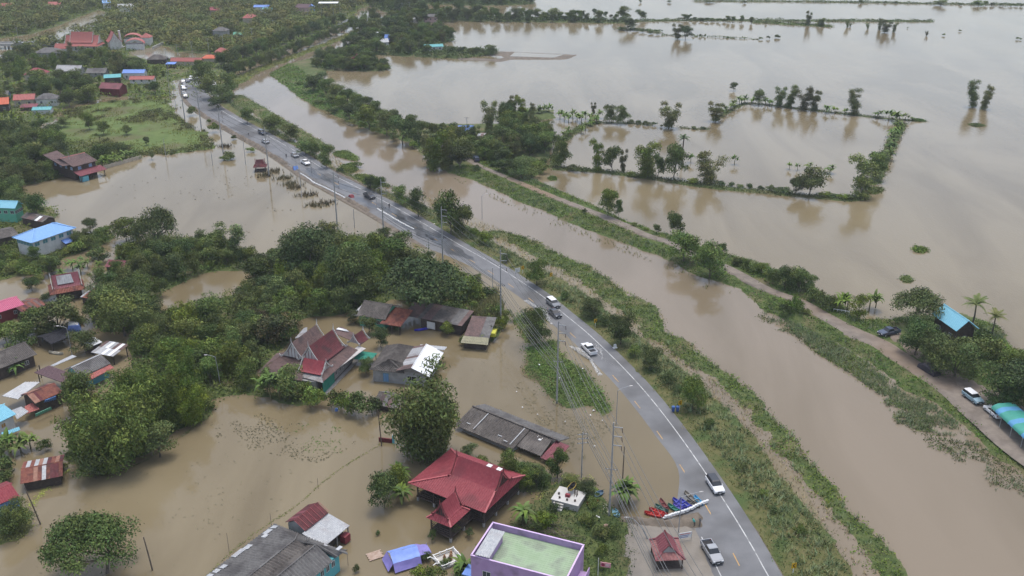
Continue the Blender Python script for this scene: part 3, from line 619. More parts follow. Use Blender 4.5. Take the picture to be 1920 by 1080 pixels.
def slope(parent, name, a, b, c, d, mat, pitch=.36, amp=.045, th=.06, bil=False, rows=1, sag=0.0):
    a, b, c, d = [Vector(p) for p in (a, b, c, d)]; ex = (b-a); L = ex.length; ex = ex/L; en = ex.cross(d-a).normalized()
    if en.z < 0: en = -en
    ew = en.cross(ex)
    if ew.dot(d-a) < 0: ew = -ew
    hh = (d-a).dot(ew); xd = (d-a).dot(ex); xc = (c-a).dot(ex); n = max(2, 2*int(L/pitch)); V = []
    for k in range(n+1):
        u = k/n; x = L*u
        if bil: lo, hi = a+(b-a)*u, d+(c-d)*u
        else:
            t = hh
            if x < xd: t = hh*x/max(xd, 1e-6)
            elif x > xc: t = hh*(L-x)/max(L-xc, 1e-6)
            lo = a+ex*x; hi = lo+ew*max(t, .002)
        for r in range(rows+1):
            q = r/rows; V.append(lo+(hi-lo)*q+en*(amp if k % 2 else -amp)-en*sag*math.sin(math.pi*q))
    m = len(V); V += [p-en*(th+amp) for p in V]; F = []; R1 = rows+1
    for k in range(n):
        for r in range(rows):
            i = k*R1+r; F += [(i, i+R1, i+R1+1, i+1), (m+i, m+i+1, m+i+R1+1, m+i+R1)]
        i = k*R1; j = i+rows; F += [(i, m+i, m+i+R1, i+R1), (j, j+R1, m+j+R1, m+j)]
    for k in (0, n):
        for r in range(rows): i = k*R1+r; F.append((i, i+1, m+i+1, m+i))
    mb = MB(); mb.add(V, F); return mb.build(name, mat, parent)
def sheets(parent, a, b, c, d, mats, rg, sw=1.0, nrow=1, gap=.02, jig=.02):
    """a roof slope of separate overlapping corrugated sheets"""
    a, b, c, d = [Vector(p) for p in (a, b, c, d)]; n = max(1, round((b-a).length/sw)); cache = {}
    ex = (b-a)/n; ew = (d-a)/nrow; up = ex.cross(ew).normalized()
    if up.z < 0: up = -up
    me = None
    for k in range(n):
        for r in range(nrow):
            if me is None:
                mb = MB(); q = 6; V = []
                for i in range(q+1):
                    for s in (0, 1): V.append(ex*(i/q*(1-gap))+ew*s*(1.03)+up*(.03 if i % 2 else 0))
                F = [(2*i, 2*i+2, 2*i+3, 2*i+1) for i in range(q)]; m = len(V); V += [p-up*.04 for p in V]; F += [(m+2*i, m+2*i+1, m+2*i+3, m+2*i+2) for i in range(q)]+[(2*i, m+2*i, m+2*i+2, 2*i+2) for i in range(q)]+[(2*i+1, 2*i+3, m+2*i+3, m+2*i+1) for i in range(q)]
                F += [(0, 1, m+1, m), (2*q, m+2*q, m+2*q+1, 2*q+1)]
                mb.add(V, F); me = mb.mesh('roof_sheet', RF['zinc'])
            link('roof_sheet', me, parent, a+ex*k+ew*r+up*(.05+.02*r+jig*rg.random()), mat=RF[mats[int(rg.integers(len(mats)))]])
def rect(A, B, C, ze):
    a, b, c = G(*A, ze), G(*B, ze), G(*C, ze); ux = (b-a).normalized(); uy = Vector((-ux.y, ux.x, 0)); W = (c-b).dot(uy)
    if W < 0: a, b = b, a; ux = -ux; uy = -uy; W = -W
    L = (b-a).length; o = a+ux*L/2+uy*W/2; o.z = 0; return o, math.atan2(ux.y, ux.x), L, W
def window(t, cx, cy, cz, w, h, axis, sgn, fm=None, pm=None, name='window'):
    """axis 'y': wall facing +-y; 'x': wall facing +-x"""
    mb = MB(); e = .06; d0, d1 = (.0, .05)
    def bx(m, u0, u1, z0, z1, a, b):
        if axis == 'y': m.box(cx+u0, cx+u1, min(cy+sgn*a, cy+sgn*b), max(cy+sgn*a, cy+sgn*b), cz+z0, cz+z1)
        else: m.box(min(cx+sgn*a, cx+sgn*b), max(cx+sgn*a, cx+sgn*b), cy+u0, cy+u1, cz+z0, cz+z1)
    for (u0, u1, z0, z1) in ((-w/2, w/2, -h/2, -h/2+e), (-w/2, w/2, h/2-e, h/2), (-w/2, -w/2+e, -h/2+e, h/2-e), (w/2-e, w/2, -h/2+e, h/2-e), (-e/2, e/2, -h/2+e, h/2-e)): bx(mb, u0, u1, z0, z1, -.02, .05)
    f = mb.build(name, fm or FRAME, t); p = MB(); bx(p, -w/2+e, w/2-e, -h/2+e, h/2-e, -.03, .02); p.build('pane' if name == 'window' else 'door_leaf', pm or GLASS, f)
def walls(t, x0, x1, y0, y1, zb, ze, wm, roof='', zr=0, oh=.4, win=None, pm=None, fm=None, door=False, sides='fblr', nwin=None):
    mb = MB().box(x0, x1, y0, y1, zb, ze)
    if roof == 'gx':
        for x in (x0, x1-.12): mb.prism([(y0, ze+.001), (y1, ze+.001), ((y0+y1)/2, zr-.2)], 'x', x, x+.12)
    if roof == 'gy':
        for y in (y0, y1-.12): mb.prism([(x0, ze+.001), (x1, ze+.001), ((x0+x1)/2, zr-.2)], 'y', y, y+.12)
    mb.build('wall', wm, t)
    if win:
        ww, wh, zc = win
        for s, axis, sg, c0, c1, fx in (('f', 'y', -1, x0, x1, y0), ('b', 'y', 1, x0, x1, y1), ('l', 'x', -1, y0, y1, x0), ('r', 'x', 1, y0, y1, x1)):
            if s not in sides or c1-c0 < 2.4: continue
            n = nwin or max(1, int((c1-c0)/3.0))
            for k in range(n):
                u = c0+(c1-c0)*(k+.5)/n
                a = (u, fx) if axis == 'y' else (fx, u)
                if door and s == 'f' and k == n//2: window(t, a[0], a[1], .9, 1.0, 1.9, axis, sg, SHUT, DARK, 'door')
                else: window(t, a[0], a[1], zc, ww, wh, axis, sg, fm, pm)
def gable_roof(t, x0, x1, y0, y1, ze, zr, mat, axis='x', cap=None, pitch=.36, capm=None):
    if axis == 'x':
        ym = (y0+y1)/2; slope(t, 'roof_slope', (x0,y0,ze), (x1,y0,ze), (x1,ym,zr), (x0,ym,zr), mat, pitch); slope(t, 'roof_slope', (x1,y1,ze), (x0,y1,ze), (x0,ym,zr), (x1,ym,zr), mat, pitch)
        MB().prism([(ym-.16, zr-.02), (ym+.16, zr-.02), (ym, zr+.11)], 'x', x0-.05, x1+.05).build('ridge_cap', capm or mat, t)
    else:
        xm = (x0+x1)/2; slope(t, 'roof_slope', (x0,y1,ze), (x0,y0,ze), (xm,y0,zr), (xm,y1,zr), mat, pitch); slope(t, 'roof_slope', (x1,y0,ze), (x1,y1,ze), (xm,y1,zr), (xm,y0,zr), mat, pitch)
        MB().prism([(xm-.16, zr-.02), (xm+.16, zr-.02), (xm, zr+.11)], 'y', y0-.05, y1+.05).build('ridge_cap', capm or mat, t)
def skirt(t, o, i, z0, z1, mat, capm=None, pitch=.36, sides='fblr'):
    (X0, X1, Y0, Y1), (x0, x1, y0, y1) = o, i
    S_ = {'f': ((X0,Y0,z0),(X1,Y0,z0),(x1,y0,z1),(x0,y0,z1)), 'b': ((X1,Y1,z0),(X0,Y1,z0),(x0,y1,z1),(x1,y1,z1)), 'l': ((X0,Y1,z0),(X0,Y0,z0),(x0,y0,z1),(x0,y1,z1)), 'r': ((X1,Y0,z0),(X1,Y1,z0),(x1,y1,z1),(x1,y0,z1))}
    for s in sides: slope(t, 'roof_slope', *S_[s], mat, pitch)
    if capm:
        for p, q, s in (((X0,Y0,z0),(x0,y0,z1),'fl'), ((X1,Y0,z0),(x1,y0,z1),'fr'), ((X0,Y1,z0),(x0,y1,z1),'bl'), ((X1,Y1,z0),(x1,y1,z1),'br')):
            if s[0] in sides and s[1] in sides: MB().bar(Vector(p)+Vector((0,0,.07)), Vector(q)+Vector((0,0,.07)), .3, .12).build('hip_cap', capm, t)
def hip_roof(t, x0, x1, y0, y1, ze, zr, mat, capm=None, pitch=.36):
    L, W = x1-x0, y1-y0; k = min(L, W)/2
    if L >= W: skirt(t, (x0, x1, y0, y1), (x0+k, x1-k, y0+k-.001, y0+k+.001) if L > W+.1 else (x0+k-.01, x1-k+.01, y0+k-.001, y0+k+.001), ze, zr, mat, capm, pitch)
    else: skirt(t, (x0, x1, y0, y1), (x0+k-.001, x0+k+.001, y0+k, y1-k), ze, zr, mat, capm, pitch)
def thai_gable(t, p0, p1, hw, z0, mat, trim, gmat, root, over=.25, fin=1.0):
    """steep concave gable roof with boarded ends and pointed finials; p0, p1 = ridge ends (world)"""
    p0, p1 = Vector(p0), Vector(p1); z1 = p0.z; d = p1-p0; d.z = 0; L = d.length; d.normalize(); r = Vector((d.y, -d.x, 0))
    inv = root; prof = [(k/6, (1-k/6)**1.45) for k in range(7)]
    def pt(u, s, q): return inv @ (Vector((p0.x, p0.y, 0))+d*u+r*(s*hw)+Vector((0, 0, z0+(z1-z0)*q)))
    for s in (-1, 1):
        V = []; F = []; n = max(2, 2*int(L/.4))
        for k in range(n+1):
            for (f, q) in prof: V.append(pt(L*k/n, s*f, q)+Vector((0, 0, .04 if k % 2 else 0)))
        m = len(V); V += [v-Vector((0, 0, .12)) for v in V]
        for k in range(n):
            for j in range(6): i = k*7+j; F += [(i, i+7, i+8, i+1), (m+i, m+i+1, m+i+8, m+i+7)]
            F += [(k*7+6, k*7+13, m+k*7+13, m+k*7+6)]
        mb = MB(); mb.add(V, F); mb.build('roof_slope', mat, t)
    for u, e in ((-over, -1), (L+over, 1)):
        for s in (-1, 1):
            mb = MB(); pts = [pt(u, s*f, q)+Vector((0, 0, .12)) for f, q in prof]; tip = pt(u+e*.1, s*1.13, .13); V = []
            for p in pts+[tip]: V += [p+Vector((0, 0, .14)), p-Vector((0, 0, .22))]
            off = (inv.to_3x3() @ (d*e))*.12; m = len(V); V += [v+off for v in V]; F = []
            for i in range(len(pts)): a = 2*i; F += [(a, a+2, a+3, a+1), (m+a, m+a+1, m+a+3, m+a+2), (a, m+a, m+a+2, a+2), (a+1, a+3, m+a+3, m+a+1)]
            F += [(0, 1, m+1, m), (m-2, 2*m-2, 2*m-1, m-1)]
            mb.add(V, F); mb.build('bargeboard', trim, t)
        MB().tube([pt(u, 0, 1)+Vector((0, 0, -.1)), pt(u+e*.15*fin, 0, 1)+Vector((0, 0, .5*fin)), pt(u+e*.1*fin, 0, 1)+Vector((0, 0, 1.25*fin))], [.16, .1, .02], 5).build('finial', trim, t)
        a_, b_, c_ = pt(u-e*.35, -.92, .02), pt(u-e*.35, .92, .02), pt(u-e*.35, 0, .93); off = (inv.to_3x3() @ (d*e))*.08
        mid1, mid2 = pt(u-e*.35, -.45, .36), pt(u-e*.35, .45, .36)
        g = MB(); P = [a_, b_, mid2, c_, mid1]; g.add(P+[p+off for p in P], [(0,1,2,3,4), (9,8,7,6,5)]+[(i, (i+1) % 5, (i+1) % 5+5, i+5) for i in range(5)]); go = g.build('gable_panel', gmat, t)
        for f in (-.4, -.13, .13, .4):
            lo, hi = pt(u-e*.30, f, .04), pt(u-e*.30, f, .04+.78*(1-abs(f))**1.45); MB().bar(lo+off, hi+off, .07, .07).build('gable_slat', TRIMM, go)
def Tinv(loc, rz): return (Matrix.Translation(loc) @ Matrix.Rotation(rz, 4, 'Z')).inverted()
def avoid(o, rz, L, W, m=.5):
    c, s = math.cos(rz), math.sin(rz); AVOID.append((o.x, np.array([(o.x+c*x-s*y, o.y+s*x+c*y) for x, y in ((-L/2,-W/2),(L/2,-W/2),(L/2,W/2),(-L/2,W/2))]), m))
def posts(t, xy, z0, z1, r=.12, mat=None, name='post'):
    me = MB().box(-r, r, -r, r, z0, z1).mesh(name, mat or WL['wood'])
    for x, y in xy: link(name, me, t, (x, y, 0))
def house(name, label, A, B, C, ze, roof, zr, rm, wm, oh=.5, zb=-.9, win=None, cat='house', rect_=None, capm=None, pm=None, fm=None, door=False, open_=False, sheet=None, sw=1.0, nrow=1, seed=1, pitch=.36, nwin=None):
    o, rz, L, W = rect_ or rect(A, B, C, ze); t = thing(name, label, cat, o, rz); avoid(o, rz, L, W)
    x0, x1, y0, y1 = -L/2, L/2, -W/2, W/2; rm_ = RF[rm] if isinstance(rm, str) else rm; wm_ = WL[wm] if isinstance(wm, str) else wm; rg = np.random.default_rng(seed)
    zw = ze+.0
    if roof == 'shed': zw = ze-.08
    if not open_: walls(t, x0+oh, x1-oh, y0+oh, y1-oh, zb, zw-.1, wm_, roof if roof in ('gx', 'gy') else '', zr, oh, win, pm, fm, door, nwin=nwin)
    else:
        posts(t, [(x, y) for x in np.linspace(x0+.4, x1-.4, max(2, int(L/3)+1)) for y in (y0+.4, y1-.4)], zb, ze-.02, .09)
    if sheet:
        if roof == 'gx': sheets(t, (x0,y0,ze), (x1,y0,ze), (x1,0,zr), (x0,0,zr), sheet, rg, sw, nrow); sheets(t, (x1,y1,ze), (x0,y1,ze), (x0,0,zr), (x1,0,zr), sheet, rg, sw, nrow); MB().prism([(-.2, zr+.02), (.2, zr+.02), (0, zr+.16)], 'x', x0, x1).build('ridge_cap', rm_, t)
        elif roof == 'gy': sheets(t, (x0,y1,ze), (x0,y0,ze), (0,y0,zr), (0,y1,zr), sheet, rg, sw, nrow); sheets(t, (x1,y0,ze), (x1,y1,ze), (0,y1,zr), (0,y0,zr), sheet, rg, sw, nrow); MB().prism([(-.2, zr+.02), (.2, zr+.02), (0, zr+.16)], 'y', y0, y1).build('ridge_cap', rm_, t)
        elif roof == 'shed': sheets(t, (x0,y0,ze), (x1,y0,ze), (x1,y1,zr), (x0,y1,zr), sheet, rg, sw, nrow)
    elif roof == 'gx': gable_roof(t, x0, x1, y0, y1, ze, zr, rm_, 'x', capm=capm, pitch=pitch)
    elif roof == 'gy': gable_roof(t, x0, x1, y0, y1, ze, zr, rm_, 'y', capm=capm, pitch=pitch)
    elif roof == 'hip': hip_roof(t, x0, x1, y0, y1, ze, zr, rm_, capm, pitch)
    elif roof == 'shed': slope(t, 'roof_slope', (x0,y0,ze), (x1,y0,ze), (x1,y1,zr), (x0,y1,zr), rm_, pitch)
    return t, L, W, Tinv(o, rz)
# ---------------------------------------------------------------- red stilted house
o, rz, L, W = rect((774,908), (909,961), (967,898.6), 3.8)
FL = G(774,908,3.8); c, s = math.cos(rz), math.sin(rz); o = Vector((FL.x, FL.y, -.7)); t = thing('stilt_house', 'large bright red tiled timber house on stilts above the brown flood', 'house', o, rz); avoid(o+Vector((c*6.5-s*6, s*6.5+c*6, 0)), rz, 15.4, 12.6)
inv = Tinv(o, rz); wo = lambda x, y, z: Matrix.Translation(o) @ Matrix.Rotation(rz, 4, 'Z') @ Vector((x, y, z))
skirt(t, (-1.0, 14.6, 0, 12.4), (5.1, 14.0, 4.0, 8.2), 4.4, 5.9, RF['red'], TRIMR, .42)
thai_gable(t, wo(5.2, 6.1, 8.6), wo(13.9, 6.1, 8.6), 2.3, 5.05, RF['red'], TRIMM, WL['wood'], inv)
for x in (8.4, 10.4): MB().box(x, x+.9, 9.6, 10.5, 5.62, 5.70).build('skylight', RF['white'], t, rot=None)
skirt(t, (7.1, 11.9, -5.7, -.3), (8.2, 10.8, -4.8, -1.2), 4.1, 4.9, RF['red'], TRIMR, .42)
thai_gable(t, wo(9.5, -4.8, 7.3), wo(9.5, -1.2, 7.3), 1.5, 4.1, RF['red'], TRIMM, WL['wood'], inv, fin=.8)
MB().box(0, 13.9, .8, 11.8, 1.5, 1.72).build('deck', WL['wood'], t); MB().box(7.4, 11.6, -5.3, .79, 1.5, 1.70).build('porch_deck', WL['wood'], t)
MB().box(.8, 12.0, 2.6, 11.2, 1.73, 4.5).build('wall', WL['wood'], t)
for k in range(3): window(t, 3+3.2*k, 2.6, 3.2, 1.1, 1.2, 'y', -1, SHUT, DARK)
for k in range(2): window(t, 12.0, 4.8+3.2*k, 3.2, 1.1, 1.2, 'x', 1, SHUT, DARK)
posts(t, [(x, y) for x in (.2, 3.6, 7.0, 10.4, 13.7) for y in (1.0, 4.6, 8.2, 11.6)]+[(7.6, -5.1), (11.4, -5.1), (7.6, -1.5), (11.4, -1.5)], -1.2, 1.5, .16, CONC)
posts(t, [(.2, 1.0), (3.6, 1.0), (13.7, 1.0), (13.7, 4.6), (13.7, 8.2), (13.7, 11.6), (7.6, -5.1), (11.4, -5.1)], 1.7, 4.35, .09)
for z in (2.1, 2.5, 2.9):
    for a, b in (((13.75, .9), (13.75, 11.7)), ((.2, .9), (7.2, .9)), ((11.8, .9), (13.7, .9)), ((7.5, -5.2), (7.5, .7)), ((11.5, -5.2), (11.5, .7)), ((7.5, -5.2), (11.5, -5.2))): MB().bar((*a, z), (*b, z), .06, .1).build('rail', WL['wood'], t)
# ---------------------------------------------------------------- big grey sheet-roofed house with teal walls (lower edge)
P0 = G(553.4, 1011.4, 5.2); P1 = G(467.5, 1080, 5.2); dv = (P1-P0).normalized(); rz = math.atan2(dv.y, dv.x); o = Vector((P0.x, P0.y, 0))
t = thing('teal_house', 'wide grey corrugated twin-ridge house with turquoise walls at the lower edge', 'house', o, rz); inv = Tinv(o, rz); avoid(o+dv*9, rz, 24, 16)
def lp(px, py, z): return inv @ G(px, py, z)
r2 = lp(591.7, 1021.6, 5.2); yr = r2.y; ye = lp(610, 1064, 3.4).y; yl = lp(440, 1037, 3.4).y; xE = 17.0
sg = 1 if yr > 0 else -1; yv = yr*.5
slope(t, 'roof_slope', (-3.2, yl, 3.3), (xE, yl, 3.3), (xE, 0, 5.2), (0, 0, 5.2), RF['grey'], .56, .10)
slope(t, 'roof_slope', (r2.x*.5-.5, yv, 4.5), (xE, yv, 4.5), (xE, 0, 5.2), (0, 0, 5.2), RF['dgrey'], .56, .10, bil=True)
slope(t, 'roof_slope', (xE, yv, 4.5), (r2.x*.5-.5, yv, 4.5), (r2.x, yr, 5.2), (xE, yr, 5.2), RF['dgrey'], .56, .10, bil=True)
slope(t, 'roof_slope', (xE, ye, 3.4), (r2.x-.2, ye, 3.4), (r2.x-.2, yr, 5.2), (xE, yr, 5.2), RF['grey'], .56, .10)
slope(t, 'roof_slope', (-3.6, ye*1.08, 3.1), (-3.2, yl, 3.1), (0, .1*sg, 5.1), (r2.x-.4, yr, 5.1), RF['grey'], .56, .10, bil=True)
MB().bar((0, 0, 5.26), (xE, 0, 5.26), .2, .08).build('ridge_cap', RF['grey'], t); MB().bar((r2.x, yr, 5.26), (xE, yr, 5.26), .2, .08).build('ridge_cap', RF['grey'], t); MB().bar((-3.2, yl*.35, 3.3), (0, 0, 5.28), .18, .08).build('hip_cap', RF['grey'], t); MB().bar((r2.x-.2, yr, 5.22), (r2.x-1.2, ye, 3.45), .18, .08).build('hip_cap', RF['grey'], t)
slope(t, 'roof_slope', lp(630,1045,3.4), lp(652,1030,3.1), lp(592.5,1021.6,5.15), lp(591.5,1022,5.15), RF['grey'], .56, .10, bil=True)
b0, b1 = sorted((yl*.93, ye*.93)); MB().box(-2.6, xE-.5, b0, b1, -.9, 3.25).build('wall', WL['teal'], t)
sy = 1 if ye > 0 else -1; rg = np.random.default_rng(5)
for k in range(9):
    if k % 4 != 3: window(t, -1.2+1.25*k, ye*.93, 2.3, .75, 1.1, 'y', sy, FRAME, GLASS)
for k in range(13):   # pale replacement sheets along the left eave
    x = -2.6+k*1.35+rg.uniform(-.2, .2); wd = rg.choice([.9, 1.0, 1.4]); f = rg.uniform(.0, .12); yy = yl*(1-f); zz = 3.3+1.9*f
    if rg.random() < .78: slope(t, 'pale_sheet', (x, yy, zz+.12), (x+wd, yy, zz+.12), (x+wd, yy*.86, zz+.12+1.9*.14*(1-f)), (x, yy*.86, zz+.12+1.9*.14*(1-f)), RF['lgrey'], .30, .03, .03)
for (px, py) in ((481, 1058), (608, 1026), (636, 1029)):
    q = lp(px, py, 4.3); MB().box(q.x-.5, q.x+.5, q.y-.3, q.y+.3, q.z+.1, q.z+.16).build('pale_sheet', RF['lgrey'], t)
# ---------------------------------------------------------------- annex with maroon ridge roof and zinc lean-to
t, L, W, inv = house('annex', 'small annex with maroon ridge roof and pale zinc lean-to beside the big grey roof', (616,962), (573,996), (531.6,982), 3.5, 'gx', 4.7, 'dred', 'cement', .3, sheet=('dred', 'dred', 'maroon'), sw=.75, seed=3)
for k in range(-3, 4): MB().bar((k*.95, -W/2, 3.72), (k*.95, 0, 4.86), .05, .05).build('batten', TRIMR, t)
slope(t, 'lean_to_roof', (-L/2-.6, -W/2-4.2, 2.6), (L/2+.2, -W/2-4.2, 2.6), (L/2+.2, -W/2+.2, 3.4), (-L/2-.6, -W/2+.2, 3.4), RF['lgrey'], .34)
posts(t, [(x, -W/2-3.9) for x in (-L/2, 0, L/2)], -1, 2.55, .08, WL['plank']); MB().box(-L/2+.2, L/2-.2, -W/2-3.0, -W/2, -.9, 2.3).build('lean_to_wall', WL['wood'], t); MB().box(L/2-1.6, L/2-.3, -W/2-4.6, -W/2-3.5, .2, 1.5).build('water_tank', RF['red'], t)
# ---------------------------------------------------------------- lilac flat-roofed building
o, rz, L, W = rect((883,1041), (1040,1080), (1095.6,1021.6), 7.0); a_ = G(923.8,979,7); b_ = G(1095.6,1021.6,7); dv = (b_-a_).normalized(); rz = math.atan2(dv.y, dv.x); L = (b_-a_).length; W = 8.4; uy = Vector((-dv.y, dv.x, 0)); o = a_+dv*L/2-uy*W/2; o.z = 0
t = thing('lilac_building', 'lilac two-storey building with pale green tiled flat roof and parapet', 'building', o, rz); avoid(o, rz, L, W, 1)
x0, x1, y0, y1 = -L/2, L/2, -W/2, W/2
MB().box(x0+.02, x1-.02, y0+.02, y1-.02, -.6, 5.9).build('wall', WL['purple'], t)
for nm, bb in (('parapet', (x0, x1, y1-.16, y1, 5.9, 7.0)), ('parapet', (x0, x1, y0, y0+.16, 5.9, 7.0)), ('parapet', (x0, x0+.16, y0+.161, y1-.161, 5.9, 7.0)), ('parapet', (x1-.16, x1, y0+.161, y1-.161, 5.9, 7.0))):
    q = MB().box(*bb).build(nm, WL['purple'], t); MB().box(bb[0]-.04, bb[1]+.04, bb[2]-.04, bb[3]+.04, 7.001, 7.06).build('coping', M('lilac coping', (.55,.40,.62), (.6,.45,.66), .7, 1), q)
gt = M('green floor tile', (.255,.345,.21), (.32,.41,.27), .6, .35, c3=(.22,.265,.19), s3=.35); MB().box(x0+.2, x1-.2, y0+.2, y1-.2, 5.91, 5.95).build('screed', M('tile joint', (.26,.34,.22), None, .8), t)
mb = MB(); n1, n2 = int((L-.5)/.46), int((W-.5)/.46)
for i in range(n1):
    for j in range(n2): u, v = x0+.25+i*.46, y0+.25+j*.46; mb.box(u, u+.42, v, v+.42, 5.95, 5.975)
tag(mb.build('floor_tiles', gt, t), kind='stuff')
MB().box(x0+.9, x0+2.7, y0+.2, y1-2.6, 5.9, 7.35).build('stair_head', WL['purple'], t); slope(t, 'stair_roof', (x0+.7, y0+.0, 7.42), (x0+2.95, y0+.0, 7.42), (x0+2.95, y1-2.3, 7.7), (x0+.7, y1-2.3, 7.7), RF['lgrey'], .34)
for k in range(3): window(t, x0+2.5+4*k, y0+.02, 4.2, 1.3, 1.2, 'y', -1)
window(t, x0+3.3, y0+.02, 2.4, .9, .5, 'y', -1, DARK, DARK)
MB().box(x1, x1+1.4, y0+1.2, y1-1.5, 3.2, 3.4).build('balcony_slab', WL['purple'], t); MB().box(x1+1.28, x1+1.4, y0+1.2, y1-1.5, 3.4, 4.4).build('balcony_parapet', WL['purple'], t)
MB().box(x1+.3, x1+3.4, y0-.5, y0+1.9, 2.6, 2.75).build('canopy', WL['beige'], t)
MB().box(x0-1.8, x0+.01, y0+.6, y0+3.4, 2.4, 2.55).build('side_canopy', RF['cobalt'], t)
# ---------------------------------------------------------------- roadside pavilion
t, L, W, inv = house('roadside_pavilion', 'small roadside shelter with dusty red sheet roof beside the silver pickup', (1229.4,1052), (1286,1049.4), (1276.7,1009.6), 2.1, 'none', 3, 'maroon', 'wood', .5, open_=True, cat='shelter')
skirt(t, (-L/2, L/2, -W/2, W/2), (-L*.25, L*.25, -W*.27, W*.40), 2.1, 2.7, RF['dusty'], RF['maroon'], .5)
gable_roof(t, -L*.31, L*.31, -W*.30, W*.46, 2.65, 4.0, RF['maroon'], 'y', capm=RF['dred'], pitch=.5)
MB().prism([(-L*.26, 2.7), (L*.26, 2.7), (0, 3.8)], 'y', -W*.27, -W*.25).build('gable_panel', WL['cement'], t)
MB().box(-L/2+.5, L/2-.5, W/2-.75, W/2-.6, .3, 1.1).build('bench_back', WL['wood'], t); MB().box(-L/2+.5, L/2-.5, -W/2+.45, W/2-.5, -.5, .1).build('floor_slab', WL['wood'], t)
# ---------------------------------------------------------------- long grey row house with red end
t, L, W, inv = house('long_house', 'long low grey-tiled row house with a red end roof, flooded to its eaves', (862,800), (962,842), (1028,806), 2.3, 'none', 3.6, 'grey', 'cement', .5, rect_=rect((862,800), (962,842), (1028,806), 1.2)); t.location.z = -1.1
a0 = inv @ G(876, 762, 2.6); a1 = inv @ G(1012, 808, 2.6); yr = (a0.y+a1.y)/2; x0 = a0.x-.6; x1 = a1.x; xf0 = (inv @ G(850,805,1.2)).x; xf1 = (inv @ G(958,843,1.2)).x
slope(t, 'roof_slope', (xf0-1, -W/2, 2.2), (xf1, -W/2, 2.2), (xf1, yr, 3.7), (xf0-1, yr, 3.7), RF['dgrey'], .52, .085)
slope(t, 'roof_slope', (xf1+.05, -W/2+1.2, 2.3), (xf1+5.5, -W/2+1.2, 2.3), (xf1+5.5, yr, 3.55), (xf1+.05, yr, 3.55), RF['dgrey'], .52, .085)
slope(t, 'red_end_roof', (xf1+5.6, -W/2+1.0, 2.1), (xf1+8.6, -W/2+1.0, 2.1), (xf1+8.6, yr+.5, 3.2), (xf1+5.6, yr+.5, 3.2), RF['maroon'], .36, .04)
slope(t, 'roof_slope', (xf1+6.5, yr+3.6, 2.6), (xf0-1, yr+3.6, 2.6), (xf0-1, yr, 3.75), (xf1+6.5, yr, 3.75), RF['grey'], .52, .085)
MB().bar((xf0-1, yr, 3.82), (xf1+6, yr, 3.82), .3, .12).build('ridge_cap', RF['dgrey'], t)
for x in (xf0+3.2, xf1-1.0): MB().bar((x, -W/2+.6, 2.55), (x, yr-.3, 3.75), .18, .05).build('pale_sheet', RF['lgrey'], t)
for x, y in ((xf0+1.0, -3.4), (xf1-2.6, -4.0), (xf1-4.5, -3.2)): MB().box(x, x+.9, y, y+.2, 2.75, 2.8).build('pale_sheet', RF['lgrey'], t)
# ---------------------------------------------------------------- grey and white roofed house
t, L, W, inv = house('cement_house', 'cement house half roofed in grey fibre sheet and half in brilliant white sheet', (692,693), (803,704), (838,659), 3.0, 'none', 5, 'dgrey', 'cement', .6, win=None)
x0, x1, y0, y1 = -L/2, L/2, -W/2, W/2; xm = -.2; xg = inv.to_translation() 
slope(t, 'roof_slope', (x0, y1+.2, 3.0), (x0, y0, 3.0), (-2.6, y0+2.0, 4.9), (-2.6, y1-2.0, 4.9), RF['dgrey'], .52, .085)
slope(t, 'roof_slope', (x0, y0, 3.0), (1.2, y0, 3.0), (.4, y0+2.0, 4.3), (-2.6, y0+2.0, 4.9), RF['dgrey'], .52, .085, bil=True)
slope(t, 'roof_slope', (.2, y0+.4, 3.6), (.2, y1, 3.6), (-2.6, y1-2.0, 4.9), (-2.6, y0+2.0, 4.9), RF['dgrey'], .52, .085, bil=True)
rg = np.random.default_rng(9)
sheets(t, (-.4, y1-.4, 3.45), (-.4, y0-.3, 3.45), (3.0, y0-.3, 4.5), (3.0, y1-.4, 4.5), ('zinc', 'zinc', 'lgrey', 'zinc', 'brown'), rg, 1.0, jig=.008)
sheets(t, (x1+.4, y0-.4, 2.85), (x1+.4, y1-.3, 2.85), (3.0, y1-.3, 4.52), (3.0, y0-.4, 4.52), ('white',), rg, 1.0, jig=.005)
slope(t, 'rear_roof', (x1+.6, y1+1.6, 3.3), (1.0, y1+1.6, 3.3), (1.0, y1-.5, 3.6), (x1+.6, y1-.5, 3.6), RF['lgrey'], .34)
MB().prism([(x0+.8, 2.9), (x1-.6, 2.9), (3.0, 4.2), (-1, 3.5)], 'y', y0+.62, y0+.74).build('gable_panel', WL['plank'], t)
window(t, -3.0, y0+.6, 1.2, 1.2, 2.0, 'y', -1, SHUT, WL['blue'], 'door'); window(t, 2.6, y0+.6, 1.5, 1.9, 1.2, 'y', -1, FRAME, DARK)
for k in range(4): window(t, x1-.6, y0+2+2.2*k, 1.6, .8, 1.1, 'x', 1, WL['plank'], DARK)
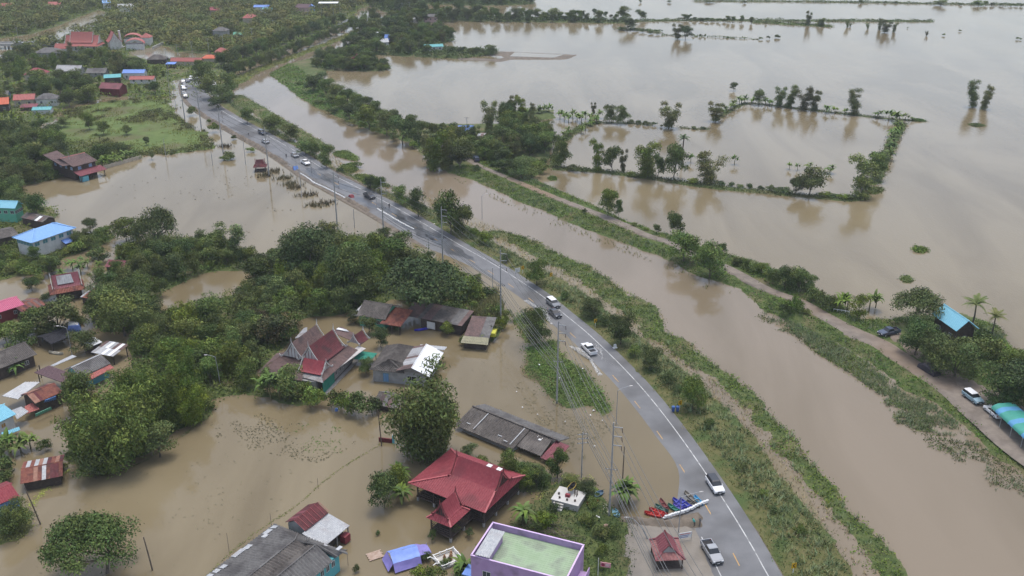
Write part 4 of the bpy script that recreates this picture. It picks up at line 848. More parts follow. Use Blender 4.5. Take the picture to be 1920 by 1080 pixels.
# ---------------------------------------------------------------- many-gabled traditional house
A_, B_ = G(484,699,3.0), G(607,716,3.2); dv = (B_-A_); dv.z = 0; dv.normalize(); rz = math.atan2(dv.y, dv.x); o = Vector((A_.x, A_.y, 0)); inv = Tinv(o, rz)
t = thing('gabled_house', 'old wooden house of several steep gables with white finials and green netting walls', 'house', o, rz)
def lq(px, py, z): return inv @ G(px, py, z)
Bx = lq(607, 716, 3.2).x; bk = lq(684, 655, 3.2); By = bk.y; avoid(o+dv*Bx/2+Vector((-dv.y, dv.x, 0))*By/2, rz, Bx+4, By)
thai_gable(t, G(580,649,8.2), G(623,618,8.2), 2.9, 4.6, RF['dred'], TRIMW, WL['white'], inv, fin=1.1)
thai_gable(t, G(548,642,8.2), G(592,609,8.2), 2.9, 4.6, RF['brown'], TRIMW, WL['white'], inv, fin=1.1)
thai_gable(t, G(570,670.7,5.8), G(609,678,5.8), 2.1, 3.7, RF['red'], TRIMW, WL['white'], inv, fin=.6)
thai_gable(t, G(664,629,5.8), G(679,618.5,5.8), 1.5, 3.9, RF['dred'], TRIMW, WL['white'], inv, fin=.8)
def qs(nm, pts, mat, **k): slope(t, nm, *[lq(*p) for p in pts], mat, .34, .04, bil=True, **k)
qs('roof_slope', [(606,716,3.2),(672,656,3.2),(640,642,4.9),(600,676,4.7)], RF['brown'])
qs('eave_strip', [(631,692.5,3.1),(686,653,3.1),(672,648,3.3),(621,688,3.3)], TRIMW)
qs('roof_slope', [(484,699,2.9),(566,714,2.9),(572,668,4.6),(530,664,4.6)], RF['brown'])
qs('roof_slope', [(484,699,2.85),(500,685,3.2),(540,660,4.3),(520,662,4.3)], RF['brown'])
qs('front_apron', [(566,707,2.9),(606,718,2.9),(608,704,3.4),(566,696,3.5)], RF['zinc'])
qs('roof_slope', [(618,622,4.2),(664,640,4.0),(676,632,4.0),(640,612,4.2)], RF['brown'])
qs('white_sheet', [(630,617,4.4),(655,622,4.4),(650,618,4.6),(634,614,4.6)], RF['white'])
qs('side_roof', [(553,634,4.0),(570,615,4.0),(576,613,4.4),(575,628,4.6)], RF['zinc'])
MB().box(.6, Bx-.6, 1.2, By-1, -.9, 3.0).build('wall', WL['wood'], t); MB().box(Bx-.58, Bx-.5, .4, By*.36, -.6, 2.9).build('green_netting', WL['green'], t); MB().box(Bx-.58, Bx-.5, By*.37, By*.97, .5, 2.6).build('gallery_wall', WL['plank'], t); MB().box(Bx-.6, Bx+.25, .2, By*.97, -.5, .1).build('walkway', WL['plank'], t)
MB().box(1.0, Bx-2, .35, 1.19, -.9, 2.6).build('front_wall', WL['cement'], t)
for k in range(4): window(t, 2.2+2.6*k, .35, 1.4, 1.0, 1.2, 'y', -1, SHUT, DARK)
for k in range(5): window(t, Bx-.5, By*.42+k*1.9, 1.7, .9, 1.0, 'x', 1, TRIMW, DARK)
MB().box(Bx+.3, Bx+4.2, By*.86, By*1.1, 1.7, 1.78).build('green_awning', WL['green'], t); posts(t, [(Bx+4.0, By*.88), (Bx+4.0, By*1.08)], -.9, 1.7, .06)
# ---------------------------------------------------------------- sheds behind it
t, L, W, inv = house('dark_cottage', 'dark grey gabled cottage with pale green wall under the big trees', (668,591), (722,600), (740,572), 2.8, 'gx', 4.9, 'dgrey', 'mint', .5, win=(.9, 1.0, 1.6))
slope(t, 'rusty_lean_to', (L/2-1.0, -W/2-1.2, 2.3), (L/2+4.4, -W/2-1.0, 2.3), (L/2+4.4, W*.2, 3.5), (L/2-.2, W*.2, 3.6), RF['rust'], .36, bil=True); slope(t, 'side_roof', (-L/2-1.6, -W/2+.5, 2.4), (-L/2+.2, -W/2+.5, 2.4), (-L/2+.2, W/2-.5, 3.0), (-L/2-1.6, W/2-.5, 3.0), RF['lgrey'], .36); posts(t, [(L/2+4.0, -W/2-.6), (L/2+2, -W/2-.6)], -.9, 2.3, .08)
t, L, W, inv = house('long_shed', 'long low grey sheet-roofed shed with a blue kayak moored in front', (783,596), (866,612), (880,590), 2.6, 'shed', 3.6, 'dgrey', 'wood', .5, sheet=('dgrey', 'grey', 'grey', 'brown'), sw=1.1, seed=5)
MB().box(-L*.3, -L*.12, -W/2+.2, -W/2+.35, .3, 2.0).build('hanging_tarp', WL['white'], t); window(t, L*.12, -W/2+.5, 1.3, 1.0, 1.0, 'y', -1, SHUT, DARK)
slope(t, 'link_roof', (-L/2-4.5, -W/2+.6, 2.4), (-L/2-.1, -W/2+.4, 2.5), (-L/2-.1, W/2, 3.2), (-L/2-4.5, W/2, 3.1), RF['brown'], .36)
t, L, W, inv = house('patched_hut', 'small hut with brown front and mossy lower roof beside the reeds', (866,640), (914,644), (925,606), 1.9, 'shed', 3.2, 'dgrey', 'wood', .4, sheet=('dgrey', 'brown', 'grey'), sw=1.1, seed=6)
slope(t, 'mossy_roof', (-L/2-.2, -W/2-.5, 1.8), (L/2+.2, -W/2-.5, 1.8), (L/2, -W/2+1.6, 2.5), (-L/2, -W/2+1.6, 2.5), RF['olive'], .36); MB().box(L/2-.3, L/2+.9, -W*.1, W*.15, 1.5, 2.4).build('yellow_tarp', M('yellow tarp', (.45,.44,.05), None, .6), t)
t, L, W, inv = house('ruined_hut', 'collapsed dark hut roof beside the tall feathery tree', (699,758), (756,770), (764,742), 1.2, 'gx', 2.6, 'dgrey', 'wood', .4, sheet=('dgrey', 'dgrey', 'grey', 'brown'), sw=1.0, seed=8)
# ---------------------------------------------------------------- left-hand settlement
t, L, W, inv = house('plum_roof_house', 'grey ridge-roofed house with a plum side roof and turquoise wall', (152,707), (208,681), (182,665), 3.2, 'gx', 4.6, 'grey', 'aqua', .5, capm=RF['lgrey'], win=(.9, 1.0, 1.8))
slope(t, 'plum_side_roof', (-L/2-1.5, -W/2+.5, 2.8), (-L/2+.1, W/2-1, 2.9), (-L/2-6.5, W/2+.5, 3.4), (-L/2-7.2, -W/2+2.5, 3.2), RF['plum'], .34, bil=True) if False else None
g = [inv @ G(*p) for p in ((122,718.5,2.9),(147,704,2.9),(92,685,3.6),(64,698,3.3))]; slope(t, 'plum_side_roof', g[0], g[1], g[2], g[3], RF['plum'], .34, bil=True)
g = [inv @ G(*p) for p in ((170,712,2.6),(214,689,2.6),(206,683,3.0),(163,704,3.0))]; slope(t, 'pink_awning', *g, RF['coral'], .34, bil=True)
g = [inv @ G(*p) for p in ((101,686,3.5),(144,668,3.5),(136,665,3.6),(95,685,3.6))]; slope(t, 'pale_edge_sheet', *g, RF['lgrey'], .34, bil=True)
posts(t, [tuple((inv @ G(*p))[:2]) for p in ((78,708,0),(124,728,0),(75,716,0))], -.9, 3.0, .08)
t, L, W, inv = house('rusty_roof_house', 'house with striped rust-red and white sheet roof over green-netted porch', (66,757), (118,735), (92,719), 2.9, 'gx', 4.0, 'rust', 'wood', .4, sheet=('rust', 'rust', 'dred', 'rust', 'rustl'), sw=.55, seed=12)
g = [inv @ G(*p) for p in ((3,742,2.7),(33,748,2.7),(104,716,3.4),(50,714,3.4))]; sheets(t, g[0], g[1], g[2], g[3], ('lgrey', 'lgrey', 'rust', 'white', 'rust'), np.random.default_rng(4), .5) if False else slope(t, 'white_striped_roof', g[0], g[1], (inv @ G(74,716,3.5)), (inv @ G(46,716,3.4)), RF['lgrey'], .6, .06, bil=True)
g = [inv @ G(*p) for p in ((48,776,1.6),(74,767,1.6),(66,752,2.2),(46,762,2.2))]; slope(t, 'orange_awning', *g, RF['coral'], .4, bil=True)
g = [inv @ G(*p) for p in ((66,781,1.2),(97,767,1.2),(95,763,1.8),(66,776,1.8))]; slope(t, 'green_awning', *g, RF['green'], .4, bil=True)
g = [inv @ G(*p) for p in ((82,754,2.2),(104,752,1.2),(105,742,2.8),(84,750,2.9))]; slope(t, 'blue_tarp', *g, M('blue tarp', (.10,.22,.52), (.13,.27,.58), .6, 1), .5, bil=True)
t, L, W, inv = house('blue_corner_house', 'bright blue sheet-roofed white house cut by the left edge, lower of two', (-18,800), (31,776), (5,752), 3.2, 'gx', 4.4, 'aqua', 'white', .5, win=(.9, .9, 1.9), pm=M('amber shutter', (.40,.22,.06), None, .7))
g = [inv @ G(*p) for p in ((32,786,2.2),(54,771,2.4),(40,762,2.8),(22,769,2.8))]; slope(t, 'zinc_side_roof', *g, RF['lgrey'], .34, bil=True); g = [inv @ G(*p) for p in ((6,818,.8),(38,806,.8),(36,800,1.2),(2,811,1.2))]; slope(t, 'blue_awning', *g, RF['aqua'], .34, bil=True)
sh, L, W, inv = house('shade_shelter', 'open shelter roofed with black shade net', (96,645), (141,627), (119,611), 2.3, 'gx', 2.9, 'shade', 'wood', .3, open_=True, cat='shelter')
house('big_grey_house', 'broad dark grey hip-roofed house at the left edge behind banana plants', (-30,703), (70,664), (42,642), 2.8, 'gx', 4.6, 'dgrey', 'wood', .6, win=(.9, 1.0, 1.5))
t, L, W, inv = house('silver_sheet_shed', 'open shed with loose silver and rusty sheets beside dense trees', (170,661), (212,669), (252,652), 2.2, 'shed', 2.6, 'lgrey', 'wood', .3, open_=True, cat='shed', sheet=('lgrey', 'white', 'lgrey', 'zinc', 'brown'), sw=.8, nrow=2, seed=15)
house('white_roof_shed', 'small shed with a plain white roof and rusty edge', (170,650), (192,641), (181,632), 2.3, 'shed', 2.7, 'white', 'wood', .3, cat='shed')
t, L, W, inv = house('rust_shack', 'derelict shack with rusted sheet roof and broken end', (38,908), (118,893), (92,858), 1.9, 'gx', 2.7, 'rust', 'wood', .5, cat='shack', sheet=('rust', 'dred', 'rust', 'rustl', 'rust', 'lgrey'), sw=.7, seed=16)
house('red_roof_cottage', 'red sheet-roofed cottage with blue plank wall at the left edge', (-30,957), (37,930), (2,906), 2.6, 'gx', 3.7, 'red', 'blue', .3, zb=-.6)
t, L, W, inv = house('sky_blue_house', 'white two-storey house under a broad sky-blue hip roof behind a hedge', (18,450), (60,456), None, 5.2, 'none', 0, 'blue', 'white') if False else (None,)*4
A_, B_, C_ = G(59,456,5.2), G(143,427,5.2), G(112,421,5.2); dv = (B_-A_).normalized(); rz = math.atan2(dv.y, dv.x); L = (B_-A_).length; uy = Vector((-dv.y, dv.x, 0)); W = 8.5; o = A_+dv*L/2+uy*W/2; o.z = 0
t, L, W, inv = house('sky_blue_house', 'white two-storey house under a broad sky-blue hip roof behind a hedge', None, None, None, 5.2, 'hip', 7.2, 'blue', 'white', .8, win=(1.5, 1.1, 4.1), pm=SHUT, rect_=(o, rz, L, W), capm=RF['blue'], nwin=5)
slope(t, 'cobalt_awning', (L*.15, -W/2-1.2, 2.2), (L/2, -W/2-1.2, 2.2), (L/2, -W/2+.7, 2.9), (L*.15, -W/2+.7, 2.9), RF['cobalt'], .36)
house('mint_house', 'mint green house with aqua front roof and pale grey rear roof at the left edge', (-25,389), (28,391), (46,382), 5.0, 'gx', 6.6, 'aqua', 'mint', .4, win=(1.2, 1.0, 3.6), nwin=4)
house('black_roof_shed', 'dark flat shed scattered with white sheets beside the mint green house', (38,408), (80,417), (86,404), 2.6, 'gx', 3.4, 'dgrey', 'wood', .3, cat='shed', sheet=('dgrey', 'dgrey', 'white', 'dgrey', 'brown'), sw=1.2, seed=18)
house('charcoal_shed', 'long charcoal roofed shed left of the sky-blue house', (-20,452), (36,440), (24,424), 2.6, 'gx', 3.4, 'dgrey', 'wood', .3, cat='shed')
t, L, W, inv = house('garden_house', 'brown tiled house with dark walls and blue shutters above the pond wall', (137,313), (183,301), (160,284), 5.0, 'gx', 6.8, 'brown', 'wood', .6, win=(1.2, 1.1, 3.9), pm=WL['blue'], capm=RF['coral'])
slope(t, 'maroon_awning', (-L/2, -W/2-3.4, 2.3), (L/2+1, -W/2-3.4, 2.3), (L/2+1, -W/2+.5, 3.2), (-L/2, -W/2+.5, 3.2), RF['maroon'], .36); slope(t, 'rear_roof', (-L/2-2, -W/2+3, 5.3), (-L/2+2.5, -W/2+1, 5.3), (-L/2+4.5, W/2+2, 7.2), (-L/2-1, W/2+2, 7.0), RF['brown'], .36, bil=True); posts(t, [(-L/2+.3, -W/2-3), (0, -W/2-3), (L/2, -W/2-3)], -.9, 2.3, .1); MB().box(-L/2+1, -L/2+3.2, -W/2-3.0, -W/2-1.0, -.9, 1.7).build('blue_store', WL['aqua'], t)
house('magenta_house', 'magenta sheet-roofed house at the left edge', (-20,592), (46,571), (24,556), 3.0, 'gx', 4.2, 'pink', 'darkred', .4, win=(.8, .9, 1.7))
house('rust_brown_shed', 'long rust-brown sheet shed right of the magenta roof', (44,588), (88,572), (64,556), 2.2, 'gx', 3.0, 'rust', 'wood', .3, cat='shed', sheet=('rust', 'dred', 'rust', 'brown'), sw=.7, seed=21)
A_, B_ = G(99,548,3.0), G(157,538,3.0); dv = (B_-A_).normalized(); rz = math.atan2(dv.y, dv.x); L = (B_-A_).length; uy = Vector((-dv.y, dv.x, 0)); o = A_+dv*L/2+uy*3; o.z = 0
t, L, W, inv = house('small_gabled_house', 'single steep-gabled maroon house with a grey patch on its roof', None, None, None, 2.9, 'none', 5, 'maroon', 'wood', .6, rect_=(o, rz, L, 6.0))
p0, p1 = inv.inverted() @ Vector((-L/2+.4, 0, 6.2)), inv.inverted() @ Vector((L/2-.6, 0, 6.2)); thai_gable(t, p0, p1, 2.3, 3.3, RF['maroon'], TRIMW, WL['cement'], inv, fin=.7); skirt(t, (-L/2-.8, L/2+.3, -W/2-.6, W/2+.4), (-L/2+.5, L/2-.5, -2.2, 2.2), 2.6, 3.4, RF['rust'], None)
slope(t, 'grey_patch', (-L/2+1.4, -1.6, 4.15), (L/2-2, -1.6, 4.15), (L/2-2, -.3, 6.0), (-L/2+1.4, -.3, 6.0), RF['zinc'], .5, .02)
house('striped_rust_shed', 'low shed with red and grey striped rusty sheets right of the steep-gabled house', (150,557), (180,563), (197,548), 2.0, 'shed', 2.9, 'rust', 'wood', .3, cat='shed', sheet=('rust', 'rust', 'zinc', 'dred'), sw=.6, seed=22)
house('maroon_roof_hut', 'maroon roof mostly hidden by trees beside the narrow channel', (196,500), (232,502), (240,489), 2.2, 'gx', 3.2, 'maroon', 'wood', .3, cat='hut')
# ---------------------------------------------------------------- right bank
A_, B_, C_ = G(1752,592,3.6), G(1788,622,3.6), G(1838,627,3.4)
t, L, W, inv = house('aqua_roof_house', 'house with a large aqua hip roof among garden trees by the levee track', (1746,588), (1793,621), (1852,627), 4.2, 'gx', 6.4, 'aqua', 'wood', .7, win=(.9, 1.0, 1.9), rect_=None)
# ---------------------------------------------------------------- middle distance on the levee
house('rose_roof_house', 'house with faded rose roof on the wooded levee', (834,250), (862,251), (858,240), 3.0, 'gx', 4.6, 'coral', 'cement', .4)
house('cobalt_roof_house', 'cobalt blue sheet-roofed house on the wooded levee by a power pole', (858,247), (888,247), (886,237), 3.4, 'gx', 4.8, 'cobalt', 'cement', .3)
house('patchwork_roof_barn', 'barn with patchwork of rusty and silver sheets among levee trees', (890,265), (946,268), (952,252), 2.4, 'gx', 3.8, 'zinc', 'wood', .4, cat='barn', sheet=('zinc', 'lgrey', 'rust', 'zinc', 'brown', 'rustl'), sw=1.2, nrow=2, seed=31)
# ---------------------------------------------------------------- far houses: (name, label, px, py, length, width, yaw, eave, ridge, roof type, roof, wall)
def fh(name, label, px, py, L, W, yaw, ze, zr, rt, rm, wm, win=(1.0, 1.1, 2.2), cat='house', **k):
    g = G(px, py); return house(name, label, None, None, None, ze, rt, zr, rm, wm, .4, win=win, cat=cat, rect_=(Vector((g.x, g.y, 0)), R(yaw), L, W), pitch=.6, **k)
fh('crimson_house', 'crimson hip-roofed house with beige walls in the trees at far left', 72, 152, 10, 8, 4, 4.0, 6.6, 'hip', 'red', 'beige')
fh('grey_longhouse', 'long weathered grey-roofed house left of the blue tarpaulin', 134, 143, 13, 7, -3, 3.2, 5.6, 'gx', 'zinc', 'cement')
fh('grey_barn', 'low grey-roofed barn right of the long weathered house', 185, 145, 10, 7, 2, 2.8, 4.6, 'gx', 'grey', 'cement', cat='barn')
fh('blue_roof_house', 'bright cobalt-roofed house with a white front near the flooded lane', 255, 150, 11, 6, 2, 4.0, 5.2, 'gx', 'cobalt', 'white')
fh('faded_maroon_house', 'faded maroon-roofed house just below the cobalt roof', 269, 158, 12, 5, 3, 2.8, 4.0, 'gx', 'coral', 'white')
fh('teal_lean_to', 'tilted teal sheet roof left of the dark red house', 213, 158, 8, 4, 18, 3.6, 4.6, 'shed', 'teal', 'wood', win=None, cat='shed')
fh('dark_red_house', 'dark red boarded house with red and grey roof by the marsh', 214, 178, 11, 7, -12, 3.6, 5.6, 'gx', 'maroon', 'darkred', win=None)
fh('grey_villa', 'white villa with slate grey hip roof above the marsh', 92, 198, 9.5, 7, 12, 3.6, 5.6, 'hip', 'grey', 'white')
fh('russet_house', 'beige house with russet gable roof left of the white villa', 50, 199, 9, 7, 14, 3.6, 5.4, 'gx', 'coral', 'beige')
fh('orange_house', 'orange-roofed house cut off by the left edge', 3, 210, 8, 7, 20, 4.0, 6.2, 'gx', 'orange', 'wood')
fh('turquoise_tarp_shed', 'low shed covered with turquoise tarpaulin', 82, 214, 8, 5, 8, 2.4, 3.2, 'gx', 'teal', 'white', win=None, cat='shed')
fh('rust_lean_to', 'low rusty lean-to in front of the russet house', 56, 208, 7, 4, 10, 2.0, 2.8, 'shed', 'maroon', 'wood', win=None, cat='shed')
fh('slate_cottage', 'small blue-walled cottage with slate roof at the left edge', 8, 189, 6, 5, 8, 3.0, 4.6, 'gx', 'grey', 'blue')
fh('wide_grey_hall', 'wide grey-roofed hall below the temple roofs', 95, 108, 14, 9, 4, 3.4, 5.6, 'hip', 'grey', 'cement', win=None, cat='hall')
fh('grey_pavilion', 'grey hip roof beside the flooded temple court', 297, 120, 10, 7, 0, 3.0, 5.2, 'hip', 'dgrey', 'wood', win=None, cat='pavilion')
fh('blue_awning_stall', 'small stall with cobalt blue roof beside a tall pole', 322, 129, 5, 4, 4, 2.8, 3.2, 'shed', 'cobalt', 'wood', win=None, cat='stall')
fh('long_red_gallery', 'long low building with faded red roof by the road bend', 352, 124, 17, 4, -2, 2.8, 4.4, 'gx', 'coral', 'beige', win=None, cat='building')
fh('orange_hip_shop', 'orange hip-roofed shop next to the pink house', 394, 118, 8, 5, 2, 2.8, 4.4, 'hip', 'orange', 'beige', win=None, cat='shop')
fh('pink_house', 'pink two-storey house with coral hip roof near the canal bend', 417, 112, 7, 6, 8, 4.6, 6.6, 'hip', 'coral', 'pinkw')
fh('slate_roof_house', 'slate roof alone above the trees behind the pink house', 416, 72, 9, 7, -6, 5.0, 7.0, 'hip', 'grey', 'cement', win=None)
fh('green_roof_hut', 'green-roofed hut in the far trees', 449, 78, 6, 4, 0, 4.5, 5.6, 'gx', 'green', 'cement', win=None, cat='hut')
fh('far_red_house', 'red hip-roofed house among the far trees left of the canal', 471, 47, 10, 7, 6, 5.0, 7.4, 'hip', 'coral', 'beige', win=None)
fh('far_blue_house', 'long cobalt roof in the far wood', 492, 26, 11, 5, 0, 5.0, 6.2, 'gx', 'cobalt', 'white', win=None)
fh('far_aqua_house', 'pale aqua roof right beside the long cobalt roof in the far wood', 503, 29, 7, 5, 0, 4.4, 5.4, 'gx', 'teal', 'white', win=None)
fh('far_rose_house', 'rose and brown roof in the far wood', 571, 27, 11, 7, -4, 5.0, 7.2, 'gx', 'plum', 'pinkw', win=None)
fh('far_sky_house', 'small blue gable right of the rose roof in the far wood', 585, 27, 5, 5, 6, 5.0, 7.0, 'gy', 'cobalt', 'blue', win=None)
fh('white_canopy', 'white flat canopy on tall legs in the far wood', 617, 24, 14, 5, 2, 7.0, 7.4, 'shed', 'white', 'white', win=None, cat='canopy', open_=True)
fh('far_coral_house', 'coral roof in the wood beyond the far river', 106, 22, 9, 7, 4, 5.0, 7.0, 'gx', 'coral', 'beige', win=None)
fh('far_azure_house', 'little azure roof beyond the far river bend', 202, 18, 6, 5, 20, 5.0, 6.6, 'gx', 'blue', 'white', win=None)
fh('far_white_house', 'white and aqua roofs beyond the far river bend', 238, 24, 11, 6, 16, 4.6, 6.2, 'gx', 'lgrey', 'white', win=None)
fh('far_scarlet_house', 'scarlet roof at the top edge of the wood', 306, 11, 7, 6, 4, 5.0, 6.8, 'gx', 'red', 'beige', win=None)
fh('far_cherry_house', 'cherry roof in the middle of the far wood', 406, 32, 8, 6, 2, 5.0, 6.8, 'gx', 'red', 'beige', win=None)
fh('far_brick_house', 'brick red roof at the far left top of the wood', 16, 24, 8, 6, 8, 5.0, 6.8, 'gx', 'coral', 'beige', win=None)
fh('bank_white_house', 'white house with grey roof on the far field bank', 774, 45, 10, 6, 4, 3.6, 5.4, 'hip', 'lgrey', 'white')
fh('bank_pink_house', 'pinkish house with slate roof right of the white bank house', 808, 41, 10, 6, 2, 3.6, 5.2, 'gx', 'grey', 'pinkw')
fh('orchard_hut', 'small white roof in the orchard, upper of two', 716, 72, 7, 6, -20, 3.6, 4.6, 'gx', 'white', 'white')
fh('orchard_house', 'white-roofed house in the orchard, lower of two', 714, 89, 9, 7, 20, 3.4, 5.0, 'gx', 'lgrey', 'white')
fh('orchard_blue_shed', 'steep cobalt roof between the two orchard houses', 728, 83, 4.5, 4, 70, 3.0, 5.6, 'gy', 'cobalt', 'wood', win=None, cat='shed')
fh('orchard_teal_shed', 'teal sheet-roofed shed at the orchard edge by the fish ponds', 813, 97, 11, 5, 14, 3.2, 4.2, 'gx', 'teal', 'white', cat='shed')
fh('top_red_house', 'red roof by the canal at the very top of the picture', 749, 10, 8, 6, 0, 5.0, 7.2, 'hip', 'orange', 'beige', win=None)
# little traditional house on the wooded islet
g = G(670, 124); t = thing('islet_house', 'little maroon-gabled house on posts on the wooded islet in the field', 'house', g, R(4)); inv = Tinv(g, R(4)); avoid(g, R(4), 10, 8)
MB().box(-4, 4, -3, 3, 1.4, 3.4).build('wall', WL['white'], t); MB().box(-5.4, 3, -4.6, -3.01, 1.4, 1.6).build('veranda', WL['plank'], t); skirt(t, (-5, 5, -3.8, 3.8), (-2.6, 2.6, -1.6, 1.6), 3.3, 4.3, RF['coral'], None, .6); thai_gable(t, inv.inverted() @ Vector((0, -1.8, 6.2)), inv.inverted() @ Vector((0, 1.8, 6.2)), 2.2, 4.2, RF['maroon'], TRIMM, WL['wood'], inv, fin=.6); slope(t, 'veranda_roof', (-5.6, -5.4, 2.4), (2.6, -5.4, 2.4), (2.6, -3.2, 3.2), (-5.6, -3.2, 3.2), RF['zinc'], .6); posts(t, [(x, y) for x in (-3.8, 0, 3.8) for y in (-2.8, 2.8)]+[(-5.2, -5), (2.4, -5)], -1, 1.4, .15); window(t, 2, -3, 2.5, 1.2, 1.0, 'y', -1)
# temple: hall with tiered red roof, crematory halls and chimney tower
g = G(160, 98); rz = R(-2); t = thing('temple_hall', 'temple hall with long red tiered roof edged in white', 'temple', g, rz); inv = Tinv(g, rz); wi = inv.inverted(); avoid(g, rz, 24, 10)
MB().box(-9, 9, -3.4, 3.4, -.5, 5.0).build('wall', WL['white'], t)
thai_gable(t, wi @ Vector((-6.2, 0, 11.5)), wi @ Vector((6.2, 0, 11.5)), 3.6, 6.0, RF['coral'], TRIMW, WL['white'], inv, fin=1.2); thai_gable(t, wi @ Vector((-9.4, 0, 9.6)), wi @ Vector((9.4, 0, 9.6)), 3.4, 5.4, RF['coral'], TRIMW, WL['white'], inv, fin=.9); skirt(t, (-10, 10, -5.2, 5.2), (-8.6, 8.6, -3.4, 3.4), 4.2, 5.6, RF['coral'], None, .8)
for k in range(5): window(t, -7+3.5*k, -3.4, 2.6, 1.1, 2.0, 'y', -1)
g = G(130, 103); fh('temple_cell', 'small red-roofed monks cell left of the temple hall', 118, 100, 7, 5, -2, 3.0, 5.4, 'gx', 'coral', 'white', win=None, cat='building')
g = G(216, 92); t = thing('crematory_hall', 'steep red gable of the temple crematory left of the white chimney', 'building', g, R(-60)); inv = Tinv(g, R(-60)); wi = inv.inverted(); avoid(g, 0, 10, 10)
MB().box(-4, 4, -3, 3, -.5, 5).build('wall', WL['white'], t); thai_gable(t, wi @ Vector((-4.2, 0, 10)), wi @ Vector((4.2, 0, 10)), 3.8, 4.6, RF['coral'], RF['coral'], WL['white'], inv, fin=.6)
g = G(228, 90); t = thing('chimney_tower', 'tall white temple chimney tower', 'tower', g); MB().lathe([(1.1, -.5), (1.1, 1.5), (.75, 1.6), (.55, 9.5), (.7, 9.6), (.7, 10.1), (.4, 10.1), (.0, 10.1)], 10).build('shaft', WL['white'], t); MB().box(-1.6, 1.6, -1.6, 1.6, -.6, .9).build('plinth', WL['white'], t)
for (px, py, lab) in ((251, 84, 'vaulted pale red roof of the temple hall, behind'), (255, 94, 'vaulted pale red roof of the temple hall, in front')):
    g = G(px, py); rz = R(14); t = thing('vaulted_hall', lab, 'hall', g, rz); avoid(g, rz, 11, 8); V = []; F = []
    for k in range(11):
        a = math.pi*(.12+.76*k/10); x = -5.8*math.cos(a); z = 2.6+4.0*math.sin(a)
        V += [(x, -3.2, z), (x, 3.2, z), (x, -3.2, z-.15), (x, 3.2, z-.15)]
    for k in range(10): i = 4*k; F += [(i, i+4, i+5, i+1), (i+2, i+3, i+7, i+6), (i, i+2, i+6, i+4), (i+1, i+5, i+7, i+3)]
    mb = MB(); mb.add(V, F); mb.build('roof_vault', RF['coral'], t); MB().box(-4.8, 4.8, -2.8, 2.8, -.5, 3.8).build('wall', WL['white'], t)
fh('bell_pavilion', 'small two-tier red-roofed bell pavilion beside the temple court', 277, 86, 6, 6, 0, 5.2, 7.6, 'hip', 'coral', 'white', win=None, cat='pavilion')
# little spirit pavilion standing in the pond
g = G(489, 320); t = thing('pond_pavilion', 'tiny red-roofed pavilion standing alone in the pond', 'pavilion', g, R(8)); inv = Tinv(g, R(8)); wi = inv.inverted()
skirt(t, (-2.3, 2.3, -2, 2), (-1.2, 1.2, -.9, .9), 1.8, 2.5, RF['dred'], None); thai_gable(t, wi @ Vector((-1.3, 0, 4.1)), wi @ Vector((1.3, 0, 4.1)), 1.1, 2.4, RF['dred'], TRIMM, WL['cement'], inv, fin=.5); posts(t, [(x, y) for x in (-1.7, 1.7) for y in (-1.4, 1.4)], -1, 1.8, .1); MB().box(-2, 2, -1.7, 1.7, -.3, .35).build('floor_slab', WL['wood'], t)
# ================================================================== placing trees
RN = {'dyke': 'dyke_tree', 'levee': 'levee_tree', 'canal': 'canal_bank_tree', 'far': 'field_tree', 'garden': 'garden_tree', 'house': 'garden_tree'}
def row(kind, place, cat, group, items, word, z=.1):
    nm = next((v for k, v in RN.items() if k in place), None) if kind in ('round', 'near_round', 'bright') else None
    for it in items: tree(kind, it[0], it[1], it[2]*(1.08 if kind in ('tall', 'round', 'banana') else 1), it[3]*(1.45 if kind == 'tall' else 1.25 if kind == 'banana' else 1.12 if kind == 'round' else 1.1), f'{word} {place}', cat, group, z, var=it[4] if len(it) > 4 else None, name=nm)
# --- dykes of the flooded field
D1 = 'on the near dyke of the walled field'
row('tall', D1, 'tree', 'eucalyptus trees on the near dyke', [(1120,322,50,22),(1168,323,40,12),(1215,332,60,40),(1330,345,50,36),(1613,372,64,44)], 'slender pale eucalyptus')
row('round', D1, 'tree', 'broadleaf trees on the near dyke', [(1147,323,46,34),(1234,333,40,24),(1264,336,58,46),(1052,313,46,30),(1490,366,30,24),(1518,366,52,50),(1640,338,46,42)], 'dark broadleaf tree')
row('bush', D1, 'shrub', 'shrubs on the near dyke', [(x, 318+(x-1060)*.105, 9+rng.uniform(-2,5), 20+rng.uniform(-4,10)) for x in (1078,1098,1184,1196,1300,1352,1372,1388,1404,1425,1445,1462,1476,1545,1562,1580,1596)], 'low shrub')
row('sugar', 'behind the near dyke', 'palm', None, [(1279,306,56,24)], 'sugar palm with a round crown')
row('banana', 'in the walled flooded field', 'banana plant', 'banana plants in the walled field', [(1295,304,17,14),(1318,303,16,12),(1377,308,18,14),(1480,317,13,11),(1495,319,14,11),(1516,317,14,15),(1556,325,18,20)], 'banana plant standing in water')
row('banana', 'on the right dyke of the walled field', 'banana plant', 'banana plants on the right dyke', [(1662+i*4.6, 300-i*14, 24, 22) for i in range(6)]+[(1668,285,20,18),(1676,262,22,20),(1684,248,20,18)], 'banana plant')
D2 = 'on the far dyke of the walled field'
row('tall', D2, 'tree', 'eucalyptus trees on the far dyke', [(1341,228,33,24),(1460,199,31,18),(1477,201,33,22),(1506,206,36,20),(1526,207,35,18),(1602,216,40,22),(1254,240,43,30)], 'pale eucalyptus')
row('round', D2, 'tree', 'broadleaf trees on the far dyke', [(1422,197,28,22)], 'round dark tree')
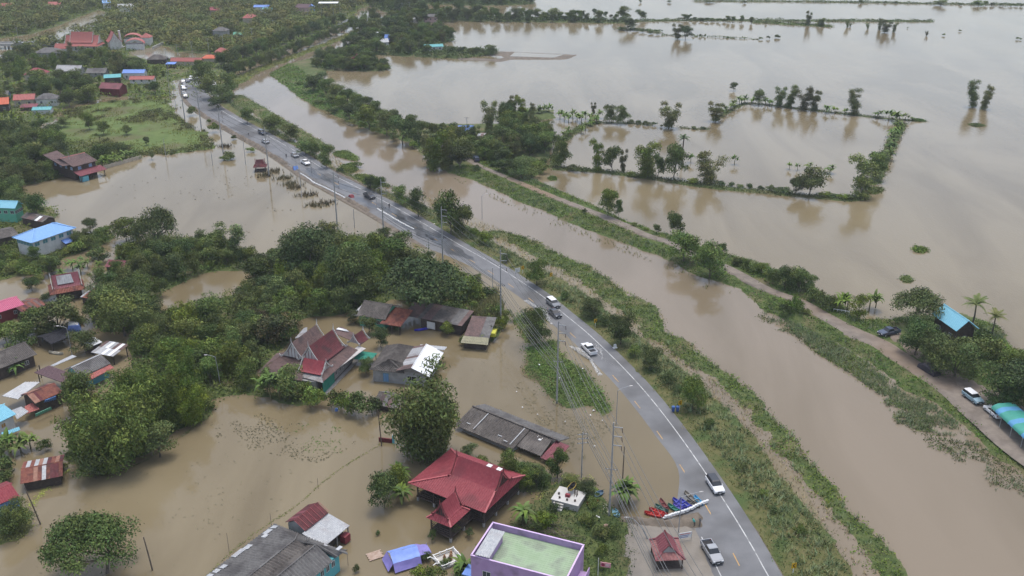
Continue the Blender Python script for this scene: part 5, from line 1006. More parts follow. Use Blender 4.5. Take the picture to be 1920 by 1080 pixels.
row('banana', D2, 'banana plant', 'banana plants on the far dyke', [(1353,218,15,14),(1362,212,14,14),(1370,206,15,16),(1378,200,15,15),(1386,196,16,16),(1396,194,17,18),(1408,195,14,16),(1435,197,14,16),(1447,199,12,14),(1549,211,14,18),(1565,212,12,14),(1584,214,12,12),(1645,221,16,18),(1666,225,19,20),(1680,226,19,20),(1697,226,14,16),(1711,226,8,10)], 'banana plant')
row('round', 'at the field corner left of the open water', 'tree', 'pair of dark trees at the field corner', [(1142,230,31,24),(1163,232,31,29)], 'dark broadleaf tree')
row('bush', 'between the dark pair and the lone eucalyptus', 'shrub', 'shrubs at the field corner', [(1184,231,8,14),(1196,232,8,14),(1212,234,8,15),(1226,235,7,12),(1300,241,5,16),(1318,242,5,14),(1240,238,5,8)], 'low shrub')
tree('tall', 1113, 214, 22, 12, 'thin sparse tree above the banana row')
row('banana', 'in the row along the small flooded pond', 'banana plant', 'banana plants round the small pond', [(1050+i*8, 222+(i % 3)*4, 17, 16) for i in range(10)]+[(1118,231,15,14),(1108,236,15,14),(1098,243,15,14),(1090,250,15,14)]+[(962+i*7.5, 224-(i*1.3), 18, 15) for i in range(10)]+[(1060,262,20,16),(1066,255,18,16),(1052,275,22,16)], 'banana plant')
tree('round', 1376, 170, 15, 16, 'lone little round tree in the middle of the flooded field')
tree('tall', 1824, 201, 44, 30, 'leaning eucalyptus of the drowned pair at right, left one'); tree('tall', 1845, 204, 38, 28, 'leaning eucalyptus of the drowned pair at right, right one')
# --- far field trees
F1 = 'on the far green dyke'
row('round', F1, 'tree', 'trees on the far green dyke', [(1041,34,17,26),(1092,33,12,12),(1114,30,12,9),(1136,33,10,8),(1146,35,7,7),(1170,36,22,25),(1201,37,16,20),(1176,56,22,30),(987,32,8,10),(1060,38,8,20),(1073,40,12,16),(1085,40,10,14),(1283,38,11,12),(1292,38,10,9),(1302,39,6,9),(1315,39,5,12),(1326,40,6,10),(1336,40,6,10),(1348,41,6,10),(1358,41,6,8),(1364,41,11,9),(1374,42,11,9),(1391,42,11,9),(1409,44,11,8),(1436,44,6,5)], 'small round tree')
row('tall', 'in the far flooded field', 'tree', 'trees in the far field', [(1270,73,25,16),(1514,47,23,10),(1542,49,13,11),(1532,48,8,8),(1589,51,12,7),(1627,54,9,6),(1649,56,17,9),(1659,61,20,17),(1676,60,14,8),(1737,67,8,5),(1594,50,6,4)], 'drowned tree')
tree('round', 1285, 74, 24, 25, 'dense round tree of the far pair in the open flood')
row('bush', 'in the far flooded field', 'shrub', 'shrubs in the far field', [(1770,67,5,8),(1799,59,4,8),(1908,74,5,8),(1914,75,4,4),(1205,61,6,16),(1220,63,6,16),(1233,65,5,12),(1300,68,5,5),(1313,69,6,5),(1322,69,6,4),(1426,74,5,9),(1440,73,6,8),(1456,71,7,14),(1702,53,3,4),(1165,56,6,20),(1190,58,6,16)], 'half-drowned shrub')
row('round', 'on the farthest dyke at the top edge', 'tree', 'trees on the farthest dyke', [(1614,6,7,11),(1660,6,4,6),(1680,6,4,7),(1764,10,9,24),(1801,10,4,8),(1834,11,9,22),(1848,10,7,10),(1860,11,5,10),(1880,11,5,14),(1895,12,4,10),(1905,12,4,8),(1915,12,5,8),(1395,6,5,8),(1330,5,4,18),(1255,5,4,8),(1200,5,5,6),(945,8,12,14),(905,9,8,10)], 'tiny dark tree')
# --- right levee
LV = 'beside the levee track'
row('round', LV, 'tree', 'trees beside the levee track', [(1140,407,47,36),(1160,410,32,16),(1231,439,18,15),(1264,447,47,32),(1281,490,54,56),(1330,517,60,58),(1352,478,22,20),(1380,499,16,18),(1397,505,20,14),(1427,515,22,24),(1471,545,42,36),(1498,548,45,40),(1517,546,30,28),(1448,535,28,24)], 'broadleaf tree', .7)
row('bush', LV, 'shrub', 'shrubs beside the levee track', [(1096,402,12,10),(1410,512,16,26),(1440,520,16,24),(1455,528,14,22),(1535,570,28,32),(1550,582,34,36),(1520,562,26,30),(1562,575,22,20),(1385,495,14,18),(1188,424,8,16),(1210,432,7,14),(1490,585,34,36),(1470,590,22,26),(1510,590,14,20)], 'leafy shrub', .8)
row('banana', 'by the fence beside the levee track', 'banana plant', 'banana plants by the fence', [(1572,582,36,30),(1588,580,34,28),(1630,578,34,30),(1642,574,26,24)], 'broad-leaved banana plant', .7)
tree('bright', 1607, 600, 50, 40, 'bright yellow-green round tree by the levee track', z=.8)
tree('rain', 1715, 607, 66, 100, 'wide umbrella-shaped tree left of the aqua roof', z=.7, var=0)
row('near_round', 'in front of the aqua roof', 'tree', 'dense garden trees in front of the aqua roof', [(1716,668,72,62),(1745,684,62,60),(1788,708,76,92)], 'dense leafy garden tree', .8)
row('bush', 'behind the aqua roof', 'shrub', 'shrubs behind the aqua roof', [(1760,590,16,34),(1852,672,46,60),(1835,650,36,40),(1880,690,30,40)], 'large dark shrub', .7)
row('palm', 'right of the aqua roof', 'palm', 'coconut palms right of the aqua roof', [(1822,612,56,44),(1860,626,44,36)], 'wind-swept coconut palm', .7)
row('near_round', 'at the right edge beside the green tent', 'tree', 'trees at the right edge', [(1880,765,82,92),(1925,775,95,110),(1905,700,46,60),(1935,720,60,80)], 'dense dark tree', .8)
# --- road-canal bank
RB = 'between the road and the canal'
row('round', RB, 'tree', 'trees between the road and the canal', [(612,314,40,30),(573,290,22,34),(590,296,24,24),(545,262,26,34),(512,248,30,40),(464,232,26,26),(695,356,24,22),(712,360,27,26),(752,384,34,32),(784,407,52,34),(845,437,76,56),(868,440,50,40),(1007,533,46,40)], 'dark roadside tree', .4)
row('round', 'leaning over the bend in the far road', 'tree', 'trees at the far road bend', [(386,164,40,40),(400,186,44,46),(428,180,40,40),(376,140,26,28),(420,190,30,40),(410,205,22,30)], 'dense roadside tree', .4)
row('bright', RB, 'tree', 'small bright trees between the road and the canal', [(695,352,24,26),(584,286,24,28)], 'small bright green tree', .4)
row('near_round', RB+', near the chevron signs', 'tree', 'bushy trees near the chevron signs', [(1163,645,60,52),(1218,692,46,42),(1298,767,62,52),(1110,592,32,46)], 'bushy dark tree', .4)
row('bush', RB, 'shrub', 'shrubs between the road and the canal', [(910,458,28,36),(890,445,20,28),(1130,610,22,30),(1190,665,24,32),(1250,720,22,34),(1330,800,20,30),(1500,1002,22,26),(1392,880,16,26),(1430,930,14,24),(950,490,18,28),(1060,560,16,26),(1270,735,18,26),(1450,960,14,24),(640,322,10,18),(672,312,10,18)], 'dark shrub', .35)
# --- far bank of the canal and levee wood
LB = 'in the belt along the far canal bank'
row('round', LB, 'tree', 'trees in the belt along the far canal bank', [(587,174,30,28),(600,168,28,30),(612,180,28,35),(632,187,28,32),(652,197,27,30),(668,205,26,26),(655,224,26,30),(677,212,28,28),(692,240,42,44),(690,204,20,20),(705,222,28,28),(725,252,42,38),(740,236,28,28),(755,268,44,48),(770,250,30,32),(785,268,38,32),(808,257,26,28),(828,254,21,19),(640,205,22,30),(720,232,24,28),(622,196,18,26)], 'dark bushy tree', .7)
row('bush', LB, 'shrub', 'shrubs in the belt along the far canal bank', [(600,195,10,26),(625,210,10,26),(660,232,10,24),(700,248,10,24),(740,262,10,26),(575,165,10,18),(560,160,8,16),(680,240,12,24),(775,275,12,22),(800,272,12,24)], 'low green shrub', .6)
tree('tall', 917, 248, 54, 34, 'tallest light green tree behind the patchwork barn', z=.8)
row('tall', 'standing in the canal edge by the levee', 'tree', 'pale trees in the canal edge', [(815,318,64,34),(832,317,58,30),(808,312,50,24)], 'pale feathery tree', .2)
wood([(848,318),(836,275),(870,262),(890,272),(960,275),(1000,262),(1025,262),(1030,290),(985,300),(960,312),(925,316),(900,306),(880,292)], 4.6, [('round', .5), ('tall', .25), ('banana', .15), ('bamboo', .1)], (5.5, 9), 'in the levee wood around the barn', 'in the levee wood', 101, .8, name='levee_tree')
wood([(985,300),(1030,285),(1032,255),(985,250),(950,242),(955,225),(1000,225),(960,212),(940,236),(940,268),(985,268)], 4.6, [('round', .5), ('tall', .35), ('banana', .15)], (5.5, 9), 'between the barn and the small pond', 'between the barn and the pond', 102, .6, name='levee_tree')
row('round', 'at the corner of the levee track', 'tree', 'trees at the corner of the levee track', [(862,316,40,46),(978,334,38,44),(945,322,22,30),(960,326,24,34)], 'dark round tree', .8)
row('bush', 'at the corner of the levee track', 'shrub', 'shrubs at the corner of the levee track', [(1000,330,16,34),(1015,322,16,30),(925,314,14,24),(893,322,14,18),(1005,315,16,30),(1018,308,14,26)], 'bright leafy shrub', .6)
# --- islet and orchard in the field
wood([(590,128),(600,116),(640,108),(690,112),(700,122),(690,132),(640,132)], 4.2, [('round', .8), ('bush', .2)], (4.5, 8), 'on the islet with the little gabled house', 'on the wooded islet', 103, .4, name='islet_tree')
wood([(690,132),(695,118),(720,124),(728,132),(710,134)], 4.0, [('round', .7), ('bush', .3)], (3, 5.5), 'right of the little gabled house', 'right of the little gabled house', 104, .3, name='islet_tree')
row('sugar', 'on the tip of the wooded islet', 'palm', None, [(722,126,10,9)], 'tiny palm tree')
wood([(650,98),(660,82),(700,72),(745,60),(800,58),(842,66),(846,76),(815,86),(790,96),(810,104),(720,102)], 5.6, [('round', .7), ('tall', .1), ('banana', .2)], (5, 8.5), 'in the orchard beyond the islet', 'in the orchard', 105, .4, name='orchard_tree')
row('round', 'in the row beside the fish ponds', 'tree', 'trees in the row beside the fish ponds', [(846,99,11,16),(866,100,11,18),(886,101,11,14),(894,101,12,14),(906,102,10,12),(920,103,17,24),(881,100,9,10)], 'round garden tree', .4)
tree('round', 617, 104, 17, 28, 'spreading tree on the tip of the canal fork'); tree('bush', 640, 100, 9, 14, 'shrub on the tip of the canal fork', 'shrub')
wood([(660,66),(678,46),(700,42),(715,52),(740,44),(790,42),(800,46),(770,56),(740,62),(700,72)], 7.5, [('round', .8), ('tall', .2)], (7, 11), 'beyond the canal bridge', 'beyond the canal bridge', 106, .4, name='canal_bank_tree')
wood([(740,50),(745,30),(700,14),(680,0),(725,-6),(760,8),(800,22),(860,26),(1000,34),(1180,42),(1000,42),(860,41),(790,44)], 6.5, [('round', .7), ('bush', .3)], (5, 9), 'along the far field bank', 'along the far field bank', 107, .3, name='field_tree')
wood([(765,-4),(1000,-4),(1000,8),(900,10),(800,8)], 9, [('round', .8), ('bush', .2)], (6, 10), 'on the far strip at the top edge', 'on the far strip', 108, .3, name='field_tree')
# --- roadside trees of the far flooded road
for i in range(24):
    f = i/23; x = 430+f*230; y = 147-f*94+4*math.sin(f*3); tree('round', x, y, 26-f*9, 24-f*7, 'evenly spaced tree in the avenue along the far canal road', group='avenue of trees along the far canal road', name='avenue_tree')
for i in range(18):
    f = i/17; x = 415+f*225; y = 128-f*84; tree('round', x, y, 30-f*10, 28-f*8, 'tree in the second row behind the canal avenue', group='second row behind the canal avenue', name='avenue_tree')
# --- village wood at top left: nearest ones single, the far rest one mass
rgW = np.random.default_rng(55)
VW = [(-150,-16),(650,-16),(680,6),(640,30),(560,66),(480,96),(415,122),(330,112),(235,90),(300,118),(310,150),(300,180),(220,176),(180,188),(110,198),(80,225),(30,232),(-120,250)]
river = W2([(-40,114),(18,113),(24,90),(60,82),(125,77),(165,61),(190,47),(198,24),(184,21),(150,33),(110,50),(60,66),(0,74),(-40,76)])
sheet_r = bpy.data.meshes.new('river'); sheet_r.from_pydata([(x, y, .62) for x, y in river], [], [tuple(range(len(river)))]); sheet_r.materials.append(WATER); sheet_r.update(); tag(link('river', sheet_r), kind='structure')
court = W2([(240,100),(268,94),(300,88),(315,90),(330,100),(405,104),(410,116),(330,114),(290,116),(265,112)])
me = bpy.data.meshes.new('flooded_court'); me.from_pydata([(x, y, .63) for x, y in court], [], [tuple(range(len(court)))]); me.materials.append(WATER); me.update(); tag(link('flooded_court', me), kind='structure')
pts = [p for p in scatter(VW, 6.3, rgW, n_try=16000) if sdist(np.array([p]), river)[0] < -2.5 and sdist(np.array([p]), court)[0] < -2]
# keep the view to each far house front a little open
def near_front(p):
    for a in AVOID:
        if abs(p[0]-a[0]) < 40:
            if sdist(np.array([p]), a[1])[0] > -2.5: return True
            if sdist(np.array([p])+np.array([[0, 5.0]]), a[1])[0] > 0: return True
    return False
def front_house(p):
    for a in AVOID:
        if abs(p[0]-a[0]) < 12:
            for dy in (6, 11, 16, 21):
                if sdist(np.array([p])+np.array([[0, dy]]), a[1])[0] > -1.5: return True
    return False
pts = [p for p in pts if not near_front(p) and not any(sdist(np.array([[p[0], p[1]+dy]]), w_)[0] > 0 for dy in (7, 14, 20) for w_ in (river, court))]
pts.sort(key=lambda p: p[1]); near_pts, far_pts = pts[:170], pts[170:]
wk = ['round', 'round', 'round', 'bright', 'tall', 'bamboo']; ww = {'round': 'dark round tree', 'bright': 'bright green small tree', 'tall': 'slim pale tree', 'bamboo': 'feathery bamboo clump'}
for p in near_pts:
    k = wk[int(rgW.integers(6))]; h = rgW.uniform(2.5, 3.6) if front_house(p) else rgW.uniform(5.5, 10); h0, w0, _ = KIND[k]; tree_w(k, Vector((p[0], p[1], .4)), h, h*w0/h0*rgW.uniform(.8, 1.1), ww[k]+' in the village wood at upper left', 'bamboo' if k == 'bamboo' else 'tree', ww[k]+'s in the village wood', name='village_tree' if k in ('round', 'bright') else None)
Vs, Fs, Cs = [], [], []; k = 0
for p in far_pts:
    h = rgW.uniform(3, 4) if front_house(p) else rgW.uniform(6, 10.5); wd = h*rgW.uniform(.9, 1.3); n = 300; nl = 9; lo = np.c_[rgW.normal(0, wd*.22, (nl, 2)), rgW.uniform(h*.15, h*.75, nl)]; i = rgW.integers(nl, size=n)
    D = rgW.normal(0, 1, (n, 3)); D[:, 2] = abs(D[:, 2]); D /= np.linalg.norm(D, axis=1)[:, None]; P = lo[i]+D*np.array([wd*.24, wd*.24, h*.2])+np.array([p[0], p[1], .4]); tn = rgW.uniform(.7, 1.3)*rgW.uniform(.9, 1.12, (n, 1))*np.array([[1+rgW.uniform(-.15, .3), 1, .95]])
    v, f, c_ = leaves(rgW, P, D+np.array([0, 0, .35]), .95, .8, tn, jitter=.28); Vs.append(v); Fs.append(f+k); Cs.append(c_); k += len(v)
tag(link('far_wood', fast_mesh('far_wood', np.concatenate(Vs), np.concatenate(Fs), LEAF['light'], np.concatenate(Cs))), 'dense far wood around the village at the top left', 'wood', kind='stuff')
print('village trees', len(near_pts), len(far_pts))
# --- marsh and left gardens
row('round', 'on the edge of the marsh', 'tree', 'trees on the edge of the marsh', [(168,243,30,24),(103,270,34,34),(50,265,34,40),(120,238,18,22),(166,190,28,44),(130,200,26,34),(195,252,22,26),(238,252,16,18),(275,272,14,12),(285,298,14,10),(75,252,26,30),(20,258,30,36)], 'dark tree', .3)
row('bush', 'by the flooded lane near the poles', 'shrub', 'shrubs by the flooded lane', [(360,217,20,22),(403,248,20,22),(438,262,10,14),(430,298,16,28),(425,300,10,26),(470,285,10,18),(392,232,10,12)], 'shrub standing in water', .0)
wood([(-20,262),(95,268),(112,285),(110,318),(130,325),(60,345),(-20,352)], 5.0, [('round', .75), ('palm', .12), ('banana', .13)], (5.5, 9.5), 'in the gardens left of the brown tiled house', 'in the left gardens', 109, .3, name='garden_tree')
row('banana', 'behind the pale garden wall', 'banana plant', 'banana plants behind the garden wall', [(192,312,20,22),(206,309,22,22),(220,305,20,22),(234,301,20,22),(248,297,16,18)], 'banana plant', .3)
row('round', 'behind the pale garden wall', 'tree', 'dark trees behind the garden wall', [(186,296,24,30),(205,294,24,30),(225,291,20,28),(240,288,16,24)], 'dark round tree', .3)
wood([(-20,355),(30,355),(42,378),(30,392),(-20,392)], 5, [('round', 1)], (6, 9), 'above the mint green house', 'above the mint house', 110, .3, name='garden_tree')
tree('round', 70, 415, 52, 44, 'dead-topped dark tree beside the black sheds')
wood([(-30,470),(30,462),(60,468),(130,455),(148,440),(205,432),(212,445),(190,466),(130,482),(90,502),(40,518),(-30,525)], 3.9, [('round', .5), ('bush', .4), ('bright', .1)], (2.6, 4.4), 'in the hedge around the sky-blue house', 'around the sky-blue house', 111, .3, asp=(.9, 1.3), name='hedge_tree')
row('rain', 'rising above the pond-side wood', 'tree', None, [(300,472,84,76,1)], 'tall dark tree with a broken crown')
row('round', 'on the pond bank left of the tall broken-crowned tree', 'tree', 'pair on the pond bank', [(238,452,44,44),(262,456,34,36)], 'round dark tree', .3)
# --- woods of the middle left
wood([(205,512),(222,488),(300,478),(395,474),(445,484),(468,500),(440,508),(395,506),(330,535),(270,590),(205,618),(170,600),(165,560),(200,530)], 4.7, [('round', .45), ('bright', .24), ('bamboo', .21), ('bush', .1)], (4.5, 7.5), 'in the wood between the pond and the channel', 'in the pond-side wood', 112, .3, name='woodland_tree')
tree('tall', 430, 488, 66, 58, 'pale yellow-green tree at the tip of the pond-side wood')
row('near_round', 'beside the channel junction', 'tree', 'big trees beside the channel junction', [(235,628,86,100),(200,600,70,70),(262,610,70,60)], 'big dense round tree', .3)
wood([(465,500),(530,500),(545,560),(555,620),(540,650),(500,660),(470,640),(450,600),(470,560),(475,530)], 4.8, [('round', .6), ('bright', .2), ('bamboo', .2)], (5, 8.5), 'in the wood left of the many-gabled house', 'left of the many-gabled house', 113, .3, name='woodland_tree')
row('brush', 'behind the many-gabled house', 'tree', 'brownish scrub behind the many-gabled house', [(520,640,50,80),(500,612,40,60),(545,618,34,50)], 'leafless brownish scrub tree', .3)
wood([(535,512),(550,492),(600,480),(660,484),(720,488),(750,500),(720,545),(660,584),(600,594),(560,578)], 5.2, [('round', .6), ('bamboo', .2), ('bright', .2)], (5.5, 9), 'in the tall dark wood beside the road', 'in the tall wood beside the road', 114, .3, name='woodland_tree')
tree('tall', 622, 492, 66, 70, 'yellowish airy tree at the crown of the tall dark wood')
row('near_round', 'at the back of the tall dark wood', 'tree', 'big trees of the tall dark wood', [(578,528,100,92),(556,520,70,60),(668,565,104,80),(640,550,88,70)], 'big dark tree', .3)
tree('rain', 798, 588, 104, 168, 'huge flat-crowned rain tree over the sheds beside the road', z=.3, var=0)
row('round', 'on the road edge above the rain tree', 'tree', 'trees on the road edge above the rain tree', [(745,484,42,60),(760,500,38,50),(722,449,20,28),(702,486,44,44),(880,560,40,50)], 'dark bushy tree', .3)
wood([(740,560),(800,585),(880,595),(905,575),(895,545),(870,520),(800,500)], 5, [('bush', .8), ('bright', .2)], (3.5, 5), 'under the rain tree', 'under the rain tree', 115, .3, name='woodland_tree')
row('bush', 'along the flooded lane behind the patched hut', 'shrub', 'shrubs behind the patched hut', [(940,615,28,30),(925,632,26,30),(905,645,20,24),(870,645,18,22),(890,648,18,24),(950,600,24,26),(935,590,24,28),(912,560,24,34)], 'dense green shrub', .2)
tree('near_round', 1004, 645, 68, 58, 'brownish-green leafy tree beside the flooded road shoulder', var=1)
wood([(300,600),(330,585),(400,600),(450,640),(485,690),(520,735),(560,755),(470,735),(430,715),(395,735),(350,700),(300,690),(260,650),(275,620)], 4.6, [('round', .45), ('bright', .15), ('bush', .15), ('bamboo', .25)], (5.5, 9), 'in the dark wood by the leaning lamp post', 'in the dark wood by the lamp post', 116, .3, name='woodland_tree')
row('big', 'in the feathery grove by the flooded field', 'tree', 'feathery grove', [(205,878,170,150),(262,850,150,120),(320,800,140,100),(355,760,120,80),(160,845,110,90),(240,770,90,80),(360,795,90,70)], 'tall feathery green tree', .2)
row('round', 'at the edge of the feathery grove', 'tree', 'dark trees at the edge of the grove', [(150,775,66,60),(300,855,60,60),(180,895,50,60),(385,765,34,40)], 'dark tree', .2)
row('bush', 'in front of the many-gabled house', 'shrub', 'shrubs in front of the many-gabled house', [(585,765,48,50),(570,745,36,36),(650,775,50,50),(680,778,48,56),(630,760,34,40),(705,772,34,40)], 'leafy shrub', .1)
row('banana', 'at the corner of the many-gabled house', 'banana plant', 'banana plants by the many-gabled house', [(508,748,56,44),(525,750,58,46),(535,742,50,40)], 'tall banana plant', .1)
row('round', 'beside the cement house', 'tree', 'small trees beside the cement house', [(715,652,36,30),(687,702,32,28),(692,628,34,34),(840,628,26,26),(665,605,22,26),(745,618,14,20)], 'small round tree', .0)
tree('big', 798, 852, 190, 185, 'great feathery tree beside the long grey row house', var=0)
tree('big', 812, 850, 130, 105, 'right half of the feathery tree pair beside the row house', var=1)
row('round', 'around the red stilted house', 'tree', 'garden trees around the red stilted house', [(955,905,56,46),(988,915,40,40),(1005,910,34,36),(905,880,28,30),(880,855,22,30),(1045,893,52,36)], 'garden tree', .2)
row('bush', 'around the red stilted house', 'shrub', 'shrubs around the red stilted house', [(1015,905,24,40),(980,890,24,34),(890,872,20,30),(1020,985,34,46),(1035,960,20,26),(855,1000,20,20),(810,1012,24,18),(882,1004,16,20),(1100,985,30,36),(1122,1005,28,40),(1110,950,22,30),(1128,1040,24,32),(1150,1005,26,30),(1130,1065,20,30),(1005,995,22,30)], 'green shrub', .25)
row('near_round', 'beside the white shrine platform', 'tree', 'clipped trees beside the shrine', [(1101,932,34,30),(1070,915,28,34)], 'round clipped tree', .2)
row('round', 'standing in the flood left of the red stilted house', 'tree', 'trees left of the red stilted house', [(722,955,70,54),(742,925,54,44)], 'small dense tree', -.2)
tree('bush', 709, 1003, 12, 12, 'tiny bush poking out of the flood below the dense tree', 'shrub', z=0); tree('bush', 669, 1072, 20, 18, 'round bush in the flood beside the turquoise house', 'shrub', z=0)
row('bush', 'at the bottom edge left of the lilac building', 'shrub', 'shrubs left of the lilac building', [(800,1052,24,22),(790,1085,30,40),(815,1090,34,44),(860,1085,34,40),(835,1062,20,24),(880,1095,30,40)], 'leafy shrub', -.05)
tree('lean_rain', 200, 1076, 118, 170, 'lone umbrella tree leaning left over the flood at the bottom', rot=0.0, z=-.1)
row('near_round', 'on the weedy bank at the left edge', 'tree', None, [(28,998,58,74)], 'low round tree')
row('round', 'among the left-hand houses', 'tree', 'trees among the left-hand houses', [(112,628,64,80),(72,624,48,56),(42,650,46,60),(12,642,34,46),(160,662,44,46),(140,622,40,44),(90,562,12,24),(60,545,22,30),(130,700,0.1,0.1),(150,745,50,54),(20,640,36,40)][:8]+[(150,745,50,54),(80,640,26,24)], 'leafy tree', .0)
row('banana', 'in the lower left corner', 'banana plant', 'banana plants at the left edge', [(22,692,32,30),(32,700,34,30),(40,690,28,26),(20,845,40,36),(40,850,38,34),(58,842,34,32)], 'banana plant', -.1)
row('bush', 'beside the rusty shack', 'shrub', 'shrubs beside the rusty shack', [(10,885,40,50),(15,905,30,40),(85,845,26,30),(5,862,40,46),(120,880,16,20)], 'dark shrub', -.05)
wood([(60,510),(130,500),(200,480),(230,500),(200,525),(160,515),(110,522),(60,535)], 4.2, [('banana', .4), ('bush', .4), ('round', .2)], (3.5, 6), 'along the channel behind the steep-gabled house', 'along the channel', 117, .1, name='garden_tree')
# large-leaved banana clumps close by: every leaf its own part
def banana_clump(px, py, label, nst, seed, s=1.0, z=.1):
    rg = np.random.default_rng(seed); g = G(px, py, z); t = thing('banana_clump', label, 'banana plant', g, 0)
    for c in range(nst):
        a = rg.uniform(0, 6.28); q = rg.uniform(.1, 1)*.75*s; x, y = q*math.cos(a), q*math.sin(a); h = rg.uniform(.8, 1.25)*s
        link('stem', STALK, t, (x, y, 0), sc=(s, s, h))
        for k in range(7): link('leaf', BLADES[int(rg.integers(4))], t, (x, y, 1.8*h), (0, -rg.uniform(-.1, .75), k*.9+rg.uniform(0, .6)), (s*rg.uniform(.8, 1.15),)*3)
banana_clump(1172, 945, 'big banana clump beside the tall concrete pole near the moored boats', 8, 1, 1.25)
banana_clump(980, 985, 'banana clump in the flood beside the lilac building', 3, 2, 1.15, -.1)
banana_clump(748, 905, 'upper banana clump left of the red stilted house', 3, 3, 1.0, -.1)
banana_clump(752, 945, 'lower banana clump left of the red stilted house', 3, 4, 1.0, -.2)
banana_clump(868, 1078, 'banana clump against the lilac building wall', 3, 5, 1.0, -.1)
# ================================================================== vehicles
def paint(name, c, rough=.3): return M(name, c, None, rough, spec=.5, coat=.5)
TYRE = M('tyre rubber', (.018,.018,.018), None, .9); RIM = M('alloy rim', (.45,.45,.46), None, .4, metal=.6); CGL = M('car glass', (.018,.022,.026), None, .12, spec=.6); LAMP = M('lamp lens', (.7,.7,.68), None, .2); TAIL = M('tail lens', (.35,.02,.02), None, .3); BLACKP = M('black plastic', (.02,.02,.022), None, .6)
PAINTS = {'white': paint('white car paint', (.72,.72,.72)), 'silver': paint('silver car paint', (.30,.31,.32)), 'black': paint('black car paint', (.02,.021,.024)), 'navy': paint('navy car paint', (.035,.05,.085)), 'teal': paint('pale teal car paint', (.22,.33,.38)), 'grey': paint('grey car paint', (.17,.175,.18))}
def puff(prof, w, ins=.07, top=0.0):
    """side profile extruded across the width with softened edges; top>0 narrows the upper points"""
    zs = [p[1] for p in prof]; z0, z1 = min(zs), max(zs); cx = sum(p[0] for p in prof)/len(prof); cz = (z0+z1)/2; mb = MB(); V = []; m = len(prof)
    for y, k in ((-w/2, ins), (-w/2+ins, 0), (w/2-ins, 0), (w/2, ins)):
        for x, z in prof:
            q = (z-z0)/(z1-z0); V.append((x-math.copysign(min(k, abs(x-cx)), x-cx), y*(1-top*q), z-math.copysign(k*.6, z-cz)))
    F = [tuple(range(m))[::-1], tuple(range(3*m, 4*m))]
    for l in range(3):
        for i in range(m): F.append((l*m+i, l*m+(i+1) % m, (l+1)*m+(i+1) % m, (l+1)*m+i))
    return mb.add(V, F)
CARC = {}
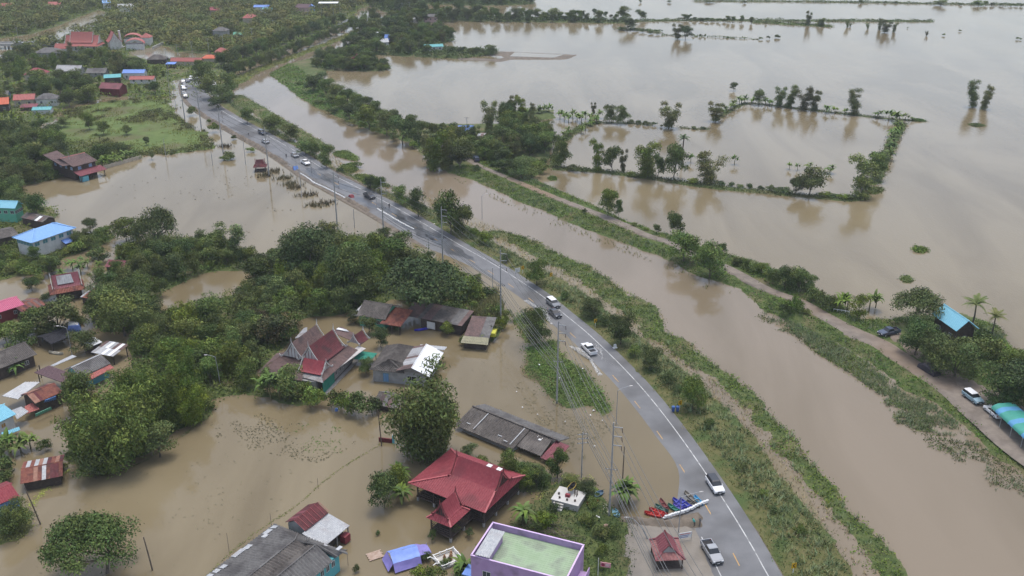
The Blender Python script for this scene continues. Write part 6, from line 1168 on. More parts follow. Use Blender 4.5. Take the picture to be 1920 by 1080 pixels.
def car_parts(kind):
    if kind in CARC: return CARC[kind]
    P = []; 
    if kind == 'pickup': L, w = 5.3, 1.86; body = [(-2.62,.42),(-2.64,.78),(-.85,.80),(-.8,1.12),(1.05,1.14),(2.35,1.0),(2.6,.85),(2.63,.42)]; glass = [(-.82,1.1),(-.62,1.66),(.42,1.68),(1.12,1.1)]; roof = [(-.66,1.66),(-.6,1.75),(.38,1.77),(.5,1.68)]; wb = (-1.62, 1.62)
    elif kind == 'suv': L, w = 4.7, 1.88; body = [(-2.32,.4),(-2.34,1.1),(.95,1.12),(2.1,1.0),(2.32,.8),(2.34,.4)]; glass = [(-2.28,1.08),(-2.05,1.62),(.3,1.64),(1.02,1.1)]; roof = [(-2.12,1.62),(-2.0,1.74),(.2,1.76),(.42,1.64)]; wb = (-1.4, 1.42)
    else: L, w = 4.5, 1.76; body = [(-2.22,.36),(-2.24,.92),(-1.55,1.0),(1.0,.98),(2.1,.84),(2.24,.66),(2.25,.36)]; glass = [(-1.6,.97),(-.95,1.4),(.25,1.42),(1.05,.96)]; roof = [(-1.0,1.39),(-.85,1.47),(.15,1.49),(.35,1.41)]; wb = (-1.35, 1.38)
    P.append(('body', puff(body, w).mesh('body'), 'paint', [])); P.append(('greenhouse', puff(glass, w*.9, .03, .14).mesh('greenhouse'), CGL, [])); P.append(('roof', puff(roof, w*.80, .05, .05).mesh('roof'), 'roof', []))
    if kind == 'pickup':
        mb = MB().box(-2.64,-.86,-.92,-.82,.79,1.14).box(-2.64,-.86,.82,.92,.79,1.14).box(-2.64,-2.54,-.819,.819,.79,1.12); P.append(('bed_wall', mb.mesh('bed_wall'), 'paint', [])); P.append(('bed_floor', MB().box(-2.53,-.87,-.81,.81,.79,.83).mesh('bed_floor'), BLACKP, []))
    for x in wb:
        for s in (-1, 1):
            prof = [(.33,-.11),(.35,-.06),(.35,.06),(.33,.11)]
            tm = MB(); V = []; n = 14
            for r, yy in [(.2,-.11)]+prof+[(.2,.11)]:
                for j in range(n): a = 2*math.pi*j/n; V.append((x+r*math.cos(a), s*(w/2-.10)+yy, .35+r*math.sin(a)))
            F = [(i*n+j, i*n+(j+1) % n, (i+1)*n+(j+1) % n, (i+1)*n+j) for i in range(5) for j in range(n)]; tm.add(V, F)
            rm = MB(); V = [(x+.21*math.cos(2*math.pi*j/n), s*(w/2-.10)+s*.09, .35+.21*math.sin(2*math.pi*j/n)) for j in range(n)]; rm.add(V, [tuple(range(n))])
            P.append(('wheel', tm.mesh('tyre'), TYRE, [('rim', rm.mesh('rim'), RIM)]))
    fx = L/2-.06
    for s in (-1, 1):
        P.append(('headlight', MB().box(fx-.16, fx+.03, s*w*.36-.17, s*w*.36+.17, .74, .88).mesh('headlight'), LAMP, [])); P.append(('taillight', MB().box(-fx-.05, -fx+.1, s*w*.42-.07, s*w*.42+.07, .75, 1.0).mesh('taillight'), TAIL, [])); P.append(('mirror', MB().box(.72, .88, s*(w/2+.03)-.09, s*(w/2+.03)+.09, 1.08, 1.24).mesh('mirror'), 'paint', []))
    P.append(('bumper', MB().box(fx-.05, fx+.09, -w*.46, w*.46, .38, .58).mesh('bumper'), BLACKP, [])); P.append(('grille', MB().box(fx-.02, fx+.045, -w*.24, w*.24, .66, .84).mesh('grille'), BLACKP, [])); P.append(('number_plate', MB().box(fx+.09, fx+.11, -.2, .2, .44, .54).mesh('number_plate'), LAMP, []))
    CARC[kind] = P; return P
def car(kind, px, py, yaw, col, label, roof=None, z=None, cat=None, name=None, pos=None):
    g = G(px, py, z or 0) if pos is None else pos
    t = thing(name or {'pickup': 'pickup_truck', 'suv': 'sport_utility_car', 'sedan': 'sedan_car'}[kind], label, cat or {'pickup': 'pickup truck', 'suv': 'car', 'sedan': 'car'}[kind], g, yaw)
    for nm, me, m, sub in car_parts(kind):
        mt = PAINTS[col] if m == 'paint' else PAINTS[roof or col] if m == 'roof' else m; o = link(nm, me, t, mat=mt)
        for n2, m2, mm in sub: link(n2, m2, o, mat=mm)
    return t
def road_at(px, py):
    g = G(px, py); i = int(np.argmin((RP[:, 0]-g.x)**2+(RP[:, 1]-g.y)**2)); o = (g.x-RP[i, 0])*RR[i, 0]+(g.y-RP[i, 1])*RR[i, 1]; z = max(road_z(i, max(-6, min(o, 5.5))), -.12)
    return Vector((g.x, g.y, z)), math.atan2(RD[i, 1], RD[i, 0])
def rcar(kind, px, py, col, label, back=True, roof=None, dyaw=0, **k):
    g, a = road_at(px, py); return car(kind, 0, 0, a+(math.pi if back else 0)+R(dyaw), col, label, roof, pos=g, **k)
rcar('pickup', 1334, 1042, 'silver', 'silver double-cab pickup truck on the near road edge', dyaw=4)
rcar('suv', 1340, 917, 'white', 'white sport utility car with a black roof on the near road', roof='black')
rcar('pickup', 1104, 659, 'white', 'white pickup truck throwing spray on the flooded lane', back=False)
rcar('suv', 1037, 574, 'grey', 'dark truck with white roof beside the road edge line', roof='white')
rcar('sedan', 1040, 592, 'black', 'black car throwing spray behind the dark truck')
rcar('pickup', 693, 373, 'black', 'black pickup truck on the far dry stretch of road')
rcar('pickup', 573, 310, 'white', 'white pickup truck stopped on the broken far road')
rcar('sedan', 553, 296, 'silver', 'silver car parked under the roadside tree beside the broken road')
rcar('sedan', 498, 270, 'silver', 'small silver car approaching along the soil berm')
rcar('suv', 492, 254, 'navy', 'navy car at the edge of the far road')
for i, (px, py, c_) in enumerate([(348,184,'grey'),(345,178,'silver'),(344.5,169,'white'),(346.5,163,'silver'),(344,157,'grey'),(352,155,'navy'),(359,151,'white'),(369,149,'silver')]):
    rcar('sedan' if i % 2 else 'suv', px, py, c_, c_+' car parked in the queue at the far road bend', dyaw=6*(i % 3))
a_lv = lambda p, q: math.atan2((G(*q)-G(*p)).y, (G(*q)-G(*p)).x)
car('pickup', 1666, 627, R(200), 'navy', 'dark blue pickup truck parked on the yard beside the levee track', z=1.12)
car('suv', 1823, 750, a_lv((1802,730), (1845,762)), 'teal', 'pale teal wagon with white roof on the levee track', roof='white', z=1.12)
car('sedan', 1862, 777, a_lv((1880,795), (1845,765)), 'white', 'white car half under the green tent', z=1.12)
car('suv', 893, 301, R(100), 'navy', 'dark car at the corner of the levee track', z=1.1)
# covered car
g = G(1742, 696, 1.1); yaw = a_lv((1720,678), (1765,706)); t = thing('covered_car', 'car hidden under a dark tarpaulin cover beside the levee track', 'car', g, yaw); V = []; F = []; rgc = np.random.default_rng(3)
prof = [(-2.5,.15),(-2.4,.85),(-1.7,1.15),(-.9,1.55),(.3,1.6),(1.1,1.15),(2.2,.9),(2.45,.15)]
for j, y in enumerate((-1.1, -.98, -.6, 0, .6, .98, 1.1)):
    k = 1-(abs(y)/1.1)**4*.35
    for x, z in prof: V.append((x*(1-.03*(j in (0, 6)))+rgc.normal(0, .05), y+rgc.normal(0, .03), (z*k if j not in (0, 6) else min(z, .18)*.6)+rgc.normal(0, .03)))
for j in range(6):
    for i in range(7): a = j*8+i; F.append((a, a+1, a+9, a+8))
mb = MB(); mb.add(V, F); mb.build('cover', M('dark car cover', (.022,.02,.026), (.035,.03,.04), .6, 2), t); MB().box(1.6, 2.0, -.3, .3, 0, .12).build('weight_bag', PAINTS['navy'], t)
# ================================================================== boats
def boat(p, q, col, label, beam=.82, inner=None, z=.02, name='rowing_boat', cat='boat', dep=.36, seats=2, blunt=.35):
    a, b = G(*p, z), G(*q, z); L = (b-a).length; d = b-a; rz = math.atan2(d.y, d.x); c = (a+b)/2; t = thing(name, label, cat, c, rz); n = 11; V = []; F = []
    hm = M('hull '+col[0], col[1], mul(col[1], .78), .5, 2.0); im = M('hull inside '+col[0], mul(col[1], 1.0), mul(col[1], .82), .7, 2.0) if inner is None else inner
    for k in range(n):
        f = k/(n-1); x = L*(f-.5); e = 1-abs(2*f-1)**3.6*(1-blunt*.9 if f < .5 else 1-blunt*.3); wv = beam*.5*max(e, .06); sh = dep+.22*abs(2*f-1)**2.2; bt = -.12+.2*abs(2*f-1)**3
        V += [(x, -wv, sh), (x, -wv*.78, bt+.1), (x, 0, bt), (x, wv*.78, bt+.1), (x, wv, sh), (x, wv*.86, sh), (x, wv*.62, bt+.18), (x, 0, bt+.1), (x, -wv*.62, bt+.18), (x, -wv*.86, sh)]
    Fo, Fi = [], []
    for k in range(n-1):
        for j in range(10):
            f_ = (k*10+j, k*10+(j+1) % 10, (k+1)*10+(j+1) % 10, (k+1)*10+j); (Fi if 5 <= j <= 8 else Fo).append(f_)
    Fo += [tuple(range(10))[::-1], tuple((n-1)*10+j for j in range(10))]
    m1 = MB(); m1.add(V, Fo); m1.build('hull', hm, t); m2 = MB(); m2.add(V, Fi); m2.build('inside', im, t)
    for s in range(seats): x = L*(-.2+.36*s); MB().box(x-.11, x+.11, -beam*.42, beam*.42, dep*.72, dep*.72+.05).build('seat', im, t)
    return t
CB = {'red': ('red', (.42,.035,.03)), 'blue': ('cobalt', (.06,.07,.36)), 'violet': ('violet', (.085,.075,.34)), 'green': ('green', (.03,.16,.12)), 'dkred': ('dark red', (.16,.045,.045)), 'dkgreen': ('bottle green', (.05,.12,.10)), 'wood': ('weathered wood', (.20,.18,.145)), 'dwood': ('dark wood', (.10,.09,.075)), 'sky': ('sky blue', (.06,.30,.52)), 'pale': ('pale blue', (.20,.38,.46)), 'navy': ('slate blue', (.09,.16,.24)), 'orange': ('orange', (.5,.12,.04)), 'cream': ('cream', (.45,.42,.34)), 'kayak': ('royal blue', (.05,.05,.40))}
for p, q, c_, lab, kw in [((1208,963),(1250,972),'red','long bright red boat, lowest of the moored row',{}),((1217,956),(1252,968),'red','bright red boat second from the left of the moored row',{}),((1228,949),(1253,963),'dkgreen','bottle green boat with pale rim among the moored row',{}),((1237,938),(1253,960),'dkred','dark red wooden boat with pointed bow in the moored row',{}),((1252,948),(1277,964),'green','deep green boat in the middle of the moored row',{}),((1262,946),(1284,961),'violet','violet boat lying low between the green and the cobalt boats',{}),((1261,937),(1289,956),'blue','cobalt blue flat boat, left one of two',{}),((1274,938),(1299,957),'blue','cobalt blue flat boat, right one of two',{}),((1287,942),(1312,954),'dwood','dark weathered wooden boat below the long bare one',{}),((1283,924),(1312,949),'wood','long bare wooden boat with pale bow, topmost of the moored row',{}),((1301,932),(1318,950),'sky','sky blue boat beside the end of the sandbags',{}),
                      ((1109,935),(1131,924),'navy','slate blue rowing boat near the white shrine platform',{'beam':1.2}),((1100,949),(1121,942),'red','short red boat pulled up below the shrine platform',{}),((1134,949),(1137,969),'cream','red and white boat at the foot of the tall pole',{}),((1151,958),(1159,973),'pale','pale blue boat at the end of the mud bank',{'beam':1.1}),((777,621),(808,615.5),'kayak','royal blue kayak in front of the long shed',{'dep':.22}),((141,610),(157,608.5),'orange','small orange boat behind the black shade shelter',{}),((92,662),(119,665),'cream','cream canoe loaded with bags between the left-hand houses',{})]:
    boat(p, q, CB[c_], lab, **kw)
# ================================================================== people
def person_mesh(name, pose, cols):
    J = {'pel': (0,0,.95), 'che': (.02,0,1.32), 'nec': (.03,0,1.48), 'hd1': (.05,0,1.60), 'hd2': (.05,0,1.72), 'shl': (0,.19,1.42), 'shr': (0,-.19,1.42), 'ell': (.04,.26,1.14), 'elr': (.04,-.26,1.14), 'wrl': (.14,.24,.92), 'wrr': (.14,-.24,.92), 'hal': (.17,.24,.83), 'har': (.17,-.24,.83), 'hil': (0,.1,.92), 'hir': (0,-.1,.92), 'knl': (.05,.11,.5), 'knr': (-.02,-.11,.5), 'anl': (0,.12,.08), 'anr': (-.05,-.12,.08), 'tol': (.18,.13,.03), 'tor': (.13,-.13,.03)}
    rad = {'pel': .15, 'che': .16, 'nec': .06, 'hd1': .085, 'hd2': .09, 'shl': .075, 'shr': .075, 'ell': .05, 'elr': .05, 'wrl': .036, 'wrr': .036, 'hal': .04, 'har': .04, 'hil': .1, 'hir': .1, 'knl': .065, 'knr': .065, 'anl': .045, 'anr': .045, 'tol': .04, 'tor': .04}
    E = [('pel','che'),('che','nec'),('nec','hd1'),('hd1','hd2'),('che','shl'),('shl','ell'),('ell','wrl'),('wrl','hal'),('che','shr'),('shr','elr'),('elr','wrr'),('wrr','har'),('pel','hil'),('hil','knl'),('knl','anl'),('anl','tol'),('pel','hir'),('hir','knr'),('knr','anr'),('anr','tor')]
    if pose == 'bend':
        piv = Vector(J['pel']); Rm = Matrix.Rotation(R(42), 3, 'Y')
        for k in ('che','nec','hd1','hd2','shl','shr','ell','elr','wrl','wrr','hal','har'): J[k] = tuple(piv+Rm @ (Vector(J[k])-piv))
        for k, dx in (('wrl', .12), ('wrr', .12), ('hal', .2), ('har', .2)): J[k] = (J[k][0]+dx, J[k][1], J[k][2]-.12)
    ks = list(J); me = bpy.data.meshes.new(name); me.from_pydata([J[k] for k in ks], [(ks.index(a), ks.index(b)) for a, b in E], []); ob = bpy.data.objects.new(name, me); COL.objects.link(ob)
    md = ob.modifiers.new('skin', 'SKIN'); 
    for i, k in enumerate(ks): sv = me.skin_vertices[0].data[i]; sv.radius = (rad[k]*.85, rad[k]); sv.use_root = (k == 'pel')
    ss = ob.modifiers.new('sub', 'SUBSURF'); ss.levels = ss.render_levels = 1
    dg = bpy.context.evaluated_depsgraph_get(); out_ = bpy.data.meshes.new_from_object(ob.evaluated_get(dg)); bpy.data.objects.remove(ob)
    for m in cols: out_.materials.append(m)
    for p in out_.polygons:
        c = p.center; d = (c-Vector(J['hd2'])).length
        if d < .19: p.material_index = 3 if (c.z > J['hd2'][2]-.0 or c.x < J['hd2'][0]-.03) else 0
        elif c.z < .94 and min((c-Vector(J[k])).length for k in ('hal', 'har', 'wrl', 'wrr')) > .14: p.material_index = 2
        elif min((c-Vector(J[k])).length for k in ('hal', 'har', 'wrl', 'wrr')) < .13 or (c-Vector(J['nec'])).length < .06: p.material_index = 0
        else: p.material_index = 1
        p.use_smooth = True
    out_.name = name; return out_
SKIN = M('skin', (.28,.16,.10), None, .6); HAIR = M('black hair', (.012,.011,.010), None, .6)
def cloth(n, c): return M(n, c, mul(c, .8), .9, 6)
def person(px, py, yaw, label, pose, shirt, trous, z=0.0):
    return tag(link('person', person_mesh('person', pose, [SKIN, shirt, trous, HAIR]), None, G(px, py, z), (0, 0, yaw)), label, 'person')
person(1302, 987, R(150), 'person in a teal shirt bending over the mud bank beside the road', 'bend', cloth('teal shirt', (.05,.30,.27)), cloth('dark trousers', (.03,.03,.035)), .45)
person(1312, 986, R(200), 'person in grey clothes standing at the road end of the mud bank', 'stand', cloth('grey shirt', (.16,.16,.165)), cloth('grey trousers', (.09,.09,.095)), .3)
q, a = road_at(537, 296); person(537, 296.5, a, 'person in dark clothes walking on the broken far road', 'stand', cloth('dark shirt', (.04,.045,.06)), cloth('dark trousers', (.03,.03,.035)), .35)
person(466, 254, R(-40), 'person in a pale shirt walking along the far soil berm', 'stand', cloth('pale shirt', (.4,.4,.38)), cloth('dark trousers', (.03,.03,.035)), .4)
person(730, 391, R(120), 'person in black walking in the wet lane by the white barrier', 'stand', cloth('black shirt', (.025,.025,.03)), cloth('dark trousers', (.03,.03,.035)), .35)
# ================================================================== poles, lamps and wires
PCON = M('pole concrete', (.36,.355,.34), (.28,.275,.265), .9, 1.2); STEEL = M('galvanised steel', (.34,.35,.36), None, .5, metal=.3); INS = M('insulator', (.09,.06,.05), None, .4); WIRE = M('cable', (.16,.16,.155), None, .6); WOODP = M('timber pole', (.11,.085,.065), (.16,.13,.10), .95, 2)
pole_me = {}
POLES = [(1142,972,18.6,'beside the moored boats'),(1044,758,18.6,'on the weedy islet beside the flooded road'),(939,606,18.6,'behind the patched hut'),(831,512,18.6,'at the edge of the rain tree'),(720,448,18.0,'at the road end of the dark wood'),(633,432,18.0,'rising from the tall dark wood'),(505,332,17.5,'in the pond beside the tiny pavilion'),(419,291,17.5,'at the end of the marsh'),(378,243,16.5,'beside the soil berm bend'),(347,227,16.5,'on the marsh by the flooded lane')]
PW = []
for px, py, h, where in POLES:
    g = G(px, py, -.3); PW.append((g, h))
    t = thing('utility_pole', 'tall square concrete power pole '+where, 'utility pole', g, R(-12), 'tall concrete poles along the road')
    MB().add([(s*.17, u*.17, -1) for s, u in ((-1,-1),(1,-1),(1,1),(-1,1))]+[(s*.10, u*.10, h) for s, u in ((-1,-1),(1,-1),(1,1),(-1,1))], [(0,1,2,3),(7,6,5,4),(0,4,5,1),(1,5,6,2),(2,6,7,3),(3,7,4,0)]).build('pole', PCON, t)
    for z in (h-.9, h-2.6, h-4.3):
        MB().box(-.05, 1.45, -.06, .06, z, z+.12).build('crossarm', STEEL, t); MB().tube([(1.4, 0, z), (1.55, -.25, z-.75)], [.07, .07], 6).build('insulator', INS, t)
    MB().box(-1.0, 1.0, -.05, .05, h*.52, h*.52+.1).build('low_crossarm', STEEL, t)
    for x in (-.9, -.4, .4, .9): MB().lathe([(.05, h*.52+.1), (.07, h*.52+.2), (.03, h*.52+.34)], 6, (x, 0)).build('pin_insulator', INS, t)
    MB().tube([(0, 0, h-.1), (0, 0, h+1.0)], [.025, .015], 4).build('lightning_rod', STEEL, t)
PW = [(Vector((23.6, 96, -.3)), 18.6)]+PW
def cable(label, pts, r=.028, sag=.9, name='overhead_cable', group='overhead cables along the road'):
    P = []
    for a, b in zip(pts[:-1], pts[1:]):
        for k in range(8): f = k/8; v = Vector(a).lerp(Vector(b), f); P.append(v-Vector((0, 0, sag*4*f*(1-f))))
    P.append(Vector(pts[-1])); mb = MB().tube(P, r, 3); return tag(mb.build(name, WIRE, None), label, 'cable', group)
ca, sa = math.cos(R(-12)), math.sin(R(-12))
for k, (x, dz, lab) in enumerate(((1.5, -1.6, 'uppermost power cable strung along the roadside poles'), (1.5, -3.3, 'middle power cable strung along the roadside poles'), (1.5, -5.0, 'lowest of the three side-arm power cables along the roadside poles'))):
    cable(lab, [g+Vector((x*ca, x*sa, h+dz)) for g, h in PW], .045, .8)
for x, lab in ((-.9, 'outer left low-voltage cable on the pole crossarms'), (-.4, 'inner left low-voltage cable on the pole crossarms'), (.4, 'inner right low-voltage cable on the pole crossarms'), (.9, 'outer right low-voltage cable on the pole crossarms')):
    cable(lab, [g+Vector((x*ca, x*sa, h*.52+.3)) for g, h in PW[:6]], .05, .7)
for z, lab in ((8.0, 'upper telephone cable below the crossarms'), (7.2, 'lower telephone cable below the crossarms')): cable(lab, [g+Vector((-.15, 0, z)) for g, h in PW[:6]], .06, .9)
def small_pole(px, py, h, label, lean=(0, 0), arms=0, mat=None, r=.11, rz=0, z=0, name='utility_pole', cat='utility pole'):
    t = thing(name, label, cat, G(px, py, z-.2), R(rz)); MB().tube([(0, 0, -.8), (lean[0]*.5, lean[1]*.5, h*.5), (lean[0], lean[1], h)], [r*1.15, r, r*.75], 7).build('pole', mat or PCON, t)
    for k in range(arms):
        z = h-.4-.9*k; f = z/h; MB().box(lean[0]*f-.95, lean[0]*f+.95, lean[1]*f-.05, lean[1]*f+.05, z, z+.1).build('crossarm', STEEL, t)
        for x in (-.85, -.3, .3, .85): MB().lathe([(.05, z+.1), (.06, z+.2), (.02, z+.32)], 5, (lean[0]*f+x, lean[1]*f)).build('pin_insulator', INS, t)
    return t
small_pole(1090, 897, 9.5, 'shorter concrete pole with three crossarms beyond the shrine', arms=3, rz=10)
small_pole(1167, 905, 7.5, 'dark stay pole behind the banana clump', mat=WOODP); small_pole(1045, 897, 5.5, 'dark timber post with a small lamp near the long row house', mat=WOODP)
small_pole(716, 838, 8.0, 'timber pole beside the red gate wall', mat=WOODP, lean=(-.3, 0)); small_pole(78, 985, 7.5, 'leaning timber pole by the red-roofed cottage', mat=WOODP, lean=(-1.3, 0)); small_pole(287, 1071, 6.5, 'slim timber pole in the flood right of the umbrella tree', mat=WOODP, lean=(-.5, 0))
for px, py, h, lab in ((399,311,5.5,'bare post in the pond, left of the drowned shrubs'),(461,310,9,'bare tall post in the pond beyond the drowned shrubs'),(312,300,8,'bare post at the lower edge of the marsh'),(566,372,9,'bare post in the pond near the white barrier'),(585,330,6,'thin post at the start of the white barrier'),(665,428,6,'post standing at the wood edge by the road'),(136,333,9,'slim lamp post at the garden shore'),(320,187,14,'pole on the flooded lane'),(330,204,12,'second pole on the flooded lane')):
    small_pole(px, py, h, lab, r=.1)
for i, (px, py, h) in enumerate([(474.5,89,11),(514,68,10),(551,52,9),(578.7,48,9.5),(604,38,9),(626,38,8),(638,30,8),(362,112,10),(393,108,10.5),(420,95,10),(317,143,14),(335,118,10),(635,20,9),(655,14,9),(876,262,9),(755,30,9),(768,28,9),(36,80,9)]):
    small_pole(px, py, h, 'distant power pole above the trees', arms=1, z=.4)
def lamp(px, py, h, arm, ang, label, z=0, lean=(0, 0)):
    t = thing('street_lamp', label, 'street lamp', G(px, py, z-.2), R(ang)); MB().tube([(0, 0, -.6), (lean[0]*.5, lean[1]*.5, h*.6), (lean[0], lean[1], h)], [.09, .07, .055], 7).build('post', STEEL, t)
    MB().tube([(lean[0], lean[1], h-.1), (lean[0]+arm*.4, lean[1], h+.25), (lean[0]+arm, lean[1], h+.45)], [.05, .04, .035], 6).build('arm', STEEL, t); MB().ball((lean[0]+arm+.3, lean[1], h+.45), (.42, .14, .09), 8, 4).build('lamp_head', TRIMW, t)
lamp(1155, 799, 8.0, 2.4, 18, 'street lamp with long arm beside the islet weeds'); lamp(1272, 1000, 7.2, 3.0, 12, 'street lamp rising from the mud bank over the moored boats'); lamp(924, 554, 7.5, 1.6, 10, 'street lamp opposite the white road sign'); lamp(804, 474, 7.8, 1.6, 30, 'street lamp above the wet lane near the rain tree'); lamp(1219, 1014, 3.4, 1.0, 180, 'bent lamp post beside the roadside shelter', lean=(2.6, -1.0)); lamp(414, 725, 7.0, 1.6, 180, 'leaning street lamp in front of the dark wood', lean=(.3, 0)); lamp(556, 321, 7.0, 1.4, 20, 'street lamp at the start of the white barrier'); lamp(136, 668, 7, 1.6, 180, 'street lamp beside the silver sheet shed'); lamp(904, 411, 7.5, 1.4, 30, 'street lamp near the canal bank tree'); lamp(707, 395, 7.0, 1.4, 30, 'street lamp at the head of the second white barrier')
# ================================================================== road furniture
SIGNY = M('sign yellow', (.62,.36,.02), None, .5); SIGNK = M('sign black', (.015,.015,.015), None, .5); SIGNW = M('sign white', (.72,.72,.70), None, .5)
def chevron(px, py, label):
    g, a = road_at(px, py); g.z = max(g.z, .25); t = thing('chevron_sign', label, 'sign', g, a+math.pi); MB().box(-.04, .04, -.04, .04, -.3, 1.5).build('post', SIGNW, t)
    MB().box(.041, .07, -.38, .38, 1.1, 2.1).build('board', SIGNY, t); MB().prism([(-.26, 1.6), (.1, 1.98), (.28, 1.98), (-.06, 1.6), (.28, 1.22), (.1, 1.22)], 'x', .072, .078).build('chevron_mark', SIGNK, t)
for p, l in (((980,514),'chevron sign beside the white notice board'),((1116,615),'chevron sign left of the bushy tree'),((1274,770),'chevron sign above the blue bins'),((1486,1079),'chevron sign on the grass verge at the bottom edge'),((1033,527),'chevron sign hidden beside the roadside tree')): chevron(*p, l)
g, a = road_at(970, 518); t = thing('notice_board', 'white notice board beside the road', 'sign', g, a+math.pi); posts(t, [(0, -.5), (0, .5)], -.2, 1.0, .04, STEEL); MB().box(.03, .07, -.75, .75, 1.0, 2.2).build('board', SIGNW, t)
for k in range(4): MB().box(.071, .076, -.55, .5-.1*k, 2.0-.25*k, 2.06-.25*k).build('text_line', SIGNK, t)
g, a = road_at(1153, 653); t = thing('milestone', 'small white rounded milestone on the grass verge', 'milestone', g, a); MB().prism([(-.3, -.2), (.3, -.2), (.3, .7), (.2, .9), (-.2, .9), (-.3, .7)], 'x', -.12, .12).build('stone', SIGNW, t); MB().box(-.3, .3, -.5, .5, -.2, .1).build('foot', SIGNW, t)
for px, l in ((1262,'left blue bin on the grass verge below a chevron sign'), (1270,'right blue bin on the grass verge below a chevron sign')):
    g, a = road_at(px, 773); g.z = max(g.z, .3); t = thing('litter_bin', l, 'bin', g, 0); MB().lathe([(.0, 0), (.3, 0), (.36, .9), (.38, .95)], 10).build('drum', M('bin blue', (.04,.09,.26), None, .5), t); MB().lathe([(.39, .95), (.3, 1.08), (.0, 1.14)], 10).build('lid', M('bin lid blue', (.05,.12,.32), None, .5), t)
# sandbag and sheeting walls
bag_me = MB().ball((0, 0, .16), (.42, .24, .17), 8, 4).mesh('sandbag', M('white woven plastic', (.62,.62,.60), (.72,.72,.70), .7, 3), True)
def bagwall(label, pts, rows=2, step=.62, z=0.1, seed=0):
    rg = np.random.default_rng(seed); P = spline([[*G(x, y)[:2]] for x, y in pts], .3); d = np.r_[0, np.cumsum(np.linalg.norm(np.diff(P, axis=0), axis=1))]; g = Vector((P[0][0], P[0][1], z)); t = thing('sandbag_wall', label, 'sandbag wall', g)
    for r_ in range(rows):
        s = .3*r_
        while s < d[-1]:
            x, y = np.interp(s, d, P[:, 0]), np.interp(s, d, P[:, 1]); x2, y2 = np.interp(s+.3, d, P[:, 0]), np.interp(s+.3, d, P[:, 1]); link('sandbag', bag_me, t, (x-g.x+rg.normal(0, .04), y-g.y+rg.normal(0, .04), .27*r_), (0, rg.normal(0, .05), math.atan2(y2-y, x2-x)+rg.normal(0, .12))); s += step
bagwall('curved white sandbag wall holding the moored boats', [(1246,975),(1268,968),(1290,961),(1310,951),(1326,945)], 2, .62, .3, 1)
bagwall('short row of white bags left of the pale blue boat', [(1110,969),(1118,971),(1126,974)], 1, .6, .1, 2)
bagwall('long white barrier along the broken far road', [(563,327),(578,336),(590,345),(610,354),(630,364),(651,375)], 2, .75, .0, 3)
bagwall('second white barrier along the wet lane', [(706,393),(722,402),(742,414),(760,424),(776,432)], 2, .75, .0, 4)
for p, l in (((553,318), 'blue and red heap of gear at the start of the white barrier'), ((659,371), 'red road barrier between the two white barriers')):
    g, a = road_at(*p); t = thing('gear_heap', l, 'tarpaulin', g, a); MB().prism([(-1.1, 0), (1.1, 0), (.5, .7), (-.4, .8)], 'y', -.6, .6).build('red_sheet', RF['red'], t)
    if 'blue' in l: MB().prism([(-1.6, 0), (-.3, 0), (-.8, 1.3)], 'y', -.8, .8).build('blue_sheet', RF['cobalt'], t)
# ================================================================== near settlement details
STONE = M('shrine stone', (.50,.48,.44), (.40,.385,.35), .85, 1.2); g = G(1066, 945, 0); t = thing('shrine_platform', 'white stone shrine platform with steps and red altar table', 'shrine', g, R(-24))
MB().box(-2.3, 2.3, -1.9, 1.9, -.3, 1.5).build('base', STONE, t); MB().box(-2.45, 2.45, -2.05, 2.05, 1.501, 1.66).build('slab', PALEC, t)
for k in range(4): MB().box(-1.9, -.1, -2.06-.35*(k+1), -2.06-.35*k, -.3, 1.35-.33*k).build('step', STONE, t)
MB().box(-.5, .3, -.5, .0, 1.66, 2.15).build('altar_table', RF['red'], t); posts(t, [(.9, .3), (1.3, .3), (.9, .8), (1.3, .8)], 1.66, 2.9, .05, WL['wood'])
for x, y in ((-1.7, -.2), (1.5, -1.0), (-1.2, -1.2), (.2, -1.3)): MB().lathe([(.0, 1.66), (.16, 1.66), (.2, 1.9), (.14, 2.0), (.0, 2.0)], 8, (x, y)).build('flower_pot', WL['wood'], t)
boat((1066,922), (1078,908), ('ochre', (.42,.30,.05)), 'yellow and black votive boat on posts behind the shrine platform', 1.1, DARK, z=2.4, name='votive_boat')
g = G(1136, 995, .3); t = thing('clay_jar', 'big round clay jar on the weedy plot', 'jar', g); CL = M('clay', (.30,.20,.15), (.38,.27,.21), .85, 3); MB().lathe([(.3, 0), (.62, .35), (.66, .6), (.42, .95), (.46, 1.02), (.34, 1.0), (.30, .8), (.0, .6)], 16).build('body', CL, t, smooth=True)
g = G(1284, 1012, .2); t = thing('banner_sign', 'white banner with blue lettering behind the roadside shelter', 'banner', g, R(14)); posts(t, [(-1.1, 0), (1.1, 0)], -.4, 1.5, .03, STEEL); MB().box(-1.15, 1.15, -.03, .03, .35, 1.45).build('banner', SIGNW, t)
for k in range(3): MB().box(-.95, .9-.2*k, -.036, -.031, 1.12-.3*k, 1.24-.3*k).build('lettering', M('sign blue', (.06,.10,.32), None, .6) if k else M('sign red', (.45,.03,.04), None, .6), t)
g = G(1121, 1080, .3); t = thing('advert_sign', 'pink roadside advert with a red and blue round emblem on a white post', 'sign', g, R(-14)); MB().tube([(0, 0, -.4), (0, 0, 3.4)], [.06, .05], 7).build('post', SIGNW, t); PK = M('sign pink', (.62,.30,.33), None, .6); MB().box(.3, 1.9, -.04, .04, 1.9, 2.75).build('board', PK, t)
